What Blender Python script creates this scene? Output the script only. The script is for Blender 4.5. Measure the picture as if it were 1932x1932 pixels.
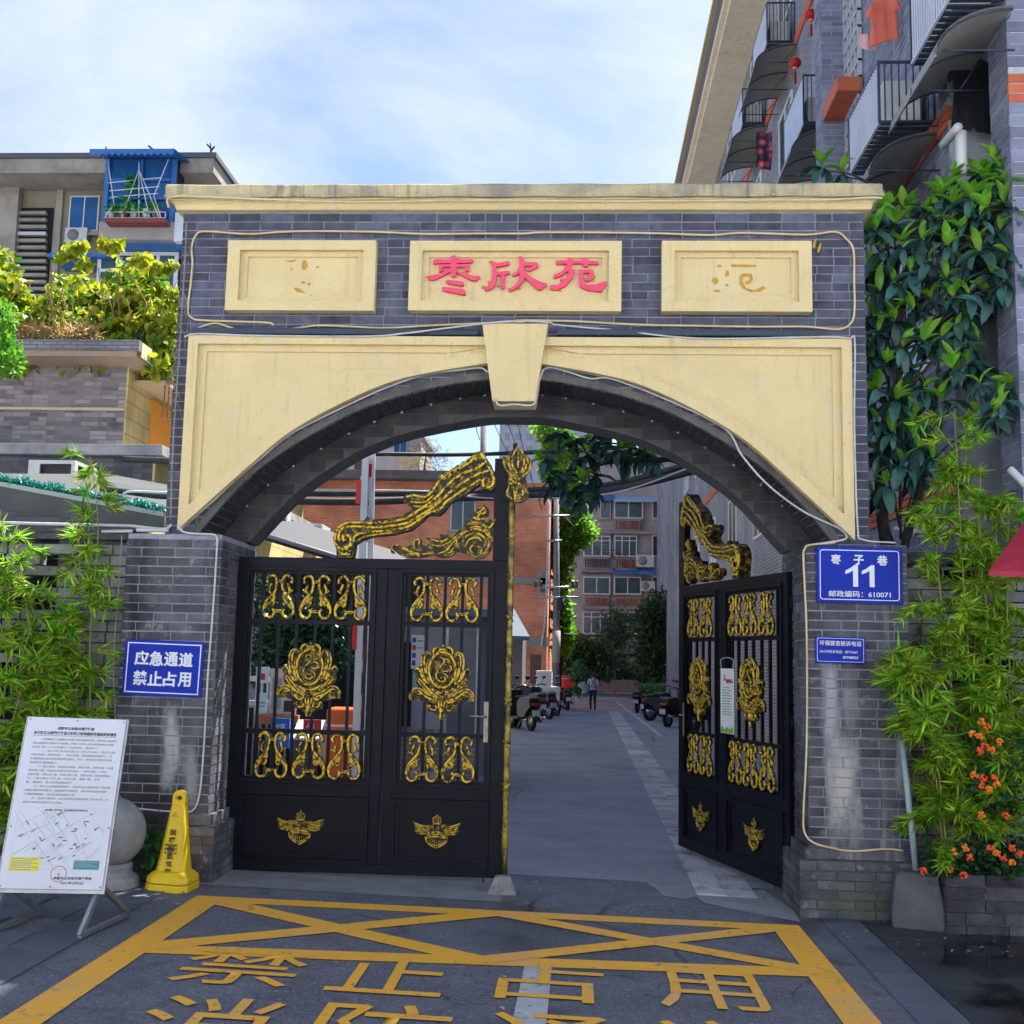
import bpy, bmesh, math, random
import numpy as np
from mathutils import Vector, Matrix, Euler
from mathutils.geometry import tessellate_polygon
random.seed(7); NR = np.random.default_rng(7)
for o in list(bpy.data.objects): bpy.data.objects.remove(o)
SC = bpy.context.scene
COL = SC.collection
R = math.radians
# ------------------------------------------------------------------ camera
CAM = np.array([0.4792, -8.3705, 1.7]); YAW, PITCH, ROLL, FOC = 0.0568, 0.1282, 0.0215, 1.1139
def cam_axes():
    cy, sy, cp, sp = math.cos(YAW), math.sin(YAW), math.cos(PITCH), math.sin(PITCH)
    F = np.array([-sy*cp, cy*cp, sp]); Rt = np.array([cy, sy, 0.]); U = np.cross(Rt, F)
    c, s = math.cos(ROLL), math.sin(ROLL)
    return c*Rt+s*U, -s*Rt+c*U, F
AR, AU, AF = cam_axes()
cd = bpy.data.cameras.new('camera'); cam = bpy.data.objects.new('camera', cd); COL.objects.link(cam)
cd.sensor_width = 36; cd.lens = 36*FOC; cd.clip_start = .05; cd.clip_end = 2000
m = Matrix.Identity(4)
for i in range(3): m[i][0], m[i][1], m[i][2], m[i][3] = AR[i], AU[i], -AF[i], CAM[i]
cam.matrix_world = m; SC.camera = cam
# ------------------------------------------------------------------ sky, sun, exposure
SUN_AZ = math.atan2(.56, .83); SUN_EL = R(58)
W = bpy.data.worlds.new('World'); SC.world = W; W.use_nodes = True
nt = W.node_tree; nt.nodes.clear()
def wn(t, **k):
    n = nt.nodes.new(t)
    for a, b in k.items(): setattr(n, a, b)
    return n
sky = wn('ShaderNodeTexSky', sky_type='NISHITA', sun_disc=False, sun_elevation=SUN_EL, sun_rotation=SUN_AZ, air_density=1.0, dust_density=.5, ozone_density=3.0)
tc = wn('ShaderNodeTexCoord'); sep = wn('ShaderNodeSeparateXYZ'); nt.links.new(tc.outputs['Generated'], sep.inputs[0])
zadd = wn('ShaderNodeMath', operation='ADD'); zadd.inputs[1].default_value = .22; 
zmx = wn('ShaderNodeMath', operation='MAXIMUM'); zmx.inputs[1].default_value = 0.; nt.links.new(sep.outputs[2], zmx.inputs[0]); nt.links.new(zmx.outputs[0], zadd.inputs[0])
dx = wn('ShaderNodeMath', operation='DIVIDE'); dy = wn('ShaderNodeMath', operation='DIVIDE')
nt.links.new(sep.outputs[0], dx.inputs[0]); nt.links.new(zadd.outputs[0], dx.inputs[1]); nt.links.new(sep.outputs[1], dy.inputs[0]); nt.links.new(zadd.outputs[0], dy.inputs[1])
cmb = wn('ShaderNodeCombineXYZ'); nt.links.new(dx.outputs[0], cmb.inputs[0]); nt.links.new(dy.outputs[0], cmb.inputs[1]); cmb.inputs[2].default_value = 3.7
n1 = wn('ShaderNodeTexNoise'); n1.inputs['Scale'].default_value = 1.15; n1.inputs['Detail'].default_value = 9; n1.inputs['Roughness'].default_value = .56; n1.inputs['Distortion'].default_value = .5
nt.links.new(cmb.outputs[0], n1.inputs['Vector'])
cr = wn('ShaderNodeValToRGB'); cr.color_ramp.elements[0].position = .47; cr.color_ramp.elements[1].position = .77
cr.color_ramp.elements[0].color = (.02, .02, .02, 1); cr.color_ramp.elements[1].color = (.95, .95, .95, 1)
nt.links.new(n1.outputs['Fac'], cr.inputs[0])
tint = wn('ShaderNodeMixRGB', blend_type='MULTIPLY'); tint.inputs[0].default_value = 1; tint.inputs[2].default_value = (1.0, .93, .95, 1); nt.links.new(sky.outputs[0], tint.inputs[1])
cm = wn('ShaderNodeMixRGB'); nt.links.new(cr.outputs[0], cm.inputs[0]); nt.links.new(tint.outputs[0], cm.inputs[1]); cm.inputs[2].default_value = (4.7, 5.0, 5.55, 1)
bg = wn('ShaderNodeBackground'); bg.inputs[1].default_value = .078; nt.links.new(cm.outputs[0], bg.inputs[0])
wo = wn('ShaderNodeOutputWorld'); nt.links.new(bg.outputs[0], wo.inputs[0])
sl = bpy.data.lights.new('sun', 'SUN'); sl.energy = 5.0; sl.angle = R(.6); sl.color = (1, .95, .88)
sun = bpy.data.objects.new('sun', sl); COL.objects.link(sun)
sd = Vector((math.sin(SUN_AZ)*math.cos(SUN_EL), math.cos(SUN_AZ)*math.cos(SUN_EL), math.sin(SUN_EL)))
sun.rotation_euler = sd.to_track_quat('Z', 'Y').to_euler(); sun.location = (0, 0, 40)
SC.view_settings.view_transform = 'Standard'; SC.view_settings.look = 'None'; SC.view_settings.gamma = 1
SC.view_settings.use_curve_mapping = False; SC.view_settings.exposure = 1.52
SC.render.engine = 'CYCLES'; SC.cycles.max_bounces = 4; SC.cycles.use_adaptive_sampling = True; SC.cycles.adaptive_threshold = .02; SC.cycles.diffuse_bounces = 3; SC.cycles.glossy_bounces = 3; SC.cycles.transparent_max_bounces = 6; SC.cycles.use_light_tree = False; SC.cycles.caustics_reflective = False; SC.cycles.caustics_refractive = False; SC.cycles.sample_clamp_indirect = 6
try: SC.cycles.use_denoising = True
except Exception: pass
# ------------------------------------------------------------------ placing: pixel of the 1932 px view -> point at a given depth
PX = 1932.
def ray(u, v):
    return AR*((u-PX/2)/(FOC*PX)) + AU*((PX/2-v)/(FOC*PX)) + AF
def at(u, v, y=None, x=None, z=None):
    d = ray(u, v)
    t = (y-CAM[1])/d[1] if y is not None else (x-CAM[0])/d[0] if x is not None else (z-CAM[2])/d[2]
    return Vector(CAM+t*d)
def gz(x, y):
    return .049 - .0237*min(3., max(-3., x))*(1 if y < 3 else max(.25, 1-(y-3)/30)) - .011*max(0., y-1)
def atg(u, v, lift=0.):
    d = ray(u, v); p = CAM
    lo, hi = 1., 300.
    for _ in range(60):
        t = (lo+hi)/2; q = CAM+t*d
        if q[2] > gz(q[0], q[1])+lift: lo = t
        else: hi = t
    return Vector(CAM+lo*d)
# ------------------------------------------------------------------ objects
def tag(o, label=None, cat=None, group=None, kind=None):
    if label: o['label'] = label
    if cat: o['category'] = cat
    if group: o['group'] = group
    if kind: o['kind'] = kind
    return o
def empty(name, loc=(0, 0, 0), rz=0, label=None, cat=None, group=None, kind=None, rot=None):
    o = bpy.data.objects.new(name, None); COL.objects.link(o); o.location = loc
    o.rotation_euler = rot if rot else (0, 0, rz); o.empty_display_size = .2
    return tag(o, label, cat, group, kind)
def link(name, me, parent=None, mat=None):
    o = bpy.data.objects.new(name, me); COL.objects.link(o)
    if mat and not me.materials: me.materials.append(mat)
    if parent: o.parent = parent
    return o
def copy_tree(o, parent=None):
    c = o.copy(); COL.objects.link(c); c.parent = parent
    for ch in list(o.children): copy_tree(ch, c)
    return c
class MB:
    def __init__(s): s.v = []; s.f = []; s.sm = []
    def add(s, vs, fs, smooth=False):
        b = len(s.v); s.v += [tuple(p) for p in vs]
        for f in fs: s.f.append([b+i for i in f]); s.sm.append(smooth)
        return s
    def box(s, x0, x1, y0, y1, z0, z1, M=None):
        vs = [Vector((x, y, z)) for x in (x0, x1) for y in (y0, y1) for z in (z0, z1)]
        if M is not None: vs = [M @ p for p in vs]
        return s.add(vs, [(0,1,3,2), (4,6,7,5), (0,4,5,1), (2,3,7,6), (0,2,6,4), (1,5,7,3)])
    def tube(s, pts, r, n=8, caps=True, smooth=True, flat=None):
        P = [Vector(p) for p in pts]; k = len(P)
        rs = r if hasattr(r, '__len__') else [r]*k
        up = None; vs = []
        for i, p in enumerate(P):
            t = (P[min(i+1, k-1)]-P[max(i-1, 0)]); t = t.normalized() if t.length > 1e-9 else Vector((0, 0, 1))
            if up is None:
                up = Vector((0, 0, 1)) if abs(t.z) < .9 else Vector((1, 0, 0))
                if flat is not None: up = Vector(flat)
            a = t.cross(up); a = a.normalized() if a.length > 1e-6 else t.orthogonal().normalized()
            b = a.cross(t).normalized()
            if flat is None: up = b
            for j in range(n):
                an = 2*math.pi*j/n; q = p+a*(rs[i]*math.cos(an))+b*(rs[i]*math.sin(an)); vs.append(q)
        fs = [(i*n+j, i*n+(j+1) % n, (i+1)*n+(j+1) % n, (i+1)*n+j) for i in range(k-1) for j in range(n)]
        if caps: fs += [tuple(range(n-1, -1, -1)), tuple((k-1)*n+j for j in range(n))]
        return s.add(vs, fs, smooth)
    def lathe(s, prof, n=20, c=(0, 0, 0), axis='z', smooth=True):
        vs = []
        for (r, h) in prof:
            for j in range(n):
                a = 2*math.pi*j/n; x, y = r*math.cos(a), r*math.sin(a)
                q = (x, y, h) if axis == 'z' else (h, x, y) if axis == 'x' else (x, h, y)
                vs.append((q[0]+c[0], q[1]+c[1], q[2]+c[2]))
        k = len(prof)
        fs = [(i*n+j, i*n+(j+1) % n, (i+1)*n+(j+1) % n, (i+1)*n+j) for i in range(k-1) for j in range(n)]
        fs += [tuple(range(n-1, -1, -1)), tuple((k-1)*n+j for j in range(n))]
        return s.add(vs, fs, smooth)
    def sphere(s, c, r, n=12, m=8, sc=(1, 1, 1)):
        prof = [(max(1e-4, math.sin(math.pi*i/m)), -math.cos(math.pi*i/m)) for i in range(m+1)]
        vs = []
        for (q, h) in prof:
            for j in range(n):
                a = 2*math.pi*j/n; vs.append((c[0]+r*sc[0]*q*math.cos(a), c[1]+r*sc[1]*q*math.sin(a), c[2]+r*sc[2]*h))
        fs = [(i*n+j, i*n+(j+1) % n, (i+1)*n+(j+1) % n, (i+1)*n+j) for i in range(m) for j in range(n)]
        return s.add(vs, fs, True)
    def prism(s, loops, f0, f1, sides=True, back=True):
        """polygon with holes (2-D loops) mapped by f0 (front) and f1 (back)"""
        tri = tessellate_polygon([[Vector((a, b, 0)) for a, b in lp] for lp in loops])
        flat = [p for lp in loops for p in lp]
        s.add([f0(*p) for p in flat], [tuple(t) for t in tri])
        if back: s.add([f1(*p) for p in flat], [tuple(t)[::-1] for t in tri])
        if sides:
            for lp in loops:
                n = len(lp); s.add([f0(*p) for p in lp]+[f1(*p) for p in lp], [(i, (i+1) % n, n+(i+1) % n, n+i) for i in range(n)])
        return s
    def xz(s, loops, y0, y1, back=True): return s.prism(loops, lambda a, b: (a, y0, b), lambda a, b: (a, y1, b), True, back)
    def yz(s, loops, x0, x1): return s.prism(loops, lambda a, b: (x0, a, b), lambda a, b: (x1, a, b))
    def xy(s, loops, z0, z1): return s.prism(loops, lambda a, b: (a, b, z0), lambda a, b: (a, b, z1))
    def mesh(s, name, fix=True):
        me = bpy.data.meshes.new(name); me.from_pydata(s.v, [], s.f); me.update()
        if any(s.sm): me.polygons.foreach_set('use_smooth', s.sm)
        if fix:
            bm = bmesh.new(); bm.from_mesh(me); bmesh.ops.recalc_face_normals(bm, faces=bm.faces); bm.to_mesh(me); bm.free()
        return me
    def build(s, name, mat, parent=None, bevel=0, seg=2, loc=None, fix=True):
        o = link(name, s.mesh(name, fix), parent, mat)
        if bevel:
            b = o.modifiers.new('bevel', 'BEVEL'); b.width = bevel; b.segments = seg; b.limit_method = 'ANGLE'; b.angle_limit = R(35)
        if loc is not None: o.location = loc
        return o
def cat_rom(P, k=8, closed=False):
    P = [Vector(p) for p in P]; out = []
    n = len(P)
    for i in range(n-1 if not closed else n):
        p0 = P[i-1] if (i > 0 or closed) else P[0]*2-P[1]
        p1, p2 = P[i], P[(i+1) % n]
        p3 = P[(i+2) % n] if (i+2 < n or closed) else P[-1]*2-P[-2]
        for j in range(k):
            t = j/k
            out.append(.5*((2*p1)+(p2-p0)*t+(2*p0-5*p1+4*p2-p3)*t*t+(3*p1-p0-3*p2+p3)*t*t*t))
    if not closed: out.append(P[-1])
    return out
# ------------------------------------------------------------------ materials
MATS = {}
def srgb(h):
    h = h.lstrip('#'); c = [int(h[i:i+2], 16)/255 for i in (0, 2, 4)]
    return tuple(x/12.92 if x <= .04045 else ((x+.055)/1.055)**2.4 for x in c)
def mat(name, c, c2=None, rough=.7, scale=6, detail=5, bump=0, bscale=60, metal=0, rand=0, island=0, streak=None, blot=None, trans=0, coat=0, lo=.35, hi=.65, spec=.5, emit=None, crack=None):
    if name in MATS: return MATS[name]
    mm = bpy.data.materials.new(name); mm.use_nodes = True; t = mm.node_tree; b = t.nodes['Principled BSDF']; L = t.links.new
    def N(ty, **k):
        n = t.nodes.new(ty)
        for a, v in k.items(): setattr(n, a, v)
        return n
    geo = N('ShaderNodeNewGeometry')
    def noise(s, d=detail, vec=None, rgh=.6):
        n = N('ShaderNodeTexNoise'); n.inputs['Scale'].default_value = s; n.inputs['Detail'].default_value = d; n.inputs['Roughness'].default_value = rgh
        L(vec if vec is not None else geo.outputs['Position'], n.inputs['Vector']); return n
    def ramp(src, a, bb, ca=(0, 0, 0, 1), cb=(1, 1, 1, 1)):
        r = N('ShaderNodeValToRGB'); r.color_ramp.elements[0].position = a; r.color_ramp.elements[1].position = bb
        r.color_ramp.elements[0].color = ca; r.color_ramp.elements[1].color = cb; L(src, r.inputs[0]); return r
    def mix(fac, a, bb, blend='MIX'):
        x = N('ShaderNodeMixRGB', blend_type=blend)
        for sock, v in ((x.inputs[0], fac), (x.inputs[1], a), (x.inputs[2], bb)):
            if hasattr(v, 'links') or hasattr(v, 'is_linked'): L(v, sock)
            elif isinstance(v, (int, float)): sock.default_value = v
            else: sock.default_value = (*v, 1) if len(v) == 3 else v
        return x.outputs[0]
    col = None
    if c2 is not None:
        col = ramp(noise(scale).outputs['Fac'], lo, hi, (*c, 1), (*c2, 1)).outputs[0]
    else:
        rgb = N('ShaderNodeRGB'); rgb.outputs[0].default_value = (*c, 1); col = rgb.outputs[0]
    if streak:   # (colour, amount, xy scale, lo, hi): long vertical runs
        mp = N('ShaderNodeMapping'); L(geo.outputs['Position'], mp.inputs[0]); s = streak[2]; mp.inputs['Scale'].default_value = (s, s, s*.06)
        r = ramp(noise(1, 4, mp.outputs[0]).outputs['Fac'], streak[3], streak[4]); big = ramp(noise(1.3, 3).outputs['Fac'], .35, .7)
        f = mix(1., r.outputs[0], big.outputs[0], 'MULTIPLY'); f = mix(1., f, (streak[1],)*3, 'MULTIPLY')
        col = mix(f, col, streak[0])
    for bl in (blot or []):   # (colour, amount, scale, lo, hi)
        r = ramp(noise(bl[2], 6).outputs['Fac'], bl[3], bl[4]); f = mix(1., r.outputs[0], (bl[1],)*3, 'MULTIPLY'); col = mix(f, col, bl[0])
    for ck in (crack or []):   # (colour, amount, scale, width): hairline cracks
        nz = noise(ck[2]*1.7, 4); ad = N('ShaderNodeMixRGB', blend_type='ADD'); ad.inputs[0].default_value = .35; L(geo.outputs['Position'], ad.inputs[1]); L(nz.outputs['Color'], ad.inputs[2])
        vo_ = N('ShaderNodeTexVoronoi', feature='DISTANCE_TO_EDGE'); vo_.inputs['Scale'].default_value = ck[2]; L(ad.outputs[0], vo_.inputs['Vector'])
        r = ramp(vo_.outputs['Distance'], ck[3]*.3, ck[3], (1, 1, 1, 1), (0, 0, 0, 1)); msk = ramp(noise(ck[2]*.8, 3).outputs['Fac'], .48, .62); f = mix(1., r.outputs[0], msk.outputs[0], 'MULTIPLY'); f = mix(1., f, (ck[1],)*3, 'MULTIPLY'); col = mix(f, col, ck[0])
    if rand or island:
        h = N('ShaderNodeHueSaturation'); src = None
        if rand: oi = N('ShaderNodeObjectInfo'); src = oi.outputs['Random']
        else: src = geo.outputs['Random Per Island']
        a = rand or island
        mr = N('ShaderNodeMapRange'); L(src, mr.inputs[0]); mr.inputs[3].default_value = 1-a; mr.inputs[4].default_value = 1+a; L(mr.outputs[0], h.inputs['Value'])
        mu = N('ShaderNodeMath', operation='MULTIPLY'); L(src, mu.inputs[0]); mu.inputs[1].default_value = 7.31; fr = N('ShaderNodeMath', operation='FRACT'); L(mu.outputs[0], fr.inputs[0])
        mr2 = N('ShaderNodeMapRange'); L(fr.outputs[0], mr2.inputs[0]); mr2.inputs[3].default_value = .5-.05*a; mr2.inputs[4].default_value = .5+.05*a; L(mr2.outputs[0], h.inputs['Hue'])
        L(col, h.inputs['Color']); col = h.outputs[0]
    L(col, b.inputs['Base Color'])
    b.inputs['Roughness'].default_value = rough; b.inputs['Metallic'].default_value = metal
    b.inputs['Specular IOR Level'].default_value = spec
    if coat: b.inputs['Coat Weight'].default_value = coat
    if bump:
        bn = N('ShaderNodeBump'); bn.inputs['Strength'].default_value = bump; bn.inputs['Distance'].default_value = .02
        L(noise(bscale, 4).outputs['Fac'], bn.inputs['Height']); L(bn.outputs[0], b.inputs['Normal'])
    if emit: b.inputs['Emission Color'].default_value = (*emit[0], 1); b.inputs['Emission Strength'].default_value = emit[1]
    if trans:
        out = t.nodes['Material Output']; tr = N('ShaderNodeBsdfTranslucent'); L(col, tr.inputs[0]); ms = N('ShaderNodeMixShader'); ms.inputs[0].default_value = trans
        L(b.outputs[0], ms.inputs[1]); L(tr.outputs[0], ms.inputs[2]); L(ms.outputs[0], out.inputs[0])
    MATS[name] = mm; return mm
# ------------------------------------------------------------------ lettering
def text_mesh(txt, size=1., bold=0., extrude=.002, align='CENTER', spacing=1.):
    cu = bpy.data.curves.new('txt', 'FONT'); cu.body = txt; cu.size = size; cu.offset = bold*size; cu.extrude = extrude; cu.resolution_u = 2
    cu.align_x = align; cu.align_y = 'CENTER'; cu.space_character = spacing
    o = bpy.data.objects.new('txt', cu); COL.objects.link(o)
    dg = bpy.context.evaluated_depsgraph_get(); dg.update()
    me = bpy.data.meshes.new_from_object(o.evaluated_get(dg)); bpy.data.objects.remove(o); bpy.data.curves.remove(cu)
    return me
def text_on(parent, name, txt, loc, size, material, bold=.0, wscale=1., hscale=1., extrude=.0015, align='CENTER', fit=None, spacing=1., rot=None):
    """lettering standing on an xz plane that faces -y (parent space); fit=(w,h) scales its box"""
    me = text_mesh(txt, size, bold, extrude, align, spacing)
    co = np.array([v.co for v in me.vertices])
    if fit is not None and len(co):
        lo, hi = co.min(0), co.max(0); c = (lo+hi)/2
        for v in me.vertices: v.co = Vector(((v.co.x-c[0])*fit[0]/(hi[0]-lo[0]), (v.co.y-c[1])*fit[1]/(hi[1]-lo[1]), v.co.z))
    me.transform(Matrix.Diagonal((wscale, hscale, 1, 1)))
    if rot is None: me.transform(Matrix.Rotation(R(90), 4, 'X'))
    else: me.transform(rot)
    me.materials.clear()
    o = link(name, me, parent, material); o.location = loc
    return o
# ------------------------------------------------------------------ bricks
UNIT = {}
def unit_box(material, chip=0):
    key = (material.name, chip)
    if key in UNIT: return UNIT[key]
    mb = MB(); mb.box(-.5, .5, -.5, .5, -.5, .5); me = mb.mesh('brick'); me.materials.append(material); UNIT[key] = me
    return me
def lay(O, U, V, N, w, h, course=.068, blen=.25, joint=.0095, depth=.024, clip=None, proud=.004, odd=0, jit=.0015, skip=None, rnd=None):
    """running-bond bricks over a w x h face at O along U (length) and V (up), facing N -> list of matrices"""
    O, U, V, N = Vector(O), Vector(U), Vector(V), Vector(N); out = []; rnd = rnd or random.Random(3)
    rows = int(h/course+.35)
    for r in range(rows):
        v0 = r*course; v1 = min(v0+course-joint, h)
        if v1-v0 < .02: continue
        x = -blen*(.5 if (r+odd) % 2 else 0)-rnd.uniform(0, .02)
        while x < w-.01:
            L = blen if rnd.random() > .12 else blen*.5
            a, b = max(x, 0), min(x+L-joint, w); x += L
            if b-a < .02: continue
            spans = [(a, b)]
            if clip: spans = clip(a, b, v0, v1)
            for (p, q) in spans:
                if q-p < .025: continue
                if skip and skip((p+q)/2, (v0+v1)/2): continue
                p += rnd.uniform(-.002, .002); q += rnd.uniform(-.002, .002); dv = rnd.uniform(-.0022, .0015); c = O+U*((p+q)/2)+V*((v0+v1)/2+dv/2)+N*(proud-depth/2+rnd.uniform(-jit, jit))
                Mx = Matrix((U*(q-p), N*depth, V*(v1-v0+dv))).transposed().to_4x4()
                Mx = Matrix.Rotation(rnd.gauss(0, .0055), 4, N) @ Mx; Mx.translation = c
                out.append(Mx)
    return out
def put_bricks(parent, mats, material, limit=300, name='brick', stuff='brickwork'):
    """nearest `limit` bricks as parts of their own, the rest joined into one part"""
    mats = sorted(mats, key=lambda M: (M.translation-Vector(CAM)).length/max(.03, (M.col[0].xyz.length*M.col[2].xyz.length)**.5))
    me = unit_box(material)
    inv = parent.matrix_world.inverted() if parent else Matrix.Identity(4)
    for M in mats[:limit]:
        o = bpy.data.objects.new(name, me); COL.objects.link(o); o.parent = parent; o.matrix_local = M
    rest = mats[limit:]
    if rest:
        mb = MB()
        for M in rest: mb.box(-.5, .5, -.5, .5, -.5, .5, M)
        o = mb.build(stuff, material, parent, fix=False); o['kind'] = 'stuff'
def wloc(p):
    v = Vector((0, 0, 0))
    while p is not None: v += p.location; p = p.parent
    return v
def wbuild(mb, name, material, parent, **k):
    o = mb.build(name, material, parent, **k); o.location = -wloc(parent); return o
def put_bricks(parent, mats, material, limit=300, name='brick', stuff='brickwork'):
    """nearest `limit` bricks as parts of their own, the rest joined into one part"""
    cv = Vector(CAM)
    mats = sorted(mats, key=lambda M: (M.translation-cv).length/max(.03, (M.col[0].xyz.length*M.col[2].xyz.length)**.5))
    me = unit_box(material); T = Matrix.Translation(-wloc(parent))
    for M in mats[:limit]:
        o = bpy.data.objects.new(name, me); COL.objects.link(o); o.parent = parent; o.matrix_local = T @ M
    rest = mats[limit:]
    if rest:
        mb = MB()
        for M in rest: mb.box(-.5, .5, -.5, .5, -.5, .5, M)
        o = mb.build(stuff, material, parent, fix=False); o.location = -wloc(parent); o['kind'] = 'stuff'
def cable(name, pts, r, material, label, cat='cable', group=None, k=6, n=6, clips=None, clipmat=None):
    P = cat_rom(pts, k); o = Vector(pts[0]); mb = MB(); mb.tube([p-o for p in P], r, n)
    ob = mb.build(name, material); ob.location = o; tag(ob, label, cat, group)
    return ob
# ================================================================== ground
asphalt = mat('asphalt', (.125, .132, .155), (.175, .182, .205), rough=.86, scale=3, bump=.5, bscale=220, blot=[((.17, .175, .19), .55, .9, .55, .75), ((.035, .037, .042), .65, .7, .58, .70), ((.34, .34, .35), .8, 55, .58, .64), ((.02, .02, .022), .85, 70, .57, .63), ((.06, .062, .07), .5, 6, .52, .66), ((.05, .05, .055), .7, .35, .56, .66)], crack=[((.02, .02, .022), .9, .55, .012), ((.03, .03, .035), .7, 1.6, .012)])
xs = sorted(set([-80, -40, -20, -10, -6]+[round(-4+.5*i, 2) for i in range(17)]+[6, 10, 20, 40, 80]))
ys = sorted(set([-40, -25, -15, -10, -8, -6, -5]+[round(-4+.5*i, 2) for i in range(13)]+[3, 4, 6, 8, 10, 14, 18, 22, 26, 30, 35, 40, 50, 60, 80, 110, 160, 300, 600]))
def sheet(xs, ys, lift=0.):
    mb = MB(); n = len(ys); mb.add([(x, y, gz(x, y)+lift) for x in xs for y in ys], [(i*n+j, (i+1)*n+j, (i+1)*n+j+1, i*n+j+1) for i in range(len(xs)-1) for j in range(n-1)]); return mb
o = sheet(xs, ys).build('ground', asphalt); tag(o, kind='structure')
concrete = mat('pale concrete', (.30, .30, .30), (.22, .22, .225), rough=.9, scale=4, bump=.4, bscale=140, blot=[((.12, .12, .125), .6, 1.7, .55, .75)])
street_c = mat('pale bounce paving', (.56, .57, .59), (.50, .51, .53), rough=.9, scale=2)  # paving of the unseen street, kept pale to bounce light onto the gate
tile_c = mat('tactile paving', (.46, .45, .46), (.36, .355, .37), rough=.88, scale=5, bump=.3, rand=.28, blot=[((.10, .10, .11), .7, 4, .54, .68)])
slab_m = mat('blue grey paving slab', (.075, .090, .115), (.115, .132, .16), rough=.62, scale=2.5, bump=.25, bscale=160, rand=.16, blot=[((.15, .16, .18), .5, 3.2, .58, .75)])
paint_y = mat('yellow road paint', (.98, .48, .03), (.96, .47, .05), rough=.75, scale=2.5, bump=.35, bscale=200, blot=[((.72, .42, .22), .6, 1.1, .52, .70), ((.12, .12, .14), .7, 17, .62, .70), ((.12, .12, .14), .6, 70, .62, .68)], crack=[((.12, .11, .11), .45, 2.2, .014)])
paint_w = mat('worn white road paint', (.58, .58, .56), (.44, .44, .44), rough=.8, scale=4, bump=.35, bscale=200, blot=[((.12, .12, .13), .8, 18, .58, .66)])
def gquad(mb, pts, lift):
    mb.add([(p.x, p.y, gz(p.x, p.y)+lift) for p in pts], [tuple(range(len(pts)))])
def gline(mb, a, b, w, lift, n=6):
    a, b = Vector((a.x, a.y, 0)), Vector((b.x, b.y, 0)); d = (b-a).normalized(); q = Vector((-d.y, d.x, 0))*w/2
    P = []
    for i in range(n+1):
        c = a.lerp(b, i/n); P += [c+q, c-q]
    mb.add([(p.x, p.y, gz(p.x, p.y)+lift) for p in P], [(2*i, 2*i+1, 2*i+3, 2*i+2) for i in range(n)])
o = sheet([-80, -40, -20, -10, -5, 0, 5, 10, 20, 40, 80], [-40, -25, -15, -10, -7, -4.6], .004).build('street', street_c); tag(o, kind='structure')  # added just outside the view as a light bounce
mb = MB()
TL, TR = atg(392, 1697), atg(1500, 1752); BLc, BRc = atg(330, 1795), atg(1545, 1836)
TL.x, BLc.x = -1.90, -1.90; TR.x, BRc.x = 1.88, 1.88
gline(mb, TL+Vector((-.09, 0, 0)), TR+Vector((.09, 0, 0)), .17, .004, 12); gline(mb, BLc, BRc, .18, .0045, 12)
gline(mb, Vector((-1.90, TL.y+.08, 0)), Vector((-1.88, -6, 0)), .19, .005, 14); gline(mb, Vector((1.88, TR.y+.08, 0)), Vector((1.88, -6, 0)), .19, .005, 14)
MT, MBt = TL.lerp(TR, .5), BLc.lerp(BRc, .5)
gline(mb, TL, MBt, .17, .0055, 8); gline(mb, BLc, MT, .17, .006, 8); gline(mb, MT, BRc, .15, .0065, 8); gline(mb, MBt, TR, .15, .007, 8)
o = mb.build('road_marking', paint_y, fix=False); tag(o, kind='structure')
def road_text(ch, u0, v0, u1, v1, hgt=None):
    vm = (v0+v1)/2; a, b = atg(u0, vm), atg(u1, vm); c0, c1 = atg((u0+u1)/2, v0), atg((u0+u1)/2, min(v1, 1931))
    w, h = (b.x-a.x), hgt or (c0.y-c1.y); yc = c0.y-h/2
    me = text_mesh(ch, 1, .004, 0); co = np.array([v.co for v in me.vertices]); lo, hi = co.min(0), co.max(0); c = (lo+hi)/2
    for v in me.vertices:
        X = (a.x+b.x)/2+(v.co.x-c[0])*w/(hi[0]-lo[0]); Y = yc+(v.co.y-c[1])*h/(hi[1]-lo[1]); v.co = Vector((X, Y, gz(X, Y)+.0078))
    me.materials.clear(); o = link('road_lettering', me, None, paint_y); tag(o, kind='structure'); return h
h = road_text('禁', 337, 1790, 579, 1862); road_text('止', 628, 1806, 845, 1882, h); road_text('占', 938, 1820, 1140, 1896, h); road_text('用', 1240, 1835, 1437, 1911, h)
h2 = h*1.1
road_text('消', 245, 1882, 510, 1990, h2); road_text('防', 585, 1896, 848, 1990, h2); road_text('通', 918, 1917, 1160, 1990, h2); road_text('道', 1245, 1930, 1480, 1990, h2)
mb = MB(); gquad(mb, [atg(990, 1820), atg(1042, 1820), atg(1031, 1931), atg(966, 1931)], .0035); p = atg(1000, 1931); gquad(mb, [atg(1031, 1931), atg(966, 1931), atg(966, 1931)+Vector((-.02, -1.2, 0)), atg(1031, 1931)+Vector((-.02, -1.2, 0))], .0036)
o = mb.build('worn_lane_stripe', paint_w, fix=False); tag(o, kind='structure')
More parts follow.
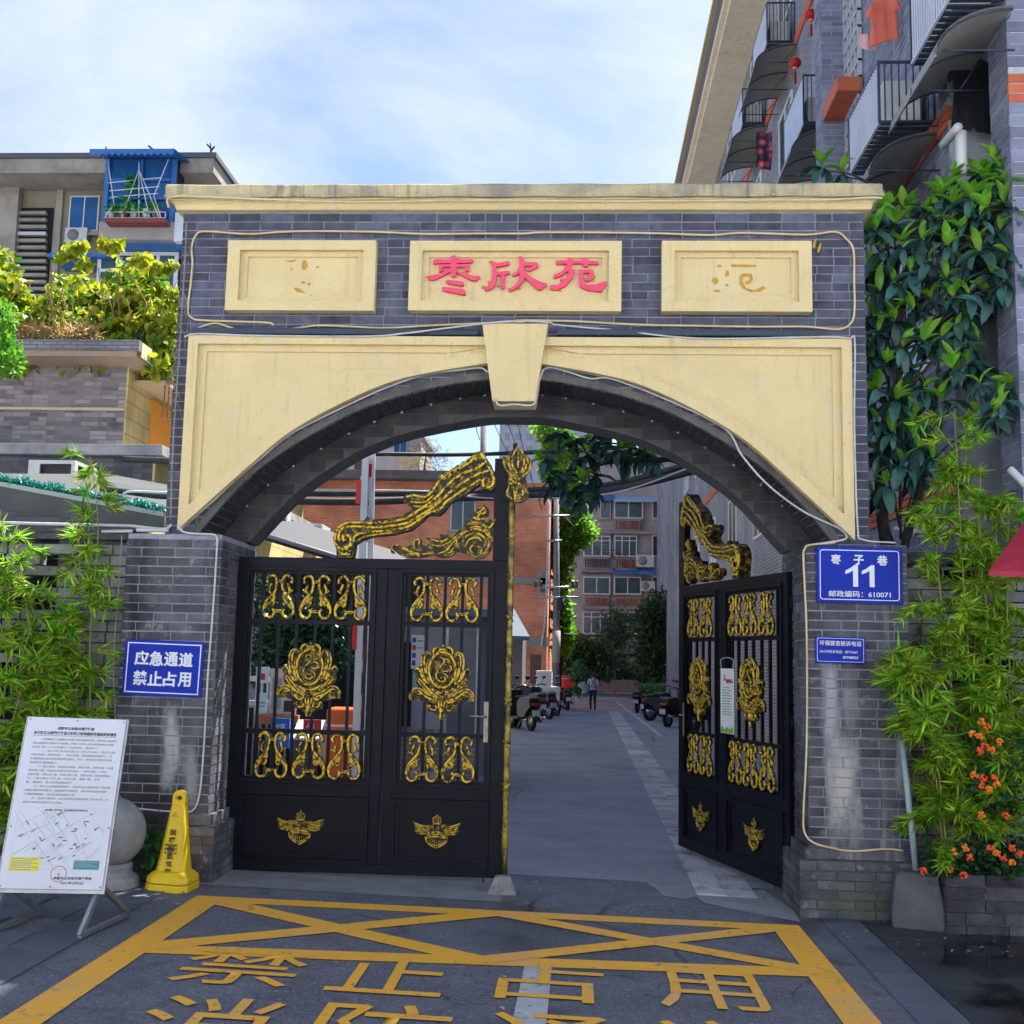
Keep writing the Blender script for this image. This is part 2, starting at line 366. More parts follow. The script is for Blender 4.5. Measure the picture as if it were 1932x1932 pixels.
# apron of concrete across the threshold, patches and tactile path
mb = sheet([-2.2+.2*i for i in range(12)], [-.30, -.1, .1, .3, .5, .7], .003); o = mb.build('threshold', concrete); tag(o, kind='structure')
mb = MB(); gquad(mb, [atg(*p) for p in ((1222, 1630), (1245, 1622), (1290, 1625), (1305, 1660), (1320, 1690), (1290, 1698), (1250, 1690), (1235, 1675), (1222, 1668))], .0035); gquad(mb, [atg(*p) for p in ((1310, 1690), (1440, 1680), (1500, 1720), (1510, 1740), (1440, 1728), (1330, 1705))], .0034); o = mb.build('concrete_patch', concrete); tag(o, kind='structure')
lane_m = mat('brightened worn lane surface', (.22, .24, .285), (.29, .31, .36), rough=.85, scale=1.2, bump=.4, bscale=160, blot=[((.13, .14, .165), .6, .5, .52, .68), ((.40, .41, .44), .6, 50, .6, .66), ((.09, .095, .11), .7, 60, .6, .66)], crack=[((.08, .08, .09), .8, .35, .01)])  # paler than the asphalt, brightness put into the colour to lift the dim lane
o = sheet([-7, -4, -2.05, -1, 0, 1, 2.04, 3.2, 4.2], [.72, 1, 2, 3, 4, 6, 8, 10, 14, 18, 22, 26, 30, 35, 40, 50, 60, 72], .0025).build('lane', lane_m); tag(o, kind='structure')
path = empty('tactile_path', (1.6, 10, 0)); tag(path, kind='structure'); PW = .44
def pc(y): return 1.62+(y-.3)*.0135
y = .32; i = 0; tl = MB(); tl.box(-.5, .5, -.5, .5, -.5, .5)
for s_ in (-.25, 0, .25): tl.box(s_-.07, s_+.07, -.42, .42, .5, .95)
tme = tl.mesh('tactile_tile'); tme.materials.append(tile_c)
while y < 40:
    st = .3 if y < 14 else .6
    for k in ((-.5, .5) if y < 14 else (0,)):
        x = pc(y)+(k*PW/2*1.0 if y < 14 else 0); w = PW/2-.006 if y < 14 else PW
        o = bpy.data.objects.new('tactile_tile', tme); COL.objects.link(o); o.parent = path; o.location = Vector((x, y+st/2, gz(x, y)+.004))-path.location; o.scale = (w, st-.008, .010)
    y += st; i += 1
mb = MB()
for (x0, y0, x1, y1, w) in ((2.75, 22, 2.95, 60, .1), (-.9, 40, 3.2, 40.5, .12), (1.2, 52, 3.6, 52, .14), (-.3, 52, 3.1, 40.6, .1)): gline(mb, Vector((x0, y0, 0)), Vector((x1, y1, 0)), w, .005, 12)
o = mb.build('parking_line', paint_w, fix=False); tag(o, kind='structure')
# pavement slabs, left dry, right wet
pav = empty('pavement', (-3, -2, 0)); tag(pav, kind='structure')
bm_ = MB(); bm_.box(-.5, .5, -.5, .5, -.5, .5); sme = bm_.mesh('paving_slab'); sme.materials.append(slab_m)
def slab(parent, me, x0, x1, y0, y1, lift):
    o = bpy.data.objects.new('paving_slab', me); COL.objects.link(o); o.parent = parent; x, y = (x0+x1)/2, (y0+y1)/2
    o.location = Vector((x, y, gz(x, y)+lift+random.uniform(-.0015, .0015)-.01))-parent.location; o.scale = (x1-x0, y1-y0, .03); o.rotation_euler = (random.gauss(0, .002), math.atan(.0237) if abs(x) < 3 else 0, 0)
y = -5.2; r_ = 0
while y < -.31:
    slab(pav, sme, -2.52, -2.23, y, min(y+.59, -.3), .006); y += .6
for r_ in range(16):
    y0 = -5.2+r_*.305
    if y0 > -.5: break
    x = -2.53-(r_ % 2)*.3
    while x > -6.2:
        slab(pav, sme, x-.595, x, y0, y0+.30, .005); x -= .60
wet = bpy.data.materials.new('wet dark granite'); wet.use_nodes = True; t_ = wet.node_tree; b_ = t_.nodes['Principled BSDF']
g_ = t_.nodes.new('ShaderNodeNewGeometry'); n_ = t_.nodes.new('ShaderNodeTexNoise'); n_.inputs['Scale'].default_value = 1.1; n_.inputs['Detail'].default_value = 5; t_.links.new(g_.outputs['Position'], n_.inputs['Vector'])
r1 = t_.nodes.new('ShaderNodeValToRGB'); r1.color_ramp.elements[0].position = .46; r1.color_ramp.elements[1].position = .56; r1.color_ramp.elements[0].color = (.10, .10, .10, 1); r1.color_ramp.elements[1].color = (.55, .55, .55, 1); t_.links.new(n_.outputs['Fac'], r1.inputs[0]); t_.links.new(r1.outputs[0], b_.inputs['Roughness'])
r2 = t_.nodes.new('ShaderNodeValToRGB'); r2.color_ramp.elements[0].position = .46; r2.color_ramp.elements[1].position = .58; r2.color_ramp.elements[0].color = (.010, .012, .016, 1); r2.color_ramp.elements[1].color = (.040, .045, .055, 1); t_.links.new(n_.outputs['Fac'], r2.inputs[0]); t_.links.new(r2.outputs[0], b_.inputs['Base Color'])
pvw = empty('wet_pavement', (3, -2, 0)); tag(pvw, kind='structure')
bm_ = MB(); bm_.box(-.5, .5, -.5, .5, -.5, .5); wme = bm_.mesh('paving_slab'); wme.materials.append(wet)
y = -5.2
while y < -.31:
    slab(pvw, sme, 2.16, 2.42, y, min(y+.59, -.3), .006); y += .6
for r_ in range(9):
    y0 = -5.2+r_*.56
    if y0 > -.4: break
    x = 2.43
    while x < 6.5: slab(pvw, wme, x, x+.595, y0, min(y0+.555, -.26), .005); x += .6
# frontage across the street, added unseen behind the viewer to bounce sun onto the gate
fr_ = empty('bounce_frontage', (0, -21, 0)); tag(fr_, kind='structure'); ft_ = mat('white tiled bounce frontage', (.68, .71, .76), (.60, .63, .68), rough=.8, scale=.5)
mb = MB(); mb.box(-42, 42, -30, -20, 0, 15.5); wbuild(mb, 'wall', ft_, fr_); mb = MB(); mb.box(-42.3, 42.3, -30.3, -19.6, 15.501, 15.9); wbuild(mb, 'cornice', ft_, fr_)
fg_ = bpy.data.meshes.new('window'); b_ = MB(); b_.box(-.5, .5, -.5, .5, -.5, .5); fg_ = b_.mesh('window'); fg_.materials.append(mat('frontage glass', (.06, .08, .1), rough=.15))
for r_ in range(4):
    for c_ in range(18): o = bpy.data.objects.new('window', fg_); COL.objects.link(o); o.parent = fr_; o.location = Vector((-40+c_*4.7, -19.99, 4.9+r_*3.1))-fr_.location; o.scale = (1.5, .1, 1.4)
# ================================================================== materials of the place
brick_m = mat('grey brick', (.060, .064, .102), (.112, .117, .16), rough=.85, scale=9, bump=.35, bscale=90, rand=.38,
              blot=[((.30, .30, .33), .55, 2.2, .62, .80), ((.03, .032, .036), .55, 1.1, .55, .75)])
pillar_m = mat('pillar brick', (.062, .065, .085), (.125, .128, .15), rough=.85, scale=7, bump=.45, bscale=80, rand=.34, streak=((.50, .50, .50), .85, 7, .56, .72),
               blot=[((.012, .012, .013), .85, 1.0, .53, .66), ((.09, .10, .055), .5, 1.7, .52, .72), ((.34, .34, .36), .6, 11, .62, .70)])
def add_stain(mm, col, cx, cz, rx, rz, amt=.8, ns=5., soft=.5):
    t = mm.node_tree; L = t.links.new; b = t.nodes['Principled BSDF']; src = b.inputs['Base Color'].links[0].from_socket
    g = t.nodes.new('ShaderNodeNewGeometry'); mp = t.nodes.new('ShaderNodeMapping'); mp.vector_type = 'TEXTURE'; L(g.outputs['Position'], mp.inputs[0]); mp.inputs['Location'].default_value = (cx, 0, cz); mp.inputs['Scale'].default_value = (rx, 50, rz)
    ln = t.nodes.new('ShaderNodeVectorMath'); ln.operation = 'LENGTH'; L(mp.outputs[0], ln.inputs[0])
    m2 = t.nodes.new('ShaderNodeMapping'); L(g.outputs['Position'], m2.inputs[0]); m2.inputs['Scale'].default_value = (1, 1, .28); n = t.nodes.new('ShaderNodeTexNoise'); n.inputs['Scale'].default_value = ns; n.inputs['Detail'].default_value = 6; n.inputs['Roughness'].default_value = .65; L(m2.outputs[0], n.inputs['Vector'])
    s1 = t.nodes.new('ShaderNodeMath'); s1.operation = 'MULTIPLY_ADD'; L(n.outputs['Fac'], s1.inputs[0]); s1.inputs[1].default_value = 2.2; s1.inputs[2].default_value = -.35
    s2 = t.nodes.new('ShaderNodeMath'); s2.operation = 'SUBTRACT'; L(s1.outputs[0], s2.inputs[0]); L(ln.outputs['Value'], s2.inputs[1])
    mr = t.nodes.new('ShaderNodeMapRange'); L(s2.outputs[0], mr.inputs[0]); mr.inputs[1].default_value = -.15; mr.inputs[2].default_value = soft; mr.inputs[3].default_value = 0; mr.inputs[4].default_value = amt; mr.clamp = True
    mx = t.nodes.new('ShaderNodeMixRGB'); L(mr.outputs[0], mx.inputs[0]); L(src, mx.inputs[1]); mx.inputs[2].default_value = (*col, 1); L(mx.outputs[0], b.inputs['Base Color'])
for m_ in (pillar_m,):
    add_stain(m_, (.008, .008, .009), -2.74, 2.1, .16, .75, .9); add_stain(m_, (.02, .022, .016), -2.5, .75, .4, .5, .7); add_stain(m_, (.50, .50, .50), -2.42, 1.02, .10, .38, .8, 9.); add_stain(m_, (.42, .42, .42), -2.25, .85, .07, .3, .6, 9.)
    add_stain(m_, (.56, .55, .50), 2.36, .85, .17, .5, .85, 6.); add_stain(m_, (.48, .49, .52), 2.28, 1.45, .08, .4, .75, 8.); add_stain(m_, (.50, .50, .50), 2.76, 1.15, .05, .45, .6, 8.); add_stain(m_, (.09, .115, .055), 2.45, .12, .5, .22, .65); add_stain(m_, (.10, .055, .02), 2.62, 1.62, .13, .05, .8, 7.)
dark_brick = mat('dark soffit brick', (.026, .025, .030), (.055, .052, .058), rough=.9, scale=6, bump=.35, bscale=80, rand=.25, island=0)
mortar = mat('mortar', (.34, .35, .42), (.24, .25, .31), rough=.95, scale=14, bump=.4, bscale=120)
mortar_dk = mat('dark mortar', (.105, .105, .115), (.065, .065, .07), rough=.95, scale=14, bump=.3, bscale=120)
yellow = mat('yellow stucco', (.80, .65, .335), (.75, .60, .30), rough=.88, scale=2.2, bump=.55, bscale=75,
             streak=((.30, .25, .15), .65, 20, .56, .78), blot=[((.62, .52, .27), .4, 1.6, .5, .75), ((.70, .66, .50), .5, 3.5, .56, .72), ((.30, .27, .17), .6, 38, .64, .72)], crack=[((.50, .40, .22), .25, .7, .005)])
yellow_top = mat('grimy yellow coping', (.60, .50, .27), (.42, .37, .25), rough=.92, scale=3, bump=.6, bscale=60,
                 streak=((.10, .095, .085), .95, 30, .50, .66), blot=[((.25, .23, .2), .7, 3, .5, .7)])
red_p = mat('red letter paint', (.88, .075, .17), (.78, .06, .14), rough=.55, scale=12, bump=.15)
ochre = mat('old gilt remains', (.62, .36, .04), (.45, .24, .03), rough=.8, scale=30)
cable_w = mat('white cable', (.62, .62, .62), (.45, .45, .45), rough=.6)
cable_y = mat('yellowed light tube', (.62, .46, .20), (.70, .60, .38), rough=.45, scale=4)
cable_k = mat('black cable', (.02, .021, .025), (.05, .05, .055), rough=.7)
lamp_k = mat('blue black lamp housing', (.022, .035, .06), (.03, .045, .075), rough=.45)
black = mat('black gate paint', (.0055, .0065, .011), (.009, .010, .015), rough=.42, scale=5, bump=.05, bscale=30, blot=[((.04, .042, .05), .25, 4, .62, .8)], spec=.16)
# ================================================================== gateway
GH = 2.61
gate = empty('gateway_arch', (0, .3, 2.57), label='grey brick gateway arch with cream yellow panels and red Chinese letters', cat='gateway')
def interp(tab, q):
    a = [p[0] for p in tab]; b = [p[1] for p in tab]
    return float(np.interp(q, a, b))
def smooth_tab(tab, n=40):
    P = cat_rom([(a, b, 0) for a, b in tab], max(2, n//len(tab))); return [(p.x, p.y) for p in P]
ARC_P = smooth_tab([(0, 3.905), (.2, 3.888), (.66, 3.808), (.97, 3.722), (1.346, 3.545), (1.69, 3.335), (1.99, 3.07), (2.485, 2.60)])   # yellow panel edge
ARC_S = smooth_tab([(0, 3.80), (.2, 3.785), (.45, 3.75), (.76, 3.68), (1.06, 3.585), (1.33, 3.46), (1.62, 3.29), (1.9, 3.09), (2.12, 2.87), (2.36, 2.57)])  # soffit
ARC_I = smooth_tab([(0, 3.597), (.29, 3.583), (.85, 3.467), (1.15, 3.355), (1.33, 3.262), (1.72, 2.985), (2.10, 2.57)])  # inner arch
def halfw(tab, z): return float(np.interp(z, [p[1] for p in tab][::-1], [p[0] for p in tab][::-1], left=tab[-1][0], right=0)) if z < tab[0][1] else 0.
def arch_poly(arc, hw, z0, z1):
    pts = [(-hw, z1), (-hw, z0)]+[(-a, b) for a, b in arc[::-1]]+[(a, b) for a, b in arc[1:]]+[(hw, z0), (hw, z1)]
    return pts
fw = MB(); fw.xz([arch_poly(ARC_S, GH-.004, 2.57, 5.14)], .006, .45); wbuild(fw, 'front_wall', mortar, gate)
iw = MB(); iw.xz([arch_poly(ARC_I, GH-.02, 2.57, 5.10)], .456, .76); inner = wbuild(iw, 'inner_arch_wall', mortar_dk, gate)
PANELS = []
for (u0, v0, u1, v1) in ((431, 453, 705, 586), (774, 454, 1172, 587), (1249, 454, 1533, 588)):
    a, b = at(u0, v0, y=-.085), at(u1, v1, y=-.085); PANELS.append((a.x, b.x, b.z, a.z))
def clip_front(a, b, v0, v1):
    x0, x1 = a-GH, b-GH; z0, z1 = v0+2.58, v1+2.58
    w = halfw(ARC_S, z0); sp = []
    if w <= 0: sp = [(x0, x1)]
    else:
        if x0 < -w: sp.append((x0, min(x1, -w)))
        if x1 > w: sp.append((max(x0, w), x1))
    out = []
    for (p, q) in sp:
        hid = False
        for P in PANELS:
            if p > P[0]+.02 and q < P[1]-.02 and z0 > P[2]+.02 and z1 < P[3]-.02: hid = True
        zm = (z0+z1)/2
        if z1 < 4.06 and z0 > 2.62 and max(abs(p), abs(q)) < 2.46:
            ok = min(abs(p), abs(q)) if p*q > 0 else 0
            if zm > interp(ARC_P, ok)+.03: hid = True
        if not hid: out.append((p+GH, q+GH))
    return out
bf = lay((-GH, .006, 2.58), (1, 0, 0), (0, 0, 1), (0, -1, 0), 2*GH, 2.53, clip=clip_front, proud=.006, rnd=random.Random(11))
put_bricks(gate, bf, brick_m, 300)
def clip_inner(a, b, v0, v1):
    x0, x1 = a-GH, b-GH; z0, z1 = v0+2.57, v1+2.57
    w = halfw(ARC_I, z0); wo = halfw(ARC_S, z1)+.3
    sp = []
    if w <= 0: sp = [(x0, x1)]
    else:
        if x0 < -w: sp.append((x0, min(x1, -w)))
        if x1 > w: sp.append((max(x0, w), x1))
    out = []
    for p, q in sp:
        mn = min(abs(p), abs(q)) if p*q > 0 else 0
        if mn < wo+.02 and z0 < 3.87: out.append((p+GH, q+GH))
    return out
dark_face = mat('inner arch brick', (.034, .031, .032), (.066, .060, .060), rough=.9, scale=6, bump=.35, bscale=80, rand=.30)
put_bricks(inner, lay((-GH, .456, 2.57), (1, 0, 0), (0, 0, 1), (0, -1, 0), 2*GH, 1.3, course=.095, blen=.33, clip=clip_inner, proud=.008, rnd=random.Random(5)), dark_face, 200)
def arc_off_(pl, d):
    out = []
    for i, (a, b) in enumerate(pl):
        p, q = pl[max(0, i-1)], pl[min(len(pl)-1, i+1)]; t = Vector((q[0]-p[0], q[1]-p[1])).normalized(); out.append((a+t.y*d, b-t.x*d))
    return out
# soffit bricks follow the curve: one row per course along the arc
so = MB(); full = [(-a, b) for a, b in ARC_S[::-1]]+[(a, b) for a, b in ARC_S[1:]]
acc = [0]
for i in range(1, len(full)): acc.append(acc[-1]+math.dist(full[i], full[i-1]))
s = .0; k = 0
while s < acc[-1]-.06:
    p, q = [(np.interp(t, acc, [f[0] for f in full]), np.interp(t, acc, [f[1] for f in full])) for t in (s+.005, s+.063)]
    d = Vector((q[0]-p[0], 0, q[1]-p[1])).normalized(); nrm = Vector((d.z, 0, -d.x))
    for (y0, y1) in (((-.002, .235), (.245, .448)) if k % 2 else ((-.002, .115), (.125, .355), (.365, .448))):
        c = Vector(((p[0]+q[0])/2, (y0+y1)/2, (p[1]+q[1])/2))
        Mx = Matrix((d*.058, Vector((0, y1-y0, 0)), nrm*.02)).transposed().to_4x4(); Mx.translation = c+nrm*random.uniform(-.002, .003)
        so.box(-.5, .5, -.5, .5, -.5, .5, Mx)
    s += .068; k += 1
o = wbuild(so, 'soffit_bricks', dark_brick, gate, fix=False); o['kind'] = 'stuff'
ring = MB(); outer_ = arc_off_(full, -.055); ring.xz([full+outer_[::-1]], -.010, .02); wbuild(ring, 'arch_edge_course', mat('dirty arch edge', (.075, .075, .08), (.15, .145, .13), rough=.9, scale=5, bump=.5, bscale=60, blot=[((.22, .21, .15), .6, 3, .55, .7)]), gate)
ar = MB()   # shadow-gap strip lamp cable along the inner edge
ar.tube([(a, .435, b-.012) for a, b in full[2:-2]], .009, 5); wbuild(ar, 'arch_edge_cable', cable_k, gate)
stud = MB()
for i in range(4, len(full)-3, 3): stud.sphere((full[i][0], .428, full[i][1]-.014), .012, 6, 4)
wbuild(stud, 'cable_clips', cable_w, gate)['kind'] = 'stuff'
# cornice: profile swept round the four sides
cor = MB(); prof = [(.005, 5.100), (.045, 5.103), (.05, 5.118), (.053, 5.145), (.068, 5.160), (.088, 5.168), (.09, 5.176)]
prof2 = [(.088, 5.1765), (.118, 5.178), (.122, 5.186), (.12, 5.196), (.113, 5.201), (.115, 5.27), (.105, 5.282), (.03, 5.29)]
def sweep(mb, prof):
    vs = []; rings = []
    for (o_, z) in prof:
        nx = 60; ring = []
        for i in range(nx+1): ring.append((-GH-o_+(2*(GH+o_))*i/nx, -o_, z+.003*math.sin(i*.9+z*30)*(1 if .06 < o_ else 0)))
        ring += [(GH+o_, .76+o_, z), (-GH-o_, .76+o_, z)]; rings.append(ring)
    n = len(rings[0]); b = []
    for r in rings: b += r
    fs = [(i*n+j, i*n+(j+1) % n, (i+1)*n+(j+1) % n, (i+1)*n+j) for i in range(len(rings)-1) for j in range(n)]
    fs.append(tuple((len(rings)-1)*n+j for j in range(n))); fs.append(tuple(j for j in range(n))[::-1]); mb.add(b, fs)
sweep(cor, prof); wbuild(cor, 'cornice_moulding', yellow, gate)
cor = MB(); sweep(cor, prof2); wbuild(cor, 'coping', yellow_top, gate)
# framed name panels
def framed(mb, x0, x1, z0, z1, b1=.095, b2=.05, y0=.0, yf=-.085):
    def rc(i): return [(x0+i, z0+i*.8), (x1-i, z0+i*.8), (x1-i, z1-i*.8), (x0+i, z1-i*.8)]
    mb.xz([rc(0), rc(b1)], yf, y0, back=False)
    mb.xz([rc(b1), rc(b1+b2)], yf+.042, y0, back=False)
    mb.xz([rc(b1+b2)], yf+.058, y0, back=False)
PN = ('blank_name_panel', 'name_panel', 'faded_name_panel'); panel_objs = []
for i, P in enumerate(PANELS):
    mb = MB(); framed(mb, *P); o = wbuild(mb, ('side_panel', 'name_panel', 'side_panel')[i], yellow, gate, bevel=.006)
    o['label'] = ('left cream panel with gilt traces of a lost character', 'middle cream panel carrying the three red characters', 'right cream panel with gilt outline of a lost character')[i]; panel_objs.append(o)
# red characters, traced strokes in the 1932 x 999 view of the middle panel (photo 1100..1680 x 600..900)
def zp(px, py, y): return at((1100+px*580/1932)/2736*1932, (600+py*300/999)/2736*1932, y=y)
GL = [
 [[(190,345),(200,322),(225,318),(350,322),(352,295),(378,280),(402,295),(404,318),(545,320),(552,335),(530,348),(405,350),(404,362),(515,366),(514,420),(480,428),(478,388),(404,386),(405,415),(470,440),(560,470),(605,462),(610,480),(585,505),(540,505),(480,480),(400,432),(393,470),(370,476),(350,466),(352,425),(270,470),(195,502),(145,495),(135,470),(170,466),(240,450),(340,398),(350,386),(278,388),(276,425),(248,430),(246,366),(350,362),(352,352),(225,356),(198,358)],
  [(305,508),(325,502),(450,512),(466,522),(466,548),(450,554),(330,534),(308,526)],
  [(270,575),(285,563),(455,584),(482,600),(482,630),(465,634),(290,598),(272,590)]],
 [[(705,350),(715,338),(745,340),(762,355),(850,335),(872,338),(872,360),(850,372),(770,385),(755,382),(752,432),(790,428),(870,420),(876,440),(850,452),(835,455),(828,565),(812,582),(792,575),(800,462),(770,455),(758,462),(748,540),(720,575),(680,595),(650,592),(640,572),(675,560),(705,525),(718,470),(722,400),(720,375)],
  [(950,300),(965,290),(985,295),(1003,325),(1002,345),(1110,345),(1128,356),(1124,385),(1060,420),(1030,424),(1025,408),(1065,390),(1075,378),(1005,378),(998,410),(1015,440),(1080,485),(1150,520),(1200,530),(1205,545),(1150,588),(1125,590),(1060,530),(1010,480),(985,520),(940,575),(890,600),(865,598),(860,578),(905,565),(945,520),(965,470),(962,440),(920,466),(900,466),(898,452),(935,430),(955,395),(960,345)]],
 [[(1280,345),(1290,328),(1385,328),(1395,305),(1415,300),(1435,312),(1436,328),(1518,330),(1522,308),(1545,298),(1570,308),(1574,334),(1655,336),(1668,350),(1655,364),(1575,360),(1568,380),(1548,386),(1528,378),(1520,356),(1430,355),(1420,378),(1412,385),(1425,405),(1452,412),(1450,440),(1425,490),(1370,555),(1290,590),(1245,588),(1228,560),(1240,548),(1300,545),(1345,515),(1318,503),(1325,490),(1365,490),(1395,455),(1400,430),(1380,428),(1330,465),(1275,485),(1262,475),(1262,460),(1330,430),(1375,385),(1385,365),(1380,358),(1290,362)],
  [(1485,415),(1490,410),(1600,408),(1618,420),(1616,480),(1595,505),(1555,512),(1542,500),(1545,486),(1580,476),(1584,440),(1526,440),(1524,530),(1560,545),(1640,540),(1700,520),(1732,515),(1730,545),(1695,600),(1650,604),(1560,590),(1500,562),(1492,540)]],
]
for g, name in zip(GL, ('first', 'second', 'third')):
    mb = MB()
    for st in g:
        f = [zp(px, py, -.035) for px, py in st]; bk = [zp(px, py, -.035) for px, py in st]
        loop = [(p.x, p.z) for p in f]
        mb.xz([loop], -.062, -.020)
    o = wbuild(mb, 'red_character', red_p, gate, bevel=.0035, seg=2)
# gilt remains on the side panels and brick
def flake(pts, view, y, name='gilt_remnant', dep=.0025):
    x0, y0, sx, sy = view
    c = [at((x0+a*sx)/2736*1932, (y0+b*sy)/2736*1932, y=y) for a, b in pts]
    loop = [(p.x, p.z) for p in c]; mb = MB(); mb.xz([loop], y-dep, y+.001); return wbuild(mb, name, ochre, gate)
def blob(cx, cy, rx, ry, n=9, rot=0, sd=1):
    rr = random.Random(sd); out = []
    for i in range(n):
        a = 2*math.pi*i/n; k = rr.uniform(.65, 1.25); x, y = rx*k*math.cos(a), ry*k*math.sin(a)
        out.append((cx+x*math.cos(rot)-y*math.sin(rot), cy+x*math.sin(rot)+y*math.cos(rot)))
    return out
V2 = (440, 480, 960/1932, 520/1046); V3 = (1300, 480, 1100/1932, 520/913); YP = -.0275
for (cx, cy, rx, ry, ro) in ((678,438,32,5,-.15),(752,460,15,32,0),(681,480,6,8,0),(823,470,8,5,0),(745,552,14,6,0),(775,562,9,7,0),(715,592,22,10,.4),(740,604,16,5,.1),(787,620,9,3,0)):
    flake(blob(cx, cy, rx, ry, rot=ro, sd=int(cx+cy)), V2, YP)
for (cx, cy, rx, ry, ro) in ((1090,405,13,6,0),(1075,477,20,14,0),(1130,440,12,16,0),(1128,495,8,7,0),(1082,522,17,6,0)):
    flake(blob(cx, cy, rx, ry, rot=ro, sd=int(cx+cy)), V3, YP)
flake([(1145,398),(1265,400),(1262,410),(1150,410)], V3, YP)
flake([(1185,455),(1200,440),(1245,442),(1250,470),(1235,490),(1215,490),(1212,480),(1232,472),(1235,455),(1205,455),(1202,480),(1220,510),(1255,520),(1300,500),(1310,510),(1285,525),(1240,528),(1200,510),(1188,490)], V3, YP)
for (cx, cy) in ((1539, 300), (1562, 318)): flake(blob(cx, cy, 7, 26, rot=.25, sd=cx), V3, -.006, 'paint_smear')
for (cx, cy, rx, ry) in ((705,335,25,12),(800,345,30,14),(690,520,18,18),(640,560,22,16),(775,550,18,12),(1620,470,14,40),(1320,590,25,8),(960,575,14,10)):
    c = [zp(a, b, YP) for a, b in blob(cx, cy, rx, ry, sd=cx)]; mb = MB(); mb.xz([[(p.x, p.z) for p in c]], YP-.0025, YP+.001); wbuild(mb, 'gilt_remnant', ochre, gate)
# spandrel panels either side of the keystone
ZT = at(650, 634, y=-.08).z
def arc_off(tab, d):
    out = []
    for i, (a, b) in enumerate(tab):
        p, q = tab[max(0, i-1)], tab[min(len(tab)-1, i+1)]; t = Vector((q[0]-p[0], q[1]-p[1])).normalized(); out.append((a-t.y*d*1., b+t.x*d))
    return out
def spandrel(sgn):
    mb = MB(); xk = .20
    def poly(dx, dz, da):
        ar_ = arc_off(ARC_P, da); xo = 2.485-dx; xi = xk
        pts = [p for p in ar_ if xi < p[0] < xo]
        zi = float(np.interp(xi, [p[0] for p in ar_], [p[1] for p in ar_])); ze = float(np.interp(xo, [p[0] for p in ar_], [p[1] for p in ar_]))
        lp = [(xi, ZT-dz), (xi, zi)]+pts+[(xo, ze), (xo, ZT-dz)]
        return [(sgn*a, b) for a, b in lp]
    A, B, C_ = poly(0, 0, 0), poly(.075, .065, .085), poly(.135, .115, .135)
    for lp in (B, C_):   # keep the inner loops off the keystone edge
        lp[0] = (lp[0][0]+sgn*.004, lp[0][1]); lp[1] = (lp[1][0]+sgn*.004, lp[1][1])
    for i, (a, b) in enumerate(zip((C_,), (B,))): a[0] = (a[0][0]+sgn*.004, a[0][1]); a[1] = (a[1][0]+sgn*.004, min(a[1][1], a[0][1]-.004))
    mb.xz([A, B], -.085, .0, back=False); mb.xz([B, C_], -.045, .0, back=False); mb.xz([C_], -.030, .0, back=False)
    return wbuild(mb, 'spandrel_panel', yellow, gate, bevel=.005)
spandrel(-1); spandrel(1)
key = MB(); kt = [at(u, v, y=-.13) for u, v in ((910, 611), (1034, 611), (1009, 757), (929, 757))]
key.xz([[(p.x, p.z) for p in kt]], -.135, .16); wbuild(key, 'keystone', yellow, gate, bevel=.012, seg=3)
# ------------------------------------------------------------------ pillars
def pillar(sgn, zb, label):
    x0, x1 = 2.12, 2.83
    t = empty('gate_pillar', (sgn*2.475, .3, zb), label=label, cat='pillar')
    def bx(mb, a, b, y0, y1, z0, z1): mb.box(min(sgn*a, sgn*b), max(sgn*a, sgn*b), y0, y1, z0, z1)
    mb = MB(); bx(mb, x0+.005, x1-.005, -.145, .75, zb+.38, 2.562); wbuild(mb, 'shaft', mortar, t)
    mb = MB(); bx(mb, x0-.075, x1+.05, -.225, .78, zb-.15, zb+.38); wbuild(mb, 'plinth', mortar_dk, t)
    mb = MB(); bx(mb, x0-.035, x1+.02, -.185, .765, zb+.38, zb+.455); wbuild(mb, 'plinth_course', pillar_m, t, bevel=.006)
    L = []
    rn = random.Random(21 if sgn > 0 else 33)
    xl = sgn*x0 if sgn > 0 else -x1
    L += lay((xl, -.145, zb+.46), (1, 0, 0), (0, 0, 1), (0, -1, 0), x1-x0, 2.562-zb-.46, proud=.006, rnd=rn)
    inn = Vector((-sgn, 0, 0))
    L += lay((sgn*x0, -.150, zb+.46), (0, 1, 0), (0, 0, 1), inn, .9, 2.562-zb-.46, proud=.006, odd=1, rnd=rn)
    xl = sgn*(x0-.08) if sgn > 0 else -(x1+.055)
    L += lay((xl, -.225, zb), (1, 0, 0), (0, 0, 1), (0, -1, 0), x1-x0+.135, .382, course=.0635, blen=.26, proud=.008, rnd=rn)
    L += lay((sgn*(x0-.075), -.232, zb), (0, 1, 0), (0, 0, 1), inn, 1.0, .382, course=.0635, blen=.26, proud=.008, odd=1, rnd=rn)
    put_bricks(t, L, pillar_m, 300)
    return t
pillar(-1, .10, 'left brick gate pillar carrying the blue emergency lane sign')
pillar(1, 0.0, 'right brick gate pillar carrying two blue address and hotline signs')
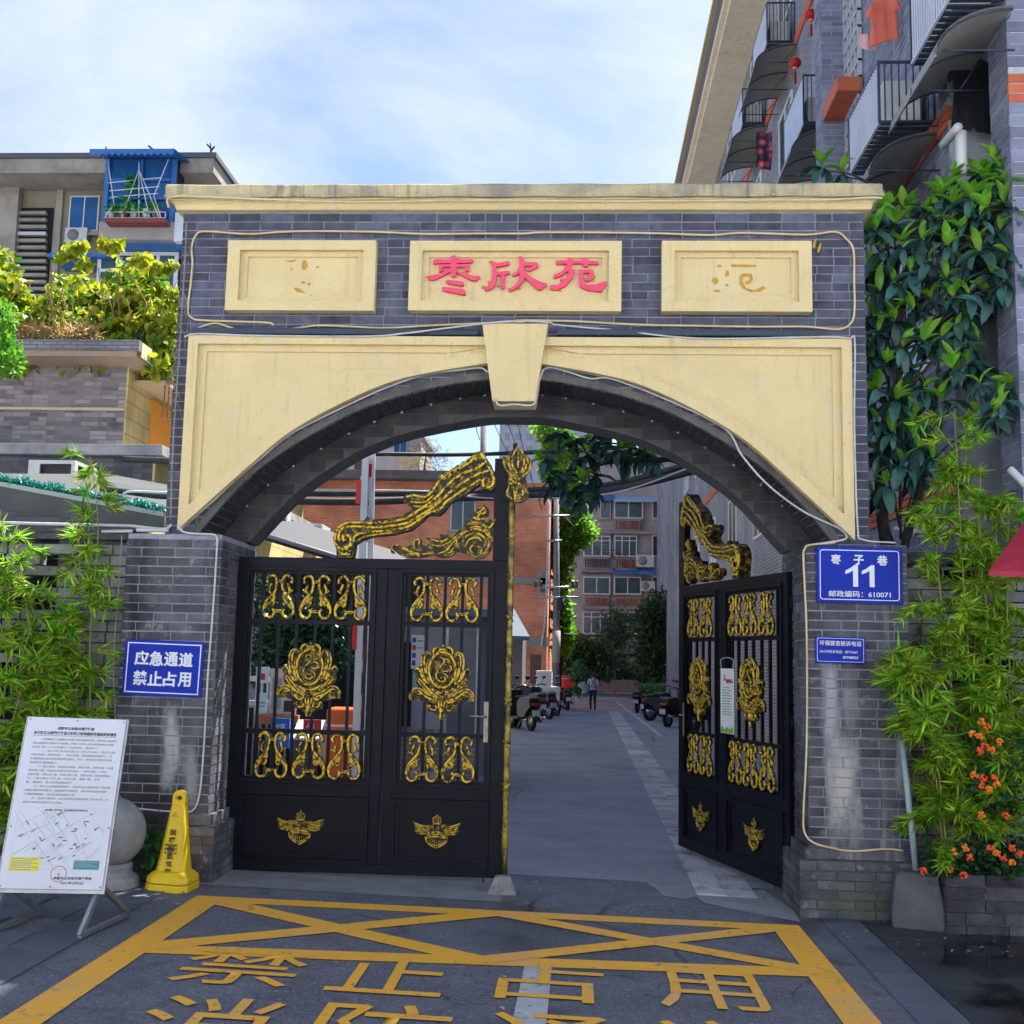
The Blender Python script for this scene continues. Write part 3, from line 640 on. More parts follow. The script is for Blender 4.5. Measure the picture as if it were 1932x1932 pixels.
# ------------------------------------------------------------------ cables and lamp bars on the gateway
def v2(px, py, y=-.02): return at((440+px*960/1932)/2736*1932, (480+py*520/1046)/2736*1932, y=y)
def v3(px, py, y=-.02): return at((1300+px*1100/1932)/2736*1932, (480+py*520/913)/2736*1932, y=y)
cable('light_tube', [v2(585,782), v2(540,768), v2(220,757), v2(150,745), v2(125,700), v2(140,560), v2(150,450), v2(145,370), v2(165,305), v2(215,278), v2(450,292), v2(700,278), v2(1100,280), v2(1400,292), v2(1700,290), v2(1930,290), v3(250,248), v3(500,248), v3(800,252), v3(1050,260), v3(1200,250), v3(1500,258), v3(1635,245), v3(1690,280), v3(1722,335), v3(1725,480), v3(1727,600), v3(1712,670), v3(1650,702), v3(1500,690), v3(1250,690), v3(1000,686), v3(700,680), v3(400,664), v3(150,660), v2(1932,762,-.15), v2(1700,772), v2(1470,782), v2(1200,797), v2(1000,790), v2(820,784), v2(650,805), v2(400,805), v2(270,772), v2(145,812)], .0085, cable_y, 'yellowed light tube looping round the three name panels', 'light tube')
cable('coping_light_tube', [at(318, 392, y=-.12), at(322, 372, y=-.128), at(400, 372, y=-.128), at(650, 381, y=-.128), at(900, 378, y=-.128), at(1150, 380, y=-.128), at(1400, 378, y=-.128), at(1560, 377, y=-.128), at(1640, 373, y=-.128), at(1664, 374, y=-.128)], .009, cable_y, 'yellowed light tube running along the coping edge', 'light tube')
for (a, b, lb) in (((150, 818), (1690, 822), 'dark strip lamp above the left spandrel'), ((330, 722), (1560, 722), 'dark strip lamp above the right spandrel')):
    f = v2 if a[1] > 800 else v3; p, q = f(*a, y=-.04), f(*b, y=-.04); z = (p.z+q.z)/2
    t = empty('strip_lamp', ((p.x+q.x)/2, -.03, z), label=lb, cat='strip lamp', group='strip lamps over the arch'); w = abs(q.x-p.x)
    mb = MB(); mb.box(-w/2, w/2, -.045, .03, -.025, .022); mb.build('housing', lamp_k, t, bevel=.006)
    for i in range(3):
        mb = MB(); x = -w/2+w*(i+.5)/3; mb.box(x-.012, x+.012, -.05, .03, -.032, -.0255); mb.build('bracket', cable_k, t)
cable('white_cable', [v2(105,845,-.1), v2(180,828,-.095), v2(500,838,-.095), v2(1080,842,-.095), v2(1300,825,-.095), v2(1500,800,-.095), v2(1700,775,-.14), at(970, 606, y=-.14), at(1034, 608, y=-.14), at(1045, 612, y=-.1), v3(420,690,-.06), v3(620,708,-.06), v3(1000,745,-.095), v3(1560,738,-.095), v3(1700,745,-.095), v3(1728,765,-.095), at(1612, 800, y=-.095), at(1618, 990, y=-.095), at(1628, 1018, y=-.12), at(1690, 1024, y=-.17)], .007, cable_w, 'white cable running over the spandrels and down the right side')
def va(px, py, y=-.03): return at((440+px*900/1932)/2736*1932, (900+py*600/1288)/2736*1932, y=y)
def vb(px, py, y=-.03): return at((1400+px*900/1932)/2736*1932, (900+py*600/1288)/2736*1932, y=y)
kx = [at(927, 700, y=-.03), at(932, 730, y=-.06), at(936, 757, y=-.15), at(945, 765, y=-.15), at(970, 763, y=-.15), at(1000, 765, y=-.15), at(1010, 757, y=-.15), at(1016, 725, y=-.06), at(1024, 700, y=-.03)]
cable('arch_cable', [va(80,1110,-.1), va(130,1060), va(270,950), va(420,800), va(560,690), va(700,570), va(960,435), va(1250,300), va(1500,215), va(1700,190), va(1810,178), va(1850,200)]+kx+[vb(110,190), vb(150,175), vb(250,200), vb(380,240), vb(505,242), vb(830,365), vb(1150,525), vb(1250,680), vb(1400,850), vb(1600,1000), vb(1800,1095), vb(1848,1140,-.1), vb(1830,1165,-.16), vb(1700,1185,-.165)], .0075, cable_w, 'white cable clipped under the arch edge and round the keystone')
cable('pillar_cable', [at(338, 990, y=-.14), at(345, 1003, y=-.165), at(370, 1007, y=-.165), at(398, 1008, y=-.165), at(409, 1014, y=-.165), at(409, 1040, y=-.165), at(402, 1150, y=-.165), at(392, 1280, y=-.165), at(384, 1420, y=-.165), at(376, 1500, y=-.165), at(362, 1530, y=-.165), at(330, 1532, y=-.165), at(250, 1525, y=-.165), at(214, 1524, y=-.165)], .008, cable_w, 'white cable running down the left pillar')
cable('pillar_tube', [at(1575, 1024, y=-.165), at(1530, 1028, y=-.165), at(1518, 1036, y=-.165), at(1516, 1060, y=-.165), at(1522, 1200, y=-.165), at(1522, 1400, y=-.165), at(1516, 1530, y=-.165), at(1518, 1570, y=-.165), at(1535, 1590, y=-.2), at(1570, 1600, y=-.2), at(1610, 1606, y=-.2), at(1670, 1602, y=-.2), at(1704, 1605, y=-.19)], .008, cable_y, 'cream cable tube running down the right pillar', 'cable')
tw = MB(); rn = random.Random(2)
for i in range(26):
    p = at(346+rn.uniform(-8, 8)-i*.5, 455+i*12, y=-.03); mid = p+Vector((rn.uniform(-.06, .06), -.02, -.06)); tw.tube([p, mid, mid+Vector((rn.uniform(-.06, .06), rn.uniform(-.03, .02), -rn.uniform(.02, .12)))], .0025, 4)
p = at(349, 440, y=-.02); tw.tube(cat_rom([at(352, 420, y=-.02), at(350, 470, y=-.03), at(345, 560, y=-.03), at(336, 700, y=-.03), at(326, 850, y=-.03), at(322, 980, y=-.06)], 5), .006, 5)
o = tw.build('dry_climber', mat('dry stems', (.22, .19, .14), (.35, .32, .27), rough=.9)); tag(o, 'dead climber stems on the left edge of the gateway', 'climber')
# ================================================================== iron gate leaves with gilt castings
gold = mat('worn gilt', (.74, .49, .04), (.035, .03, .012), rough=.36, scale=42, detail=4, metal=.25, lo=.48, hi=.58, bump=.2, bscale=90)
iron = mat('black casting', (.014, .013, .010), (.30, .20, .025), rough=.42, scale=24, detail=4, lo=.50, hi=.66, metal=.15, spec=.3)
steel = mat('worn steel', (.35, .31, .26), (.2, .17, .13), rough=.4, metal=.8, scale=30)
LL, LH = 2.06, 2.34
LX, LY, LZ = -2.12, .30, .10
def squash(mb, start, y0, k):
    for i in range(start, len(mb.v)):
        x, y, z = mb.v[i]; mb.v[i] = (x, y0+(y-y0)*k, z)
def stroke(kb, gb, pts, r, y=0., taper=True, kk=5, ridge=1, base=1.35):
    """raised stroke in the xz plane: dark bed with one or more gilt ridges in front"""
    P = cat_rom([(a, 0, b) for a, b in pts], kk); n = len(P)
    rs = [r*(.35+.65*math.sin(math.pi*min(1., .12+.88*(1-i/(n-1)))) if taper else 1.) for i in range(n)]
    if kb is not None:
        s0 = len(kb.v); kb.tube([(p.x, y, p.z) for p in P], [q*base for q in rs], 6, flat=(0, 1, 0)); squash(kb, s0, y, .8)
    for j in range(ridge):
        off = 0 if ridge == 1 else (j/(ridge-1)-.5)*1.5
        Q = []
        for i, p in enumerate(P):
            t = (P[min(i+1, n-1)]-P[max(i-1, 0)]).normalized(); nn = Vector((-t.z, 0, t.x)); Q.append(p+nn*(off*rs[i])+Vector((0, y-rs[i]*.75, 0)))
        gb.tube([(p.x, p.y, p.z) for p in Q], [q*(.92 if ridge == 1 else 1.05/ridge) for q in rs], 6, flat=(0, 1, 0))
ORN = {}
def ornament_H():
    kb, gb = MB(), MB(); s = .33/590
    def T(pts, sg): return [(sg*(x-272)*s, (295-y)*s) for x, y in pts]
    for sg in (1, -1):
        stroke(kb, gb, T([(112,105),(95,60),(130,15),(185,5),(222,45),(232,130),(212,225),(150,300),(90,375),(62,460),(80,545),(135,582),(190,560),(212,505),(190,460)], sg), 15*s*1.35, taper=False)
        stroke(kb, gb, T([(222,240),(180,320),(110,390),(85,460)], sg), 12*s*1.5)
        stroke(kb, gb, T([(225,290),(190,345),(130,410)], sg), 10*s*1.5)
        stroke(kb, gb, T([(150,255),(130,200),(150,140),(160,110)], sg), 13*s*1.5)
        stroke(kb, gb, T([(150,245),(105,215),(90,190)], sg), 8*s*1.3)
        stroke(kb, gb, T([(190,330),(205,375),(180,410),(160,400)], sg), 13*s*1.5)
        gb.sphere((sg*(150-272)*s, -.012, (295-140)*s), 14*s, 6, 5); gb.sphere((sg*(195-272)*s, -.012, (295-385)*s), 15*s, 6, 5)
    for yy in (85, 490):
        stroke(kb, gb, T([(215, yy), (329, yy)], 1), 16*s, taper=False, ridge=2)
    return kb.mesh('scroll_ornament'), gb.mesh('gilding')
def ornament_medal():
    kb, gb = MB(), MB(); s = .46/1310; cx, cz = 895, 960
    def T(pts, sg=1): return [(sg*(x-cx)*s, (cz-y)*s) for x, y in pts]
    half = [(895,240),(820,235),(740,260),(680,320),(640,400),(540,390),(460,440),(440,600),(450,690),(380,680),(290,740),(280,800),(340,900),(310,960),(340,1060),(380,1120),(260,1200),(215,1290),(235,1410),(370,1400),(480,1440),(600,1460),(565,1530),(600,1620),(740,1640),(800,1700),(850,1790),(895,1800)]
    loop = [((x-cx)*s, (cz-y)*s) for x, y in half]+[(-(x-cx)*s, (cz-y)*s) for x, y in half[::-1][1:-1]]
    kb.xz([loop], -.004, .012)
    oz = (cz-740)*s
    def oval(rx, ry, r, mb, y, n=36): mb.tube([(rx*s*math.cos(2*math.pi*i/n), y, oz+ry*s*math.sin(2*math.pi*i/n)) for i in range(n+1)], r*s, 6, flat=(0, 1, 0))
    oval(285, 375, 40, kb, -.012); oval(285, 375, 30, gb, -.026)
    for i in range(44):
        a = 2*math.pi*i/44; gb.sphere((238*s*math.cos(a), -.012, oz+325*s*math.sin(a)), 13*s, 5, 4)
    kb.sphere((0, 0, oz), 230*s, 14, 8, (1, .12, 1.35))
    for p, r in (([(815,560),(810,500),(860,475),(915,505),(930,570),(870,650),(785,760),(765,880),(830,970),(930,985),(965,925),(905,885),(860,915)], 24), ([(910,660),(980,625),(1060,650),(1090,725),(1030,765),(920,765),(840,810)], 20), ([(960,570),(1025,580),(1010,645)], 20), ([(870,800),(960,830),(1020,900),(1000,970)], 18), ([(930,500),(1010,520),(1070,600)], 18)):
        q = [((x-cx)*s, (cz-y)*s) for x, y in p]; stroke(None, gb, q, r*s, y=-.018)
    for sg in (1, -1):
        for p, r, rg in (([(640,480),(690,420),(690,330),(740,275),(805,262),(835,310),(800,350)], 30, 1), ([(640,450),(590,390),(520,400),(480,470),(470,620),(500,790),(560,950),(610,1030)], 42, 2), ([(560,560),(555,740),(600,920),(640,1010)], 24, 1),
            ([(290,790),(350,715),(420,790),(480,920),(560,1040)], 36, 1), ([(325,990),(390,960),(470,1050),(560,1150),(680,1290)], 40, 2), ([(600,1110),(740,1240),(905,1340)], 36, 2), ([(660,1120),(780,1200),(895,1230)], 28, 1),
            ([(235,1400),(222,1290),(300,1185),(430,1180),(560,1280),(690,1330),(760,1370),(720,1440)], 44, 2), ([(330,1290),(470,1260),(590,1350),(700,1430),(790,1400)], 34, 1), ([(590,1540),(635,1480),(665,1560),(740,1600),(795,1550),(755,1490)], 28, 1), ([(820,1380),(840,1500),(870,1640)], 24, 1)):
            stroke(kb, gb, T(p, sg), r*s, y=-.008, ridge=rg)
        gb.sphere((sg*(610-cx)*s, -.02, (cz-1020)*s), 34*s, 7, 5); gb.sphere((sg*(940-cx)*s, -.016, (cz-310)*s), 28*s, 7, 5)
    stroke(kb, gb, T([(895,1380),(893,1520),(880,1690),(870,1790)]), 38*s, y=-.008)
    for z in (225, 300): gb.sphere((0, -.014, (cz-z)*s), 26*s, 7, 5)
    return kb.mesh('medallion'), gb.mesh('gilding')
def ornament_wing():
    kb, gb = MB(), MB(); s = .37/520; cx, cz = 362, 265
    def T(pts, sg=1): return [(sg*(x-cx)*s, (cz-y)*s) for x, y in pts]
    sh = [(362,430),(300,395),(245,340),(250,290),(225,300),(180,290),(130,255),(105,160),(180,190),(290,185),(320,180),(310,120),(362,90)]
    loop = T(sh)+T(sh[::-1][1:-1], -1); kb.xz([loop], -.004, .004)
    for sg in (1, -1):
        for k in range(5):
            stroke(None, gb, T([(290,200+k*16),(220,205+k*20),(160,200+k*18-(4-k)*4),(112+k*14,168+k*26)], sg), 9*s, y=-.006)
        stroke(None, gb, T([(248,310),(262,360),(310,398),(362,428)], sg), 10*s, y=-.006, taper=False)
        stroke(None, gb, T([(270,335),(300,370),(362,402)], sg), 7*s, y=-.006, taper=False)
        for k in range(3): stroke(None, gb, T([(362-k*22,345),(362-k*18,385-k*10)], sg), 5*s, y=-.006)
        for k in range(4): stroke(None, gb, T([(362-k*15,245),(362-k*22,195)], sg), 5*s, y=-.006)
        stroke(None, gb, T([(362,105),(330,115),(318,140),(325,172)], sg), 6*s, y=-.006); stroke(None, gb, T([(362,110),(345,140),(345,172)], sg), 5*s, y=-.006)
    for yy in (268, 290, 312): stroke(None, gb, T([(262,yy+8),(362,yy-6),(462,yy+8)]), 11*s, y=-.008, taper=False)
    stroke(None, gb, T([(320,178),(404,178)]), 8*s, y=-.006, taper=False); gb.sphere((0, -.008, (cz-92)*s), 9*s, 6, 4)
    return kb.mesh('crest'), gb.mesh('gilding')
def zs(px, py):   # left leaf crown work: view 880..1440 x 1180..1500 -> leaf space
    p = at((880+px*560/1932)/2736*1932, (1180+py*320/1104)/2736*1932, y=LY); return (p.x-LX, p.z-LZ)
def ornament_scroll():
    kb, gb = MB(), MB(); T = lambda pts: [zs(*p) for p in pts]
    out = [(50,900),(70,820),(110,770),(170,735),(330,735),(360,690),(395,725),(560,715),(680,690),(760,640),(770,620),(695,560),(690,520),(730,490),(900,495),(960,430),(1030,330),(1130,265),(1220,230),(1290,175),(1350,110),(1400,95),(1440,140),(1500,230),(1540,330),(1540,420),(1490,460),(1420,450),(1390,400),(1250,500),(1120,570),(1070,640),(1020,685),(920,680),(860,740),(760,820),(600,860),(400,880),(310,910),(250,950),(230,1075),(80,1075),(75,1000)]
    kb.xz([T(out)], -.05, .05); r = .0115
    for y in (-.05,):
        stroke(None, gb, T([(165,925),(140,905),(150,870),(195,880),(212,940),(165,1000),(95,980),(65,900),(90,815),(170,760),(300,755),(420,760),(570,745),(700,720),(800,665),(900,600),(1000,520),(1100,410),(1230,310),(1380,250),(1440,180),(1405,115)]), r*1.25, y=y, taper=False)
        stroke(None, gb, T([(110,930),(100,870),(150,800),(260,790),(420,800),(580,785),(720,760),(830,700),(930,640),(1030,560),(1130,470),(1270,370),(1400,300),(1480,280)]), r*1.2, y=y, taper=False)
        stroke(None, gb, T([(150,980),(220,960),(250,880),(330,850),(420,840),(590,825),(740,790),(850,720),(930,665),(1020,640),(1080,570),(1190,490),(1320,410),(1400,360)]), r*1.2, y=y, taper=False)
        stroke(None, gb, T([(250,930),(330,885),(420,868),(600,845)]), r*.8, y=y); stroke(None, gb, T([(720,520),(790,505),(890,520),(960,460),(1040,350),(1130,285),(1220,250),(1300,200),(1370,130)]), r*1.1, y=y, taper=False)
        stroke(None, gb, T([(730,550),(800,570),(900,560),(970,500)]), r, y=y); stroke(None, gb, T([(780,600),(860,610),(950,600),(1040,520)]), r, y=y)
        stroke(None, gb, T([(1395,120),(1450,200),(1500,290),(1520,370),(1490,430),(1430,420),(1420,370),(1460,350),(1480,385)]), r*1.2, y=y, taper=False)
        for i in range(7):
            a = (1020+i*48, 360-i*30); stroke(None, gb, T([(a[0],a[1]+20),(a[0]+5,a[1]-20),(a[0]+40,a[1]-40),(a[0]+55,a[1]-10),(a[0]+30,a[1]+5)]), r*.8, y=y)
        stroke(None, gb, T([(95,1010),(150,1045),(215,1010)]), r, y=y); stroke(None, gb, T([(95,1045),(205,1045)]), r, y=y, taper=False)
    return kb.mesh('scroll_bracket'), gb.mesh('gilding')
def ornament_acanthus():
    kb, gb = MB(), MB(); T = lambda pts: [zs(*p) for p in pts]
    out = [(575,1030),(565,980),(600,950),(660,960),(700,985),(745,960),(760,900),(800,880),(850,910),(850,950),(900,970),(920,940),(895,890),(950,890),(1030,900),(1025,850),(1060,865),(1150,850),(1240,790),(1260,730),(1310,730),(1310,690),(1350,640),(1380,600),(1430,585),(1470,620),(1470,670),(1440,700),(1490,725),(1520,705),(1550,730),(1555,790),(1530,790),(1520,900),(1490,1000),(1430,1070),(1360,1085),(1280,1040),(1180,1010),(1130,1060),(1050,1075),(950,1050),(850,1070),(700,1068),(640,1040),(600,1000),(600,1030)]
    kb.xz([T(out)], -.03, .03); r = .010; y = -.03
    for p in ([(610,1020),(580,990),(605,958),(680,985),(760,1020),(850,1040),(960,1030)],[(800,1010),(780,950),(800,905),(840,920),(825,960)],[(900,910),(960,960),(1060,960),(1150,900),(1230,840)],[(930,900),(1040,925),(1120,880)],[(1000,1040),(1080,1010),(1130,950),(1180,900)],[(1060,1050),(1120,1030),(1150,980)],
              [(1340,1040),(1300,1000),(1330,960),(1390,980),(1400,1040),(1340,1075)],[(1200,990),(1180,920),(1250,840),(1360,810),(1450,850),(1480,930),(1440,1020),(1380,1060)],[(1220,960),(1260,880),(1360,850),(1430,890),(1440,960)],[(1250,980),(1290,910),(1370,890),(1410,930)],[(1270,770),(1330,750),(1400,760),(1470,800),(1510,760),(1530,720)],[(1290,800),(1380,790),(1460,830),(1500,900)],
              [(1320,710),(1370,700),(1400,640),(1450,610)],[(1350,650),(1400,670),(1450,660)],[(1380,620),(1420,610),(1450,640),(1420,680)],[(1330,690),(1360,720),(1430,715)],[(660,1050),(760,1040),(850,1060)],[(680,1000),(740,1000),(790,1050)]):
        stroke(None, gb, T(p), r, y=y)
    return kb.mesh('acanthus_ornament'), gb.mesh('gilding')
def ornament_finial():
    kb, gb = MB(), MB(); T = lambda pts: [zs(*p) for p in pts]
    half = [(1740,30),(1700,90),(1665,105),(1650,160),(1610,150),(1595,200),(1620,280),(1660,340),(1640,400),(1650,430),(1625,490),(1640,540),(1690,570),(1700,575)]
    out = half+[(1740*2-40-x if y < 200 else 2*1735-x, y) for x, y in half[::-1]]
    kb.xz([T(out)], -.045, .0)
    c0 = zs(1735, 230)
    for p, r in (([(1745,60),(1705,130),(1690,220),(1720,290),(1740,310)], .011), ([(1750,60),(1790,130),(1800,220),(1775,290),(1745,310)], .011), ([(1665,130),(1660,220),(1700,310)], .011), ([(1820,130),(1830,220),(1785,310)], .011), ([(1612,175),(1630,270),(1690,340)], .010), ([(1862,190),(1845,280),(1790,340)], .010),
                 ([(1745,120),(1745,260)], .014), ([(1660,420),(1645,500),(1690,545)], .010), ([(1770,420),(1790,500),(1745,545)], .010), ([(1700,440),(1715,500),(1715,560)], .010), ([(1740,440),(1725,500),(1715,560)], .009), ([(1655,390),(1690,410)], .012), ([(1775,390),(1740,410)], .012), ([(1665,355),(1695,370)], .012), ([(1765,355),(1740,370)], .012)):
        stroke(None, gb, T(p), r, y=-.045)
    cc = zs(1712, 380); n = 14
    gb.tube([(cc[0]+.014*math.cos(2*math.pi*i/n), -.055, cc[1]+.02*math.sin(2*math.pi*i/n)) for i in range(n+1)], .005, 6, flat=(0, 1, 0)); gb.sphere((cc[0], -.05, cc[1]), .009, 8, 6)
    return kb.mesh('finial'), gb.mesh('gilding')
ORNS = {'H': ornament_H(), 'M': ornament_medal(), 'W': ornament_wing(), 'S': ornament_scroll(), 'A': ornament_acanthus(), 'F': ornament_finial()}
for a, b in ORNS.values(): a.materials.append(iron); b.materials.append(gold)
ONAME = {'H': 'scroll_ornament', 'M': 'medallion', 'W': 'winged_crest', 'S': 'scroll_bracket', 'A': 'acanthus_ornament', 'F': 'finial'}
def put_orn(kind, t, x, z, sx, y=-.028):
    k, g = ORNS[kind]
    o = link(ONAME[kind], k, t); o.location = (sx*x, y, z); o.scale = (sx, 1, 1)
    c = link('gilding', g, o)
    return o
def cane(t, sx):
    put_orn('F', t, .0, 0, sx, -.035)
    c = zs(1690, 560); x = c[0]
    mb = MB(); zt = c[1]+.01; zz = [zt-i*(zt-.02)/24 for i in range(25)]
    mb.tube([(sx*(x+.0), -.05, z) for z in zz], [.024+.003*math.sin(i*2.1) for i in range(25)], 10); o = mb.build('gilt_cane', cane_m, t)
    for i in range(9):
        z = zt-.28-i*.31
        if z > .1:
            kn = MB(); kn.tube([(sx*x-.028, -.062, z-.022), (sx*x, -.08, z), (sx*x+.028, -.062, z+.022)], .006, 5); kn.tube([(sx*x-.028, -.062, z+.022), (sx*x, -.081, z), (sx*x+.028, -.062, z-.022)], .006, 5)
            kn.build('cane_knot', gold, o)
cane_m = mat('streaked gilt', (.42, .29, .03), (.05, .042, .012), rough=.4, scale=9, detail=6, metal=.2, lo=.42, hi=.58, streak=((.02, .02, .012), .9, 60, .48, .58))
def gate_leaf(sx, loc, rz, label, roll=0., notice=False):
    t = empty('iron_gate_leaf', loc, label=label, cat='gate leaf', group='iron gate leaves', rot=(0, roll, rz))
    def B(name, x0, x1, z0, z1, y0=-.03, y1=.03, bv=.004, m=black):
        mb = MB(); mb.box(min(sx*x0, sx*x1), max(sx*x0, sx*x1), y0, y1, z0, z1); return mb.build(name, m, t, bevel=bv)
    B('hinge_stile', 0, .075, 0, LH); B('stile', 1.085, 1.165, .07, LH-.075, -.028, .028); B('stile', 1.175, 1.255, .07, LH-.075, -.029, .029)
    B('meeting_stile', 1.985, LL+.035, 0, LH); B('top_rail', .075, 1.985, LH-.075, LH, -.031, .029); B('bottom_rail', .075, 1.985, 0, .07, -.031, .029)
    for (a, b, n) in ((.075, 1.085, 0), (1.255, 1.985, 1)):
        B('middle_rail', a, b, .55, .64, -.026, .026)
        fr = MB()   # stepped moulding round the grille and round the lower panel
        def ring(x0, x1, z0, z1, w, y0, y1):
            xs = sorted((sx*x0, sx*x1)); fr.xz([[(xs[0], z0), (xs[1], z0), (xs[1], z1), (xs[0], z1)], [(xs[0]+w, z0+w), (xs[1]-w, z0+w), (xs[1]-w, z1-w), (xs[0]+w, z1-w)]], y0, y1)
        ring(a, b, .64, LH-.075, .028, -.042, .02); ring(a+.0281, b-.0281, .6681, LH-.1031, .022, -.018, .018)
        fr.build('grille_frame', black, t, bevel=.004)
        fr = MB(); ring(a, b, .07, .55, .03, -.044, .02); ring(a+.0301, b-.0301, .1001, .5199, .03, -.026, .02); fr.build('panel_moulding', black, t, bevel=.005)
        B('panel', a+.06, b-.06, .13, .49, -.016, .012, bv=0)
        z0, z1 = .69, LH-.125
        B('cross_bar', a+.05, b-.05, 1.005, 1.04, -.014, .014, .002); B('cross_bar', a+.05, b-.05, 1.83, 1.865, -.014, .014, .002)
        bars = (.20, .335, .475, .62, .755, .89, 1.01) if n == 0 else (1.335, 1.475, 1.61, 1.745, 1.885)
        for x in bars: B('bar', x-.011, x+.011, z0, z1, -.011, .011, .0)
        for x in ((.335, .62, .89) if n == 0 else (1.475, 1.745)):
            put_orn('H', t, x, 2.035, sx); put_orn('H', t, x, .845, sx)
        put_orn('M', t, .60 if n == 0 else 1.61, 1.43, sx, -.03); put_orn('W', t, .575 if n == 0 else 1.60, .315, sx, -.022)
    B('post', 1.968, LL+.035, LH, 3.13, -.032, .032)
    put_orn('S', t, 0, 0, sx, 0); put_orn('A', t, 0, 0, sx, 0)
    if sx > 0: cane(t, sx)
    for z in (.25, 1.2, 2.1):
        mb = MB(); mb.lathe([(.014, -.05), (.014, .05)], 8, (-sx*.012, .0, z)); mb.build('hinge', black, t)
    B('latch_plate', 1.93, 1.965, .98, 1.28, -.05, -.0425, .002, steel); mb = MB(); mb.tube([(sx*1.948, -.05, 1.17), (sx*1.948, -.085, 1.17), (sx*1.93, -.09, 1.17), (sx*1.82, -.09, 1.172)], .008, 8); mb.build('handle', steel, t)
    mb = MB(); mb.tube([(sx*1.95, .035, .3), (sx*1.95, .035, -.06)], .008, 6); mb.build('drop_bolt', steel, t)
    return t
left_leaf = gate_leaf(1, (LX, LY, LZ), 0, 'left black iron gate leaf, closed, with gilt medallions and crests')
RH = Vector((2.10, .34, .06)); fe = at(1287, 1590, y=2.32); ang = math.atan2(2.32-RH.y, fe.x-RH.x)
right_leaf = gate_leaf(-1, RH, ang-math.pi, 'right black iron gate leaf standing open into the alley', roll=0)
# notice hung on the open leaf
paper = mat('white paper board', (.78, .80, .78), (.70, .73, .72), rough=.6, scale=5)
ink = mat('dark print', (.03, .03, .035), rough=.6)
ink_red = mat('red print', (.55, .03, .06), rough=.6); ink_green = mat('green print', (.18, .45, .04), rough=.6)
t = empty('hanging_notice', RH+Matrix.Rotation(ang-math.pi, 3, 'Z') @ Vector((-.98, -.06, 1.33)), rz=ang-math.pi, label='white notice sheet hanging from the open gate leaf', cat='notice')
mb = MB(); mb.box(-.125, .125, -.006, .0, -.26, .27); mb.build('sheet', paper, t)
mb = MB(); mb.tube(cat_rom([(-.11, -.004, .27), (-.12, -.004, .34), (0, -.004, .36), (.12, -.004, .34), (.11, -.004, .27)], 5), .004, 5); mb.build('wire', cable_w, t)
text_on(t, 'heading', '人', (-.04, -.0075, .19), .06, ink_red, .02); text_on(t, 'heading', '温馨提示', (.05, -.0075, .165), .035, ink_red, .015)
for i in range(11): mb = MB(); w = .09 if i else .05; mb.box(-w, w-(.03 if i % 3 == 2 else 0), -.0075, -.0062, .11-i*.022, .118-i*.022); mb.build('print_line', mat('grey print', (.3, .32, .34), rough=.6), t)
mb = MB(); mb.xz([[(-.12, -.255), (.12, -.255), (.12, -.22), (.09, -.20), (.06, -.225), (0, -.205), (-.05, -.23), (-.09, -.20), (-.12, -.22)]], -.0075, -.0062); mb.build('grass_print', ink_green, t)
# ================================================================== signs and things by the gate
blue = mat('blue enamel sign', (.003, .022, .34), (.004, .028, .38), rough=.4, scale=3, spec=.15)
wht = mat('white enamel', (.72, .76, .80), rough=.45)
plate_w = mat('white sign face', (.68, .70, .74), (.62, .64, .69), rough=.4, scale=2)
def rrect(x0, x1, z0, z1, r, n=5):
    out = []
    for cx, cz, a0 in ((x1-r, z1-r, 0), (x0+r, z1-r, 90), (x0+r, z0+r, 180), (x1-r, z0+r, 270)):
        for i in range(n+1): a = R(a0+90*i/n); out.append((cx+r*math.cos(a), cz+r*math.sin(a)))
    return out
def sign(name, loc, w, h, label, inset, lw, rad, texts, m=blue, tilt=0.):
    t = empty(name, loc, label=label, cat='sign', rot=(0, tilt, 0))
    mb = MB(); mb.box(-w/2, w/2, -.012, 0, -h/2, h/2); mb.build('plate', m, t, bevel=.002)
    mb = MB(); a = rrect(-w/2+inset, w/2-inset, -h/2+inset, h/2-inset, rad); b = rrect(-w/2+inset+lw, w/2-inset-lw, -h/2+inset+lw, h/2-inset-lw, max(.001, rad-lw))
    mb.xz([a, b], -.0135, -.0118); mb.build('border', wht, t)
    for (s, x, z, fw, fh, bold) in texts: text_on(t, 'lettering', s, (x, -.0132, z), 1, wht, bold, fit=(fw, fh), extrude=.0012)
    for sx in (-1, 1):
        for sz in (-1, 1): mb = MB(); mb.sphere((sx*(w/2-.018), -.0125, sz*(h/2-.018)), .005, 6, 4); mb.build('rivet', steel, t)
    return t
c = at(1622, 1085, y=-.175)
a, b = at(1539, 1031, y=-.175), at(1704, 1137, y=-.175)
sign('address_sign', (c.x, -.158, c.z), .60, .40, 'large blue address plate numbered 11 on the right pillar', .022, .006, .022,
     [('枣', -.165, .108, .072, .072, .03), ('子', -.005, .108, .072, .072, .03), ('巷', .16, .108, .072, .072, .03), ('邮政编码：610071', 0, -.135, .43, .046, .010)], tilt=R(.4))
t = [o for o in COL.objects if o.name.startswith('address_sign')][0]
for x in (-.055, .060):
    mb = MB(); mb.xz([[(x+.044, -.083), (x+.044, .073), (x+.022, .073), (x-.010, .048), (x-.044, .030), (x-.044, .006), (x-.012, .018), (x+.010, .033), (x+.010, -.083)]], -.0145, -.0118); mb.build('lettering', wht, t)
c = at(1586, 1226.5, y=-.175)
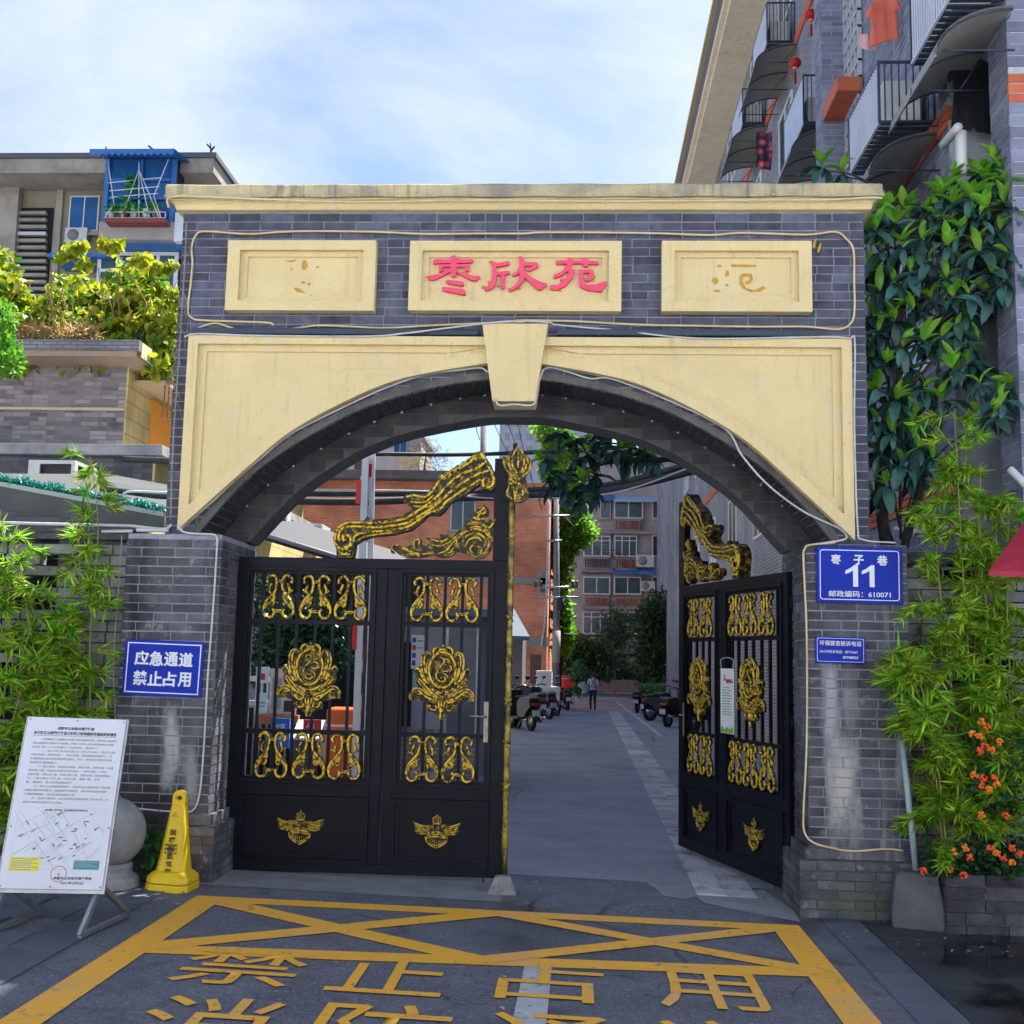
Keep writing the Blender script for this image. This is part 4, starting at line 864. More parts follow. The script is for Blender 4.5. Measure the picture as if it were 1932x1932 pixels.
sign('hotline_sign', (c.x, -.158, c.z), .345, .185, 'small blue hotline plate below the address plate', .01, .003, .006,
     [('环保督查投诉电话', 0, .047, .29, .036, .012), ('24小时投诉电话：87713627', -.012, -.012, .265, .023, .006), ('87768523', .07, -.050, .105, .018, .02)], tilt=R(.5))
c = at(307, 1261, y=-.175)
sign('lane_sign', (c.x, -.158, c.z), .585, .40, 'blue sign with eight white characters on the left pillar', .02, .008, .003,
     [('应', -.163, .068, .105, .105, .03), ('急', -.053, .068, .105, .105, .03), ('通', .056, .068, .105, .105, .03), ('道', .165, .068, .105, .105, .03), ('禁', -.163, -.075, .105, .105, .03), ('止', -.053, -.075, .105, .105, .03), ('占', .056, -.075, .098, .105, .03), ('用', .165, -.075, .095, .105, .03)], tilt=R(1.2))
# notice board on an A-frame
alu = mat('galvanised steel', (.42, .44, .46), (.30, .31, .33), rough=.38, metal=.75, scale=12)
bp = [at(28, 1350, y=-1.72), at(212, 1354, y=-1.62)]
BT = atg(145, 1778); 
nb = empty('notice_board', (0, 0, 0), label='white traffic notice board with map on a steel A-frame', cat='notice board')
pl, pr_ = at(28, 1349, y=-1.60), at(213, 1355, y=-1.50); ql, qr = at(0, 1672, y=-1.88), at(188, 1684, y=-1.78)
ux = (pr_-pl); W_ = ux.length; ux.normalize(); uz = (pl-ql); H_ = uz.length; uz.normalize(); ny = ux.cross(uz).normalized(); uz = ny.cross(ux)*-1; uz.normalize()
if uz.z < 0: uz = -uz
Mx = Matrix((ux, -ux.cross(uz)*-1, uz)).transposed().to_4x4(); yv = uz.cross(ux).normalized(); Mx = Matrix((ux, yv, uz)).transposed().to_4x4(); Mx.translation = (ql+qr)/2
nb.matrix_world = Mx
if True:
    w2 = W_/2; mb = MB(); mb.box(-w2, w2, -.006, .006, 0, H_); mb.build('board', plate_w, nb, bevel=.002)
    fr = MB()
    for s_ in (-1, 1): fr.box(s_*w2-.0135, s_*w2+.0135, .0065, .034, -.02, H_+.005)
    fr.box(-w2+.014, w2-.014, .0065, .034, H_-.022, H_+.005); fr.box(-w2+.014, w2-.014, .0065, .034, -.02, .007); fr.build('frame', alu, nb)
    inv = Mx.inverted()
    for s_ in (-1, 1):
        top = inv @ (Mx @ Vector((s_*(w2-.02), .02, .06))); wt = Mx @ Vector((s_*(w2-.03), .02, .02))
        f1 = Vector((wt.x-.02, wt.y-.16, 0)); f1.z = gz(f1.x, f1.y)+.02; f2 = Vector((wt.x+.03, wt.y+.42, 0)); f2.z = gz(f2.x, f2.y)+.02; up_ = Vector((wt.x, wt.y+.04, wt.z+.0))
        for (p, q) in ((up_, f1), (up_, f2), (f1, f2)):
            P_, Q_ = inv @ p, inv @ q; d = (Q_-P_); L_ = d.length; MM = d.to_track_quat('Z', 'Y').to_matrix().to_4x4(); MM.translation = P_
            mb = MB(); mb.box(-.013, .013, -.013, .013, 0, L_, MM); mb.build('leg', alu, nb)
    k_ = H_/1310.   # zoom px -> board metres (board spans y 170..1475, x 60..800)
    def bt(txt, z, h, w, m=ink, x=0, bold=.02): text_on(nb, 'print', txt, (x, -.0068, z), 1, m, bold, fit=(w, h), extrude=.0004)
    Wd = W_
    bt('成都市公安局交通管理局', H_*.935, H_*.019, Wd*.37, bold=.03); bt('关于锦江公园截污管涵工程施工期间临时交通组织的通告', H_*.905, H_*.021, Wd*.84, bold=.03)
    mb = MB(); mb.box(-Wd*.42, Wd*.42, -.0068, -.0062, H_*.888, H_*.8895); mb.build('rule', ink, nb)
    gp = mat('grey print', (.3, .32, .34), rough=.6)
    LN = ['　　为保障锦江公园截污干管工程的顺利实施，维护施工路段及', '周边道路的交通安全与畅通，根据《中华人民共和国道路交通安', '全法》第三十九条和第九十条的规定，通告如下：', '　　一、2021年5月28日至2021年9月30日，西安北路', '（西安北路二巷至西巷）、西安中路、西安南路半幅施工，另', '半幅道路机动车由北向南单向通行，行人、非机动车须按照交通', '标志标示谨慎通行。', '　　二、施工期间，原经西安南路、西安中路、西安北路（由南', '至北路二巷）由南向北通行的机动车，一是可通过一环路，', '北站北路、西安北二路、西安北路三巷、西安北路二巷等道路绕', '行；二是可通过下同仁路、中同仁路、通惠门路、实业', '街、槐树街、等子街等道路绕行。', '　　三、除以上交通管理措施外，公安机关交通管理部门将根据', '道路交通的实际情况，设置临时交通标志，适时采取相应的临时', '交通管理措施，并依照相关规定公告。', '　　四、违反本通告的，由公安机关交通管理部门依法处罚，并', '依照交通违法累积记分管理。']
    for i, s_ in enumerate(LN):
        frac = min(1, len(s_)/27.); w_ = Wd*.82*frac; bt(s_.replace('　', ''), H_*(.866-i*.0235), H_*.0135, w_*(.93 if '　' in s_ else 1), m=gp, x=-Wd*.41+w_/2+(Wd*.055 if '　' in s_ else 0), bold=.012)
    mp = MB(); rm = random.Random(5)
    def ln(a, b, wd):
        a, b = Vector((a[0], 0, a[1])), Vector((b[0], 0, b[1])); d = (b-a); L_ = d.length; d.normalize(); q = Vector((-d.z, 0, d.x))*wd/2
        mp.add([(p.x, -.0064-rm.random()*.0003, p.z) for p in (a+q, a-q, b-q, b+q)], [(0, 1, 2, 3)])
    for i in range(46):
        x, z = rm.uniform(-.40, .40)*Wd, rm.uniform(.13, .44)*H_; an = rm.choice((.6, .75, 2.2, 2.35, .5)); l = rm.uniform(.04, .2)*Wd
        ln((max(-.42*Wd, x-l*math.cos(an)), max(.12*H_, z-l*math.sin(an))), (min(.42*Wd, x+l*math.cos(an)), min(.455*H_, z+l*math.sin(an))), rm.choice((.0015, .002, .003)))
    for (a, b) in (((-.43, .46), (.43, .46)), ((-.43, .46), (-.43, .11)), ((.43, .46), (.43, .11)), ((-.43, .11), (.43, .11))): ln((a[0]*Wd, a[1]*H_), (b[0]*Wd, b[1]*H_), .001)
    mp.build('map', mat('map line', (.38, .42, .48), rough=.6), nb, fix=False)['kind'] = 'stuff'
    mp = MB()
    for i in range(38):
        x, z = rm.uniform(-.38, .40)*Wd, rm.uniform(.14, .44)*H_; an = rm.choice((.6, 2.2, 0)); l = rm.uniform(.012, .03)*Wd; ln((x-l*math.cos(an), z-l*math.sin(an)), (x+l*math.cos(an), z+l*math.sin(an)), .006)
    mp.build('map_names', mat('map name', (.10, .11, .14), rough=.6), nb, fix=False)['kind'] = 'stuff'
    bt('城区道路、西安中路、西安北路施工期间交通绕行图', H_*.447, H_*.011, Wd*.42, x=.02, bold=.01)
    for (x0, x1, z0, z1, m_) in ((-.43, -.14, .098, .175, mat('yellow print', (.80, .72, .02), rough=.6)), (.19, .44, .112, .162, mat('teal print', (.05, .28, .29), rough=.6))):
        mb = MB(); mb.box(x0*Wd, x1*Wd, -.0072, -.0062, z0*H_, z1*H_); mb.build('caption_block', m_, nb)
        for i in range(3 if x0 > 0 else 6):
            mb = MB(); z = z1*H_-(.011+i*.012)*H_; mb.box((x0+.015)*Wd, (x1-.015-.06*(i % 2))*Wd, -.0078, -.0073, z, z+.005*H_); mb.build('print_line', gp, nb)
    sl_ = MB(); cx, cz, rr_ = .06*Wd, .085*H_, .075*Wd; n = 28
    sl_.tube([(cx+rr_*math.cos(2*math.pi*i/n), -.0066, cz+rr_*math.sin(2*math.pi*i/n)) for i in range(n+1)], .0022, 4); sl_.build('seal', mat('seal red', (.70, .22, .2), rough=.6), nb); text_on(nb, 'seal_star', '★', (cx, -.0068, cz), 1, mat('seal red', (.7, .22, .2)), 0, fit=(.04*Wd, .04*Wd), extrude=.0003)
    bt('成都市公安局交通管理局', H_*.062, H_*.017, Wd*.37, x=.20*Wd, bold=.02); bt('2021年5月6日', H_*.036, H_*.017, Wd*.22, x=.20*Wd, bold=.02)
    for s_ in (-1, 0, 1):
        for z in (.015, .35, .985):
            if s_ or z > .9 or z < .1: mb = MB(); mb.sphere((s_*(w2-.012), -.0065, z*H_), .005, 6, 4); mb.build('screw', steel, nb)
# yellow warning cone
cy_ = mat('yellow plastic', (.88, .60, .008), (.84, .56, .008), rough=.38, scale=4, bump=.05)
q = atg(311, 1684); CH = (at(311, 1490, y=q.y+.12).z-gz(q.x, q.y)); cn = empty('warning_cone', (q.x, q.y+.14, gz(q.x, q.y)), label='yellow plastic warning cone with printed lettering by the left pillar', cat='cone', rz=R(6)); cn.rotation_euler = (0, R(2), R(-4))
def octa(r, c): return [(-r+c, -r), (r-c, -r), (r, -r+c), (r, r-c), (r-c, r), (-r+c, r), (-r, r-c), (-r, -r+c)]
def loft(mb, rings):
    n = len(rings[0]); vs = [p for r_ in rings for p in r_]; fs = [(i*n+j, i*n+(j+1) % n, (i+1)*n+(j+1) % n, (i+1)*n+j) for i in range(len(rings)-1) for j in range(n)]
    fs += [tuple(range(n))[::-1], tuple((len(rings)-1)*n+j for j in range(n))]; mb.add(vs, fs)
def oring(r, c, z): return [(x, y, z) for x, y in octa(r, c)]
mb = MB(); loft(mb, [oring(.152, .05, 0), oring(.150, .05, .048)]); mb.build('base', cy_, cn, bevel=.006)
mb = MB(); loft(mb, [oring(.148, .05, .052), oring(.145, .05, .088), oring(.118, .045, .118), oring(.100, .035, .126)]); mb.build('base_collar', cy_, cn, bevel=.006)
mb = MB(); loft(mb, [oring(.100, .03, .126), oring(.088, .03, .2), oring(.050, .018, CH-.13), oring(.045, .016, CH-.10)]); body = mb.build('body', cy_, cn, bevel=.005)
hp = [(.045*math.cos(R(a)), CH-.045+.045*math.sin(R(a))) for a in range(0, 181, 18)]; hh = [(.024*math.cos(R(a)), CH-.052+.016*math.sin(R(a))) for a in range(0, 360, 30)]
mb = MB(); mb.xz([[(-.045, CH-.10)]+[(.045, CH-.10)]+hp, hh], -.022, .022); mb.build('handle', cy_, cn, bevel=.005)
bk = mat('black cone print', (.05, .04, .01), rough=.6)
sl_t = math.atan((.088-.05)/(CH-.33))
for i, ch in enumerate('面瘫面肌痉挛'):
    z = CH-.275-i*.048-(.012 if i > 1 else 0); rr = np.interp(z, [.126, .2, CH-.13], [.100, .088, .05]); text_on(cn, 'lettering', ch, (0, -rr-.003, z), 1, bk, .02, fit=(.046, .038), extrude=.001, rot=Matrix.Rotation(R(90)-sl_t, 4, 'X'))
for i, (s_, w_) in enumerate((('028-87713627', .085), ('成都市青羊区', .09), ('枣子巷11号', .09))):
    z = .30-i*.026; rr = np.interp(z, [.126, .2, CH-.13], [.100, .088, .05]); mb = MB(); text_on(cn, 'lettering', s_, (0, -rr-.003, z), 1, bk, .01, fit=(w_, .016), extrude=.001, rot=Matrix.Rotation(R(90)-sl_t, 4, 'X'))
z = CH-.155; rr = .057; tri = MB(); tri.tube([(-.018, -rr, z-.015), (.018, -rr, z-.015), (0, -rr+.004, z+.016), (-.018, -rr, z-.015)], .0025, 4); tri.build('triangle_mark', cy_, cn)
# stone ball bollard
stone = mat('pale granite', (.40, .40, .385), (.28, .28, .275), rough=.85, scale=7, bump=.5, bscale=150, blot=[((.16, .16, .15), .6, 5, .58, .75)])
q = atg(205, 1690); q = Vector((-2.66, -.53, 0)); q.z = gz(q.x, q.y); bl = empty('stone_ball_bollard', q, label='round granite ball bollard beside the notice board', cat='bollard')
mb = MB(); mb.sphere((0, 0, .36), .232, 28, 18); mb.build('ball', stone, bl)
mb = MB(); mb.lathe([(.20, -.05), (.205, 0), (.205, .05), (.19, .075), (.165, .085), (.15, .11), (.16, .135), (.15, .16)], 28); mb.build('base', stone, bl, bevel=.004)
# leaning pole in a concrete block
blk = mat('dark concrete block', (.075, .082, .095), (.12, .125, .14), rough=.85, scale=5, bump=.4, bscale=90, blot=[((.25, .25, .26), .5, 7, .6, .72)])
q = Vector((2.80, -.30, 0)); q.z = gz(q.x, q.y); pb = empty('concrete_pole_base', q, label='tapered concrete block with a leaning pale blue pole', cat='pole base', rz=R(-12))
def rr4(a, b, z, dx=0, dy=0): return [(-a+dx, -b+dy, z), (a+dx, -b+dy, z), (a+dx, b+dy, z), (-a+dx, b+dy, z)]
mb = MB(); loft(mb, [rr4(.165, .15, 0), rr4(.172, .155, .10), rr4(.135, .125, .345, -.005), rr4(.115, .11, .365, -.005)]); mb.build('block', blk, pb, bevel=.012, seg=2)
pole_m = mat('pale blue pole paint', (.30, .42, .50), (.40, .50, .55), rough=.5, scale=20, blot=[((.35, .33, .30), .6, 14, .6, .7)])
ptop = at(1702, 1398, y=-.17); pbot = q+Vector((.0, .0, .34)); pm = MB(); inv = Matrix.Rotation(R(12), 3, 'Z')
pa, pe = inv @ (pbot-q), inv @ (ptop-q); pm.tube([pa, pa.lerp(pe, .5), pe], [.021, .021, .020], 10); pm.build('pole', pole_m, pb); pm = MB(); pm.tube([pe, pe+(pe-pa).normalized()*.03], .008, 6); pm.build('pole_pin', steel, pb)
# door stop wedge
q = atg(947, 1688); dw = MB(); loft(dw, [rr4(.105, .085, 0), rr4(.10, .08, .02), rr4(.055, .04, .115), rr4(.045, .035, .12)]); o = dw.build('door_stop', mat('worn concrete stop', (.16, .16, .165), (.28, .28, .28), rough=.9, scale=14, bump=.4, bscale=90), bevel=.006); o.location = (q.x, q.y+.06, gz(q.x, q.y)); tag(o, 'small concrete door stop in the middle of the gateway', 'door stop')
# ================================================================== foliage tools
def raw_mesh(name, V, F, smooth=False):
    """V (n,3) floats, F (m,k) ints"""
    me = bpy.data.meshes.new(name); V = np.ascontiguousarray(V, np.float32); F = np.ascontiguousarray(F, np.int32); m_, k = F.shape
    me.vertices.add(len(V)); me.vertices.foreach_set('co', V.ravel()); me.loops.add(m_*k); me.loops.foreach_set('vertex_index', F.ravel())
    me.polygons.add(m_); me.polygons.foreach_set('loop_start', np.arange(m_, dtype=np.int32)*k)
    if smooth: me.polygons.foreach_set('use_smooth', np.ones(m_, bool))
    me.update(calc_edges=True); me.validate(); return me
def nrm(a): return a/np.maximum(1e-9, np.linalg.norm(a, axis=-1, keepdims=True))
def frames(D, up=None, roll=None):
    D = nrm(D); n = len(D); up = np.tile((0, 0, 1.), (n, 1)) if up is None else up
    S = np.cross(D, up); bad = np.linalg.norm(S, axis=1) < 1e-3; S[bad] = (1, 0, 0); S = nrm(S); N_ = np.cross(S, D)
    if roll is not None:
        c, s = np.cos(roll)[:, None], np.sin(roll)[:, None]; S, N_ = S*c+N_*s, N_*c-S*s
    return S, D, N_
# templates: x width, y length, z normal
T_BAM = (np.array([(0, 0, 0), (.5, .3, -.02), (0, .32, .02), (-.5, .3, -.02), (.28, .68, -.05), (-.28, .68, -.05), (0, 1, -.12)]), np.array([(0, 1, 2), (0, 2, 3), (1, 4, 2), (2, 5, 3), (2, 4, 6), (2, 6, 5)]))
T_OVAL = (np.array([(0, 0, 0), (.5, .35, .06), (-.5, .35, .06), (.42, .7, .03), (-.42, .7, .03), (0, 1, -.08), (0, .5, -.03)]), np.array([(0, 1, 6), (0, 6, 2), (1, 3, 6), (6, 4, 2), (3, 5, 6), (6, 5, 4)]))
T_HEART = (np.array([(0, .05, 0), (.42, -.05, .03), (.55, .3, .05), (.3, .7, 0), (0, 1, -.1), (-.3, .7, 0), (-.55, .3, .05), (-.42, -.05, .03)]), np.array([(0, 1, 2), (0, 2, 3), (0, 3, 4), (0, 4, 5), (0, 5, 6), (0, 6, 7)]))
_lv = []
for i in range(6):
    y = i/5; w = .5*math.sin(math.pi*min(1, .08+.92*y))**.8*(1 if i < 5 else 0)+.02; z = .16*y-.42*y*y
    _lv += [(w, y*(1-.12*y), z+.05*w*2), (0, y*(1-.12*y), z-.02), (-w, y*(1-.12*y), z+.05*w*2)]
_lf = []
for i in range(5):
    a = i*3; _lf += [(a, a+3, a+4), (a, a+4, a+1), (a+1, a+4, a+5), (a+1, a+5, a+2)]
T_LOQ = (np.array(_lv), np.array(_lf))
def scatter(name, tmpl, P, S, D, N_, L, Wd):
    tv, tf = tmpl; n = len(P); L = np.broadcast_to(L, n)[:, None, None]; Wd = np.broadcast_to(Wd, n)[:, None, None]
    V = P[:, None, :]+S[:, None, :]*(tv[None, :, 0:1]*Wd)+D[:, None, :]*(tv[None, :, 1:2]*L)+N_[:, None, :]*(tv[None, :, 2:3]*L)
    F = tf[None]+(np.arange(n)*len(tv))[:, None, None]
    return raw_mesh(name, V.reshape(-1, 3), F.reshape(-1, 3))
def rdir(n, zlo=-1., zhi=1.):
    z = NR.uniform(zlo, zhi, n); a = NR.uniform(0, 2*np.pi, n); r = np.sqrt(1-z*z); return np.stack([r*np.cos(a), r*np.sin(a), z], 1)
bam_m = mat('bamboo leaf', (.13, .40, .018), (.32, .58, .04), rough=.55, scale=5, island=.62, trans=.35, spec=.3)
bam_y = mat('yellow green bamboo leaf', (.30, .52, .025), (.50, .60, .05), rough=.55, scale=5, island=.5, trans=.35, spec=.3)
bam_t = mat('dry bamboo leaf', (.36, .22, .06), (.46, .34, .12), rough=.7, island=.4, trans=.25)
culm_m = mat('bamboo stem', (.20, .22, .04), (.28, .24, .06), rough=.5)
loq_d = mat('old loquat leaf', (.024, .085, .072), (.055, .15, .125), rough=.34, scale=8, island=.55, trans=.10)
loq_l = mat('young loquat leaf', (.13, .40, .03), (.26, .54, .06), rough=.4, scale=8, island=.3, trans=.3)
loq_do = mat('old loquat leaf single', (.024, .085, .072), (.055, .15, .125), rough=.34, scale=8, rand=.55, trans=.10)
loq_lo = mat('young loquat leaf single', (.13, .40, .03), (.26, .54, .06), rough=.4, scale=8, rand=.3, trans=.3)
bark = mat('dark bark', (.025, .02, .018), (.05, .042, .038), rough=.9, scale=20, bump=.6, bscale=60)
def bamboo(base, culms, nleaf, label, L=(.07, .13), reach=.35, group=None, material=None, zmin=.3, droop=.35, name='bamboo'):
    """culms: list of polylines (world)"""
    t = empty(name, base, label=label, cat='bamboo', group=group); b = Vector(base)
    st = MB(); P, D = [], []
    per = nleaf//len(culms)
    for pts in culms:
        Q = cat_rom(pts, 8); st.tube([p-b for p in Q], [max(.003, .009*(1-i/len(Q)*.75)) for i in range(len(Q))], 6)
        acc_ = [0]
        for i in range(1, len(Q)): acc_.append(acc_[-1]+(Q[i]-Q[i-1]).length)
        tot = acc_[-1]; nb_ = max(6, int(tot/.085)); lf = max(6, per//nb_)
        for k in range(nb_):
            f = zmin+(1-zmin)*(k+random.random())/nb_; d_ = f*tot
            p0 = Vector([np.interp(d_, acc_, [q[j] for q in Q]) for j in range(3)])
            a = random.uniform(0, 2*math.pi); ln_ = reach*random.uniform(.35, 1.)*(1.15-.55*f)
            dr = Vector((math.cos(a), math.sin(a)*.8, random.uniform(-.1, .7))).normalized()
            p1 = p0+dr*ln_*.6; p2 = p0+dr*ln_+Vector((0, 0, -droop*ln_))
            st.tube([p0-b, p1-b, p2-b], [.003, .002, .0012], 4)
            for j in range(lf):
                s_ = random.uniform(.25, 1); pp = p0.lerp(p1, s_*2) if s_ < .5 else p1.lerp(p2, s_*2-1)
                d2 = (dr+Vector((random.gauss(0, .75), random.gauss(0, .75), random.gauss(-.35, .5)))).normalized(); P.append(pp-b); D.append(d2)
    st.build('stem', culm_m, t)
    P, D = np.array(P), np.array(D); n = len(P); S, D, N_ = frames(D, roll=NR.normal(0, .6, n)); Ls = NR.uniform(L[0]*.6, L[1], n)
    q_ = NR.random(n); y = q_ < .28; dry = q_ > .945
    for sel, m_ in ((~y & ~dry, material or bam_m), (y, bam_y), (dry, bam_t)):
        o = link('foliage', scatter('foliage', T_BAM, P[sel], S[sel], D[sel], N_[sel], Ls[sel], Ls[sel]*.13), t, m_); o['kind'] = 'stuff'
    return t
def leafy(name, base, label, cat, blobs, n, L, material, tmpl=T_OVAL, wr=.6, trunk=None, group=None, up=.2, crown='crown', shell=.55, tm=None):
    """tree or shrub from leaf-sized faces in ellipsoid clumps (world coords): blobs (c, r)"""
    t = empty(name, base, label=label, cat=cat, group=group); b = np.array(base, float)
    vol = np.array([r[0]*r[1]*r[2] for c, r in blobs])**.67; cnt = (n*vol/vol.sum()).astype(int); P, D = [], []
    for (c, r), k in zip(blobs, cnt):
        d = rdir(k); rad = (shell+(1-shell)*NR.random(k))*NR.uniform(.75, 1.12, k); p = np.array(c)+d*np.array(r)*rad[:, None]; P.append(p-b); dd = d+NR.normal(0, .7, (k, 3)); dd[:, 2] += up; D.append(dd)
    P, D = np.concatenate(P), np.concatenate(D); n = len(P); S, D, N_ = frames(D, roll=NR.normal(0, .9, n)); Ls = NR.uniform(L[0], L[1], n)
    o = link(crown, scatter(crown, tmpl, P, S, D, N_, Ls, Ls*wr), t, material); o['kind'] = 'stuff'
    if trunk:
        mb = MB()
        for pts, r0, r1 in trunk:
            Q = cat_rom(pts, 5); mb.tube([p-Vector(base) for p in Q], [r0+(r1-r0)*i/(len(Q)-1) for i in range(len(Q))], 8)
        mb.build('trunk', tm or bark, t)
    return t
LQ = {}
def loquat(name, base, label, limbs, rosettes, limit=300, L=(.17, .25)):
    """rosettes: (point, out direction, young share); the largest leaves stay parts of their own"""
    t = empty(name, base, label=label, cat='tree'); b = Vector(base); mb = MB()
    for pts, r0, r1 in limbs:
        Q = cat_rom(pts, 6); mb.tube([p-b for p in Q], [r0+(r1-r0)*i/(len(Q)-1) for i in range(len(Q))], 7)
    mb.build('trunk', bark, t); items = []
    for (p, dr, yg) in rosettes:
        dr = Vector(dr).normalized(); a0 = random.uniform(0, 6.28); nl = random.randint(11, 16); o1 = dr.orthogonal().normalized(); o2 = dr.cross(o1)
        for j in range(nl):
            a = a0+j*2.4; young = j < nl*yg; el = random.uniform(.75, 1.35) if young else random.uniform(-.75, .35)
            d = (o1*math.cos(a)+o2*math.sin(a))*math.cos(el)+dr*math.sin(el)
            if not young: d = (d+Vector((0, 0, -.35))).normalized()
            l = random.uniform(*L)*(random.uniform(.6, .95) if young else random.uniform(.7, 1.15)); items.append((Vector(p)+dr*(.02*(nl-j)/nl if not young else .03)-b, d, l, young))
    items.sort(key=lambda q: ((q[0]+b)-Vector(CAM)).length/q[2])
    if not LQ:
        for y_, m_ in ((True, loq_lo), (False, loq_do)):
            me = raw_mesh('leaf', T_LOQ[0]*np.array((.30, 1, 1)), T_LOQ[1], True); me.materials.append(m_); LQ[y_] = me
    for i, (p, d, l, y_) in enumerate(items[:limit]):
        S, D, N_ = frames(np.array([d]), roll=np.array([random.gauss(0, .4)])); o = bpy.data.objects.new('leaf', LQ[y_]); COL.objects.link(o); o.parent = t
        Mx = Matrix((S[0]*l, D[0]*l, N_[0]*l)).transposed().to_4x4(); Mx.translation = p; o.matrix_local = Mx
    for y_, m_ in ((True, loq_l), (False, loq_d)):
        r_ = [q for q in items[limit:] if q[3] == y_]
        if not r_: continue
        S, D, N_ = frames(np.array([q[1] for q in r_]), roll=NR.normal(0, .4, len(r_))); ls = np.array([q[2] for q in r_])
        o = link('foliage', scatter('foliage', T_LOQ, np.array([q[0] for q in r_]), S, D, N_, ls, ls*.30), t, m_); o['kind'] = 'stuff'
    return t
# ================================================================== brick apartment block on the right
def brick_tex(name, c1, c2, mort, bw=.25, bh=.068, rough=.85, ms=.011, bump=.5):
    mm = bpy.data.materials.new(name); mm.use_nodes = True; t = mm.node_tree; b = t.nodes['Principled BSDF']; L = t.links.new
    g = t.nodes.new('ShaderNodeNewGeometry'); s = t.nodes.new('ShaderNodeSeparateXYZ'); L(g.outputs['Position'], s.inputs[0])
    a = t.nodes.new('ShaderNodeMath'); L(s.outputs[0], a.inputs[0]); L(s.outputs[1], a.inputs[1]); cx = t.nodes.new('ShaderNodeCombineXYZ'); L(a.outputs[0], cx.inputs[0]); L(s.outputs[2], cx.inputs[1])
    k = t.nodes.new('ShaderNodeTexBrick'); L(cx.outputs[0], k.inputs[0]); k.inputs['Color1'].default_value = (*c1, 1); k.inputs['Color2'].default_value = (*c2, 1); k.inputs['Mortar'].default_value = (*mort, 1)
    k.inputs['Scale'].default_value = 1; k.inputs['Mortar Size'].default_value = ms; k.inputs['Brick Width'].default_value = bw; k.inputs['Row Height'].default_value = bh
    n = t.nodes.new('ShaderNodeTexNoise'); n.inputs['Scale'].default_value = .9; n.inputs['Detail'].default_value = 6; L(g.outputs['Position'], n.inputs['Vector'])
    mx = t.nodes.new('ShaderNodeMixRGB'); mx.blend_type = 'MULTIPLY'; mx.inputs[0].default_value = .75; L(k.outputs['Color'], mx.inputs[1])
    rp = t.nodes.new('ShaderNodeValToRGB'); rp.color_ramp.elements[0].position = .3; rp.color_ramp.elements[1].position = .7; rp.color_ramp.elements[0].color = (.5, .5, .5, 1); rp.color_ramp.elements[1].color = (1.25, 1.25, 1.25, 1); L(n.outputs['Fac'], rp.inputs[0]); L(rp.outputs[0], mx.inputs[2])
    L(mx.outputs[0], b.inputs['Base Color']); b.inputs['Roughness'].default_value = rough
    bn = t.nodes.new('ShaderNodeBump'); bn.inputs['Strength'].default_value = bump; bn.inputs['Distance'].default_value = .01; iv = t.nodes.new('ShaderNodeMath'); iv.operation = 'SUBTRACT'; iv.inputs[0].default_value = 1; L(k.outputs['Fac'], iv.inputs[1]); L(iv.outputs[0], bn.inputs['Height']); L(bn.outputs[0], b.inputs['Normal'])
    return mm
blk_brick = mat('blue grey facing brick', (.155, .172, .245), (.24, .26, .35), rough=.8, scale=5, bump=.25, bscale=80, rand=.25, blot=[((.28, .29, .34), .5, 1.6, .55, .75)])
blk_isl = mat('blue grey facing brickwork', (.155, .172, .245), (.24, .26, .35), rough=.8, scale=5, bump=.25, bscale=80, island=.25, blot=[((.28, .29, .34), .5, 1.6, .55, .75)])
blk_mort = mat('block mortar', (.46, .48, .54), (.36, .38, .43), rough=.9, scale=10)
blk_tex = brick_tex('far facing brick', (.15, .16, .21), (.22, .23, .28), (.36, .38, .43))
orange = mat('orange brick trim', (.50, .13, .055), (.42, .10, .045), rough=.75, scale=6, rand=.2, bump=.2)
soffit_m = mat('beige eave', (.80, .71, .55), (.72, .63, .48), rough=.85, scale=3, streak=((.2, .18, .15), .5, 10, .5, .7))
cage_m = mat('dark blue cage paint', (.022, .032, .055), (.04, .055, .085), rough=.45, scale=6)
cage_l = mat('lit cage bar', (.55, .60, .72), (.62, .67, .78), rough=.45, scale=3)  # front bars paler than the rest, their lit side put into the colour
awn_m = mat('grey awning sheet', (.46, .44, .41), (.38, .37, .35), rough=.5, scale=2, trans=.35)
glass_m = mat('dark window glass', (.012, .022, .045), (.03, .05, .085), rough=.12, scale=2, spec=.8)
ac_m = mat('white appliance', (.66, .67, .66), (.55, .56, .55), rough=.5, scale=6, blot=[((.4, .38, .34), .4, 5, .6, .8)])
void_m = mat('painted deep shade', (.012, .013, .018), rough=.9)  # near black standing in for shade in recesses, gaps, rooms and doorways
X1, X2, ZR = 3.60, 4.25, 15.2
apt = empty('brick_apartment_block', (8, 10, 0), label='blue grey brick apartment block with balconies along the right of the alley', cat='building')
def apart(name, m_, *boxes, **k):
    mb = MB()
    for bx in boxes: mb.box(*bx)
    return wbuild(mb, name, m_, apt, **k)
apart('corner_pier', blk_mort, (3.756, 14, .106, .5, -.2, ZR)); apart('recess_wall', void_m, (4.4, 14, .501, 1.05, -.2, ZR))  # recess back wall coloured near black for its shade
apart('shade_wing', blk_tex, (6.6, 14, 39.1, 78, -1, ZR+5))  # added block, mostly hidden, that keeps the sun off the lane
apart('near_wall', blk_mort, (X1+.006, 14, 1.051, 4.8, -.2, ZR)); apart('far_wall', blk_tex, (X2, 14, 4.801, 39, -.5, ZR)); apart('stair_pier', blk_mort, (3.30, X1+.01, 4.48, 4.85, -.2, ZR))  # far wall lengthened past its eave to keep sun off the lane
B_ = []; rn = random.Random(9)
bands = [3.14, 6.28, 9.42, 12.56]
def notband(p, v, z0=0): return any(b_-.02 < v+z0 < b_+.24 for b_ in bands)
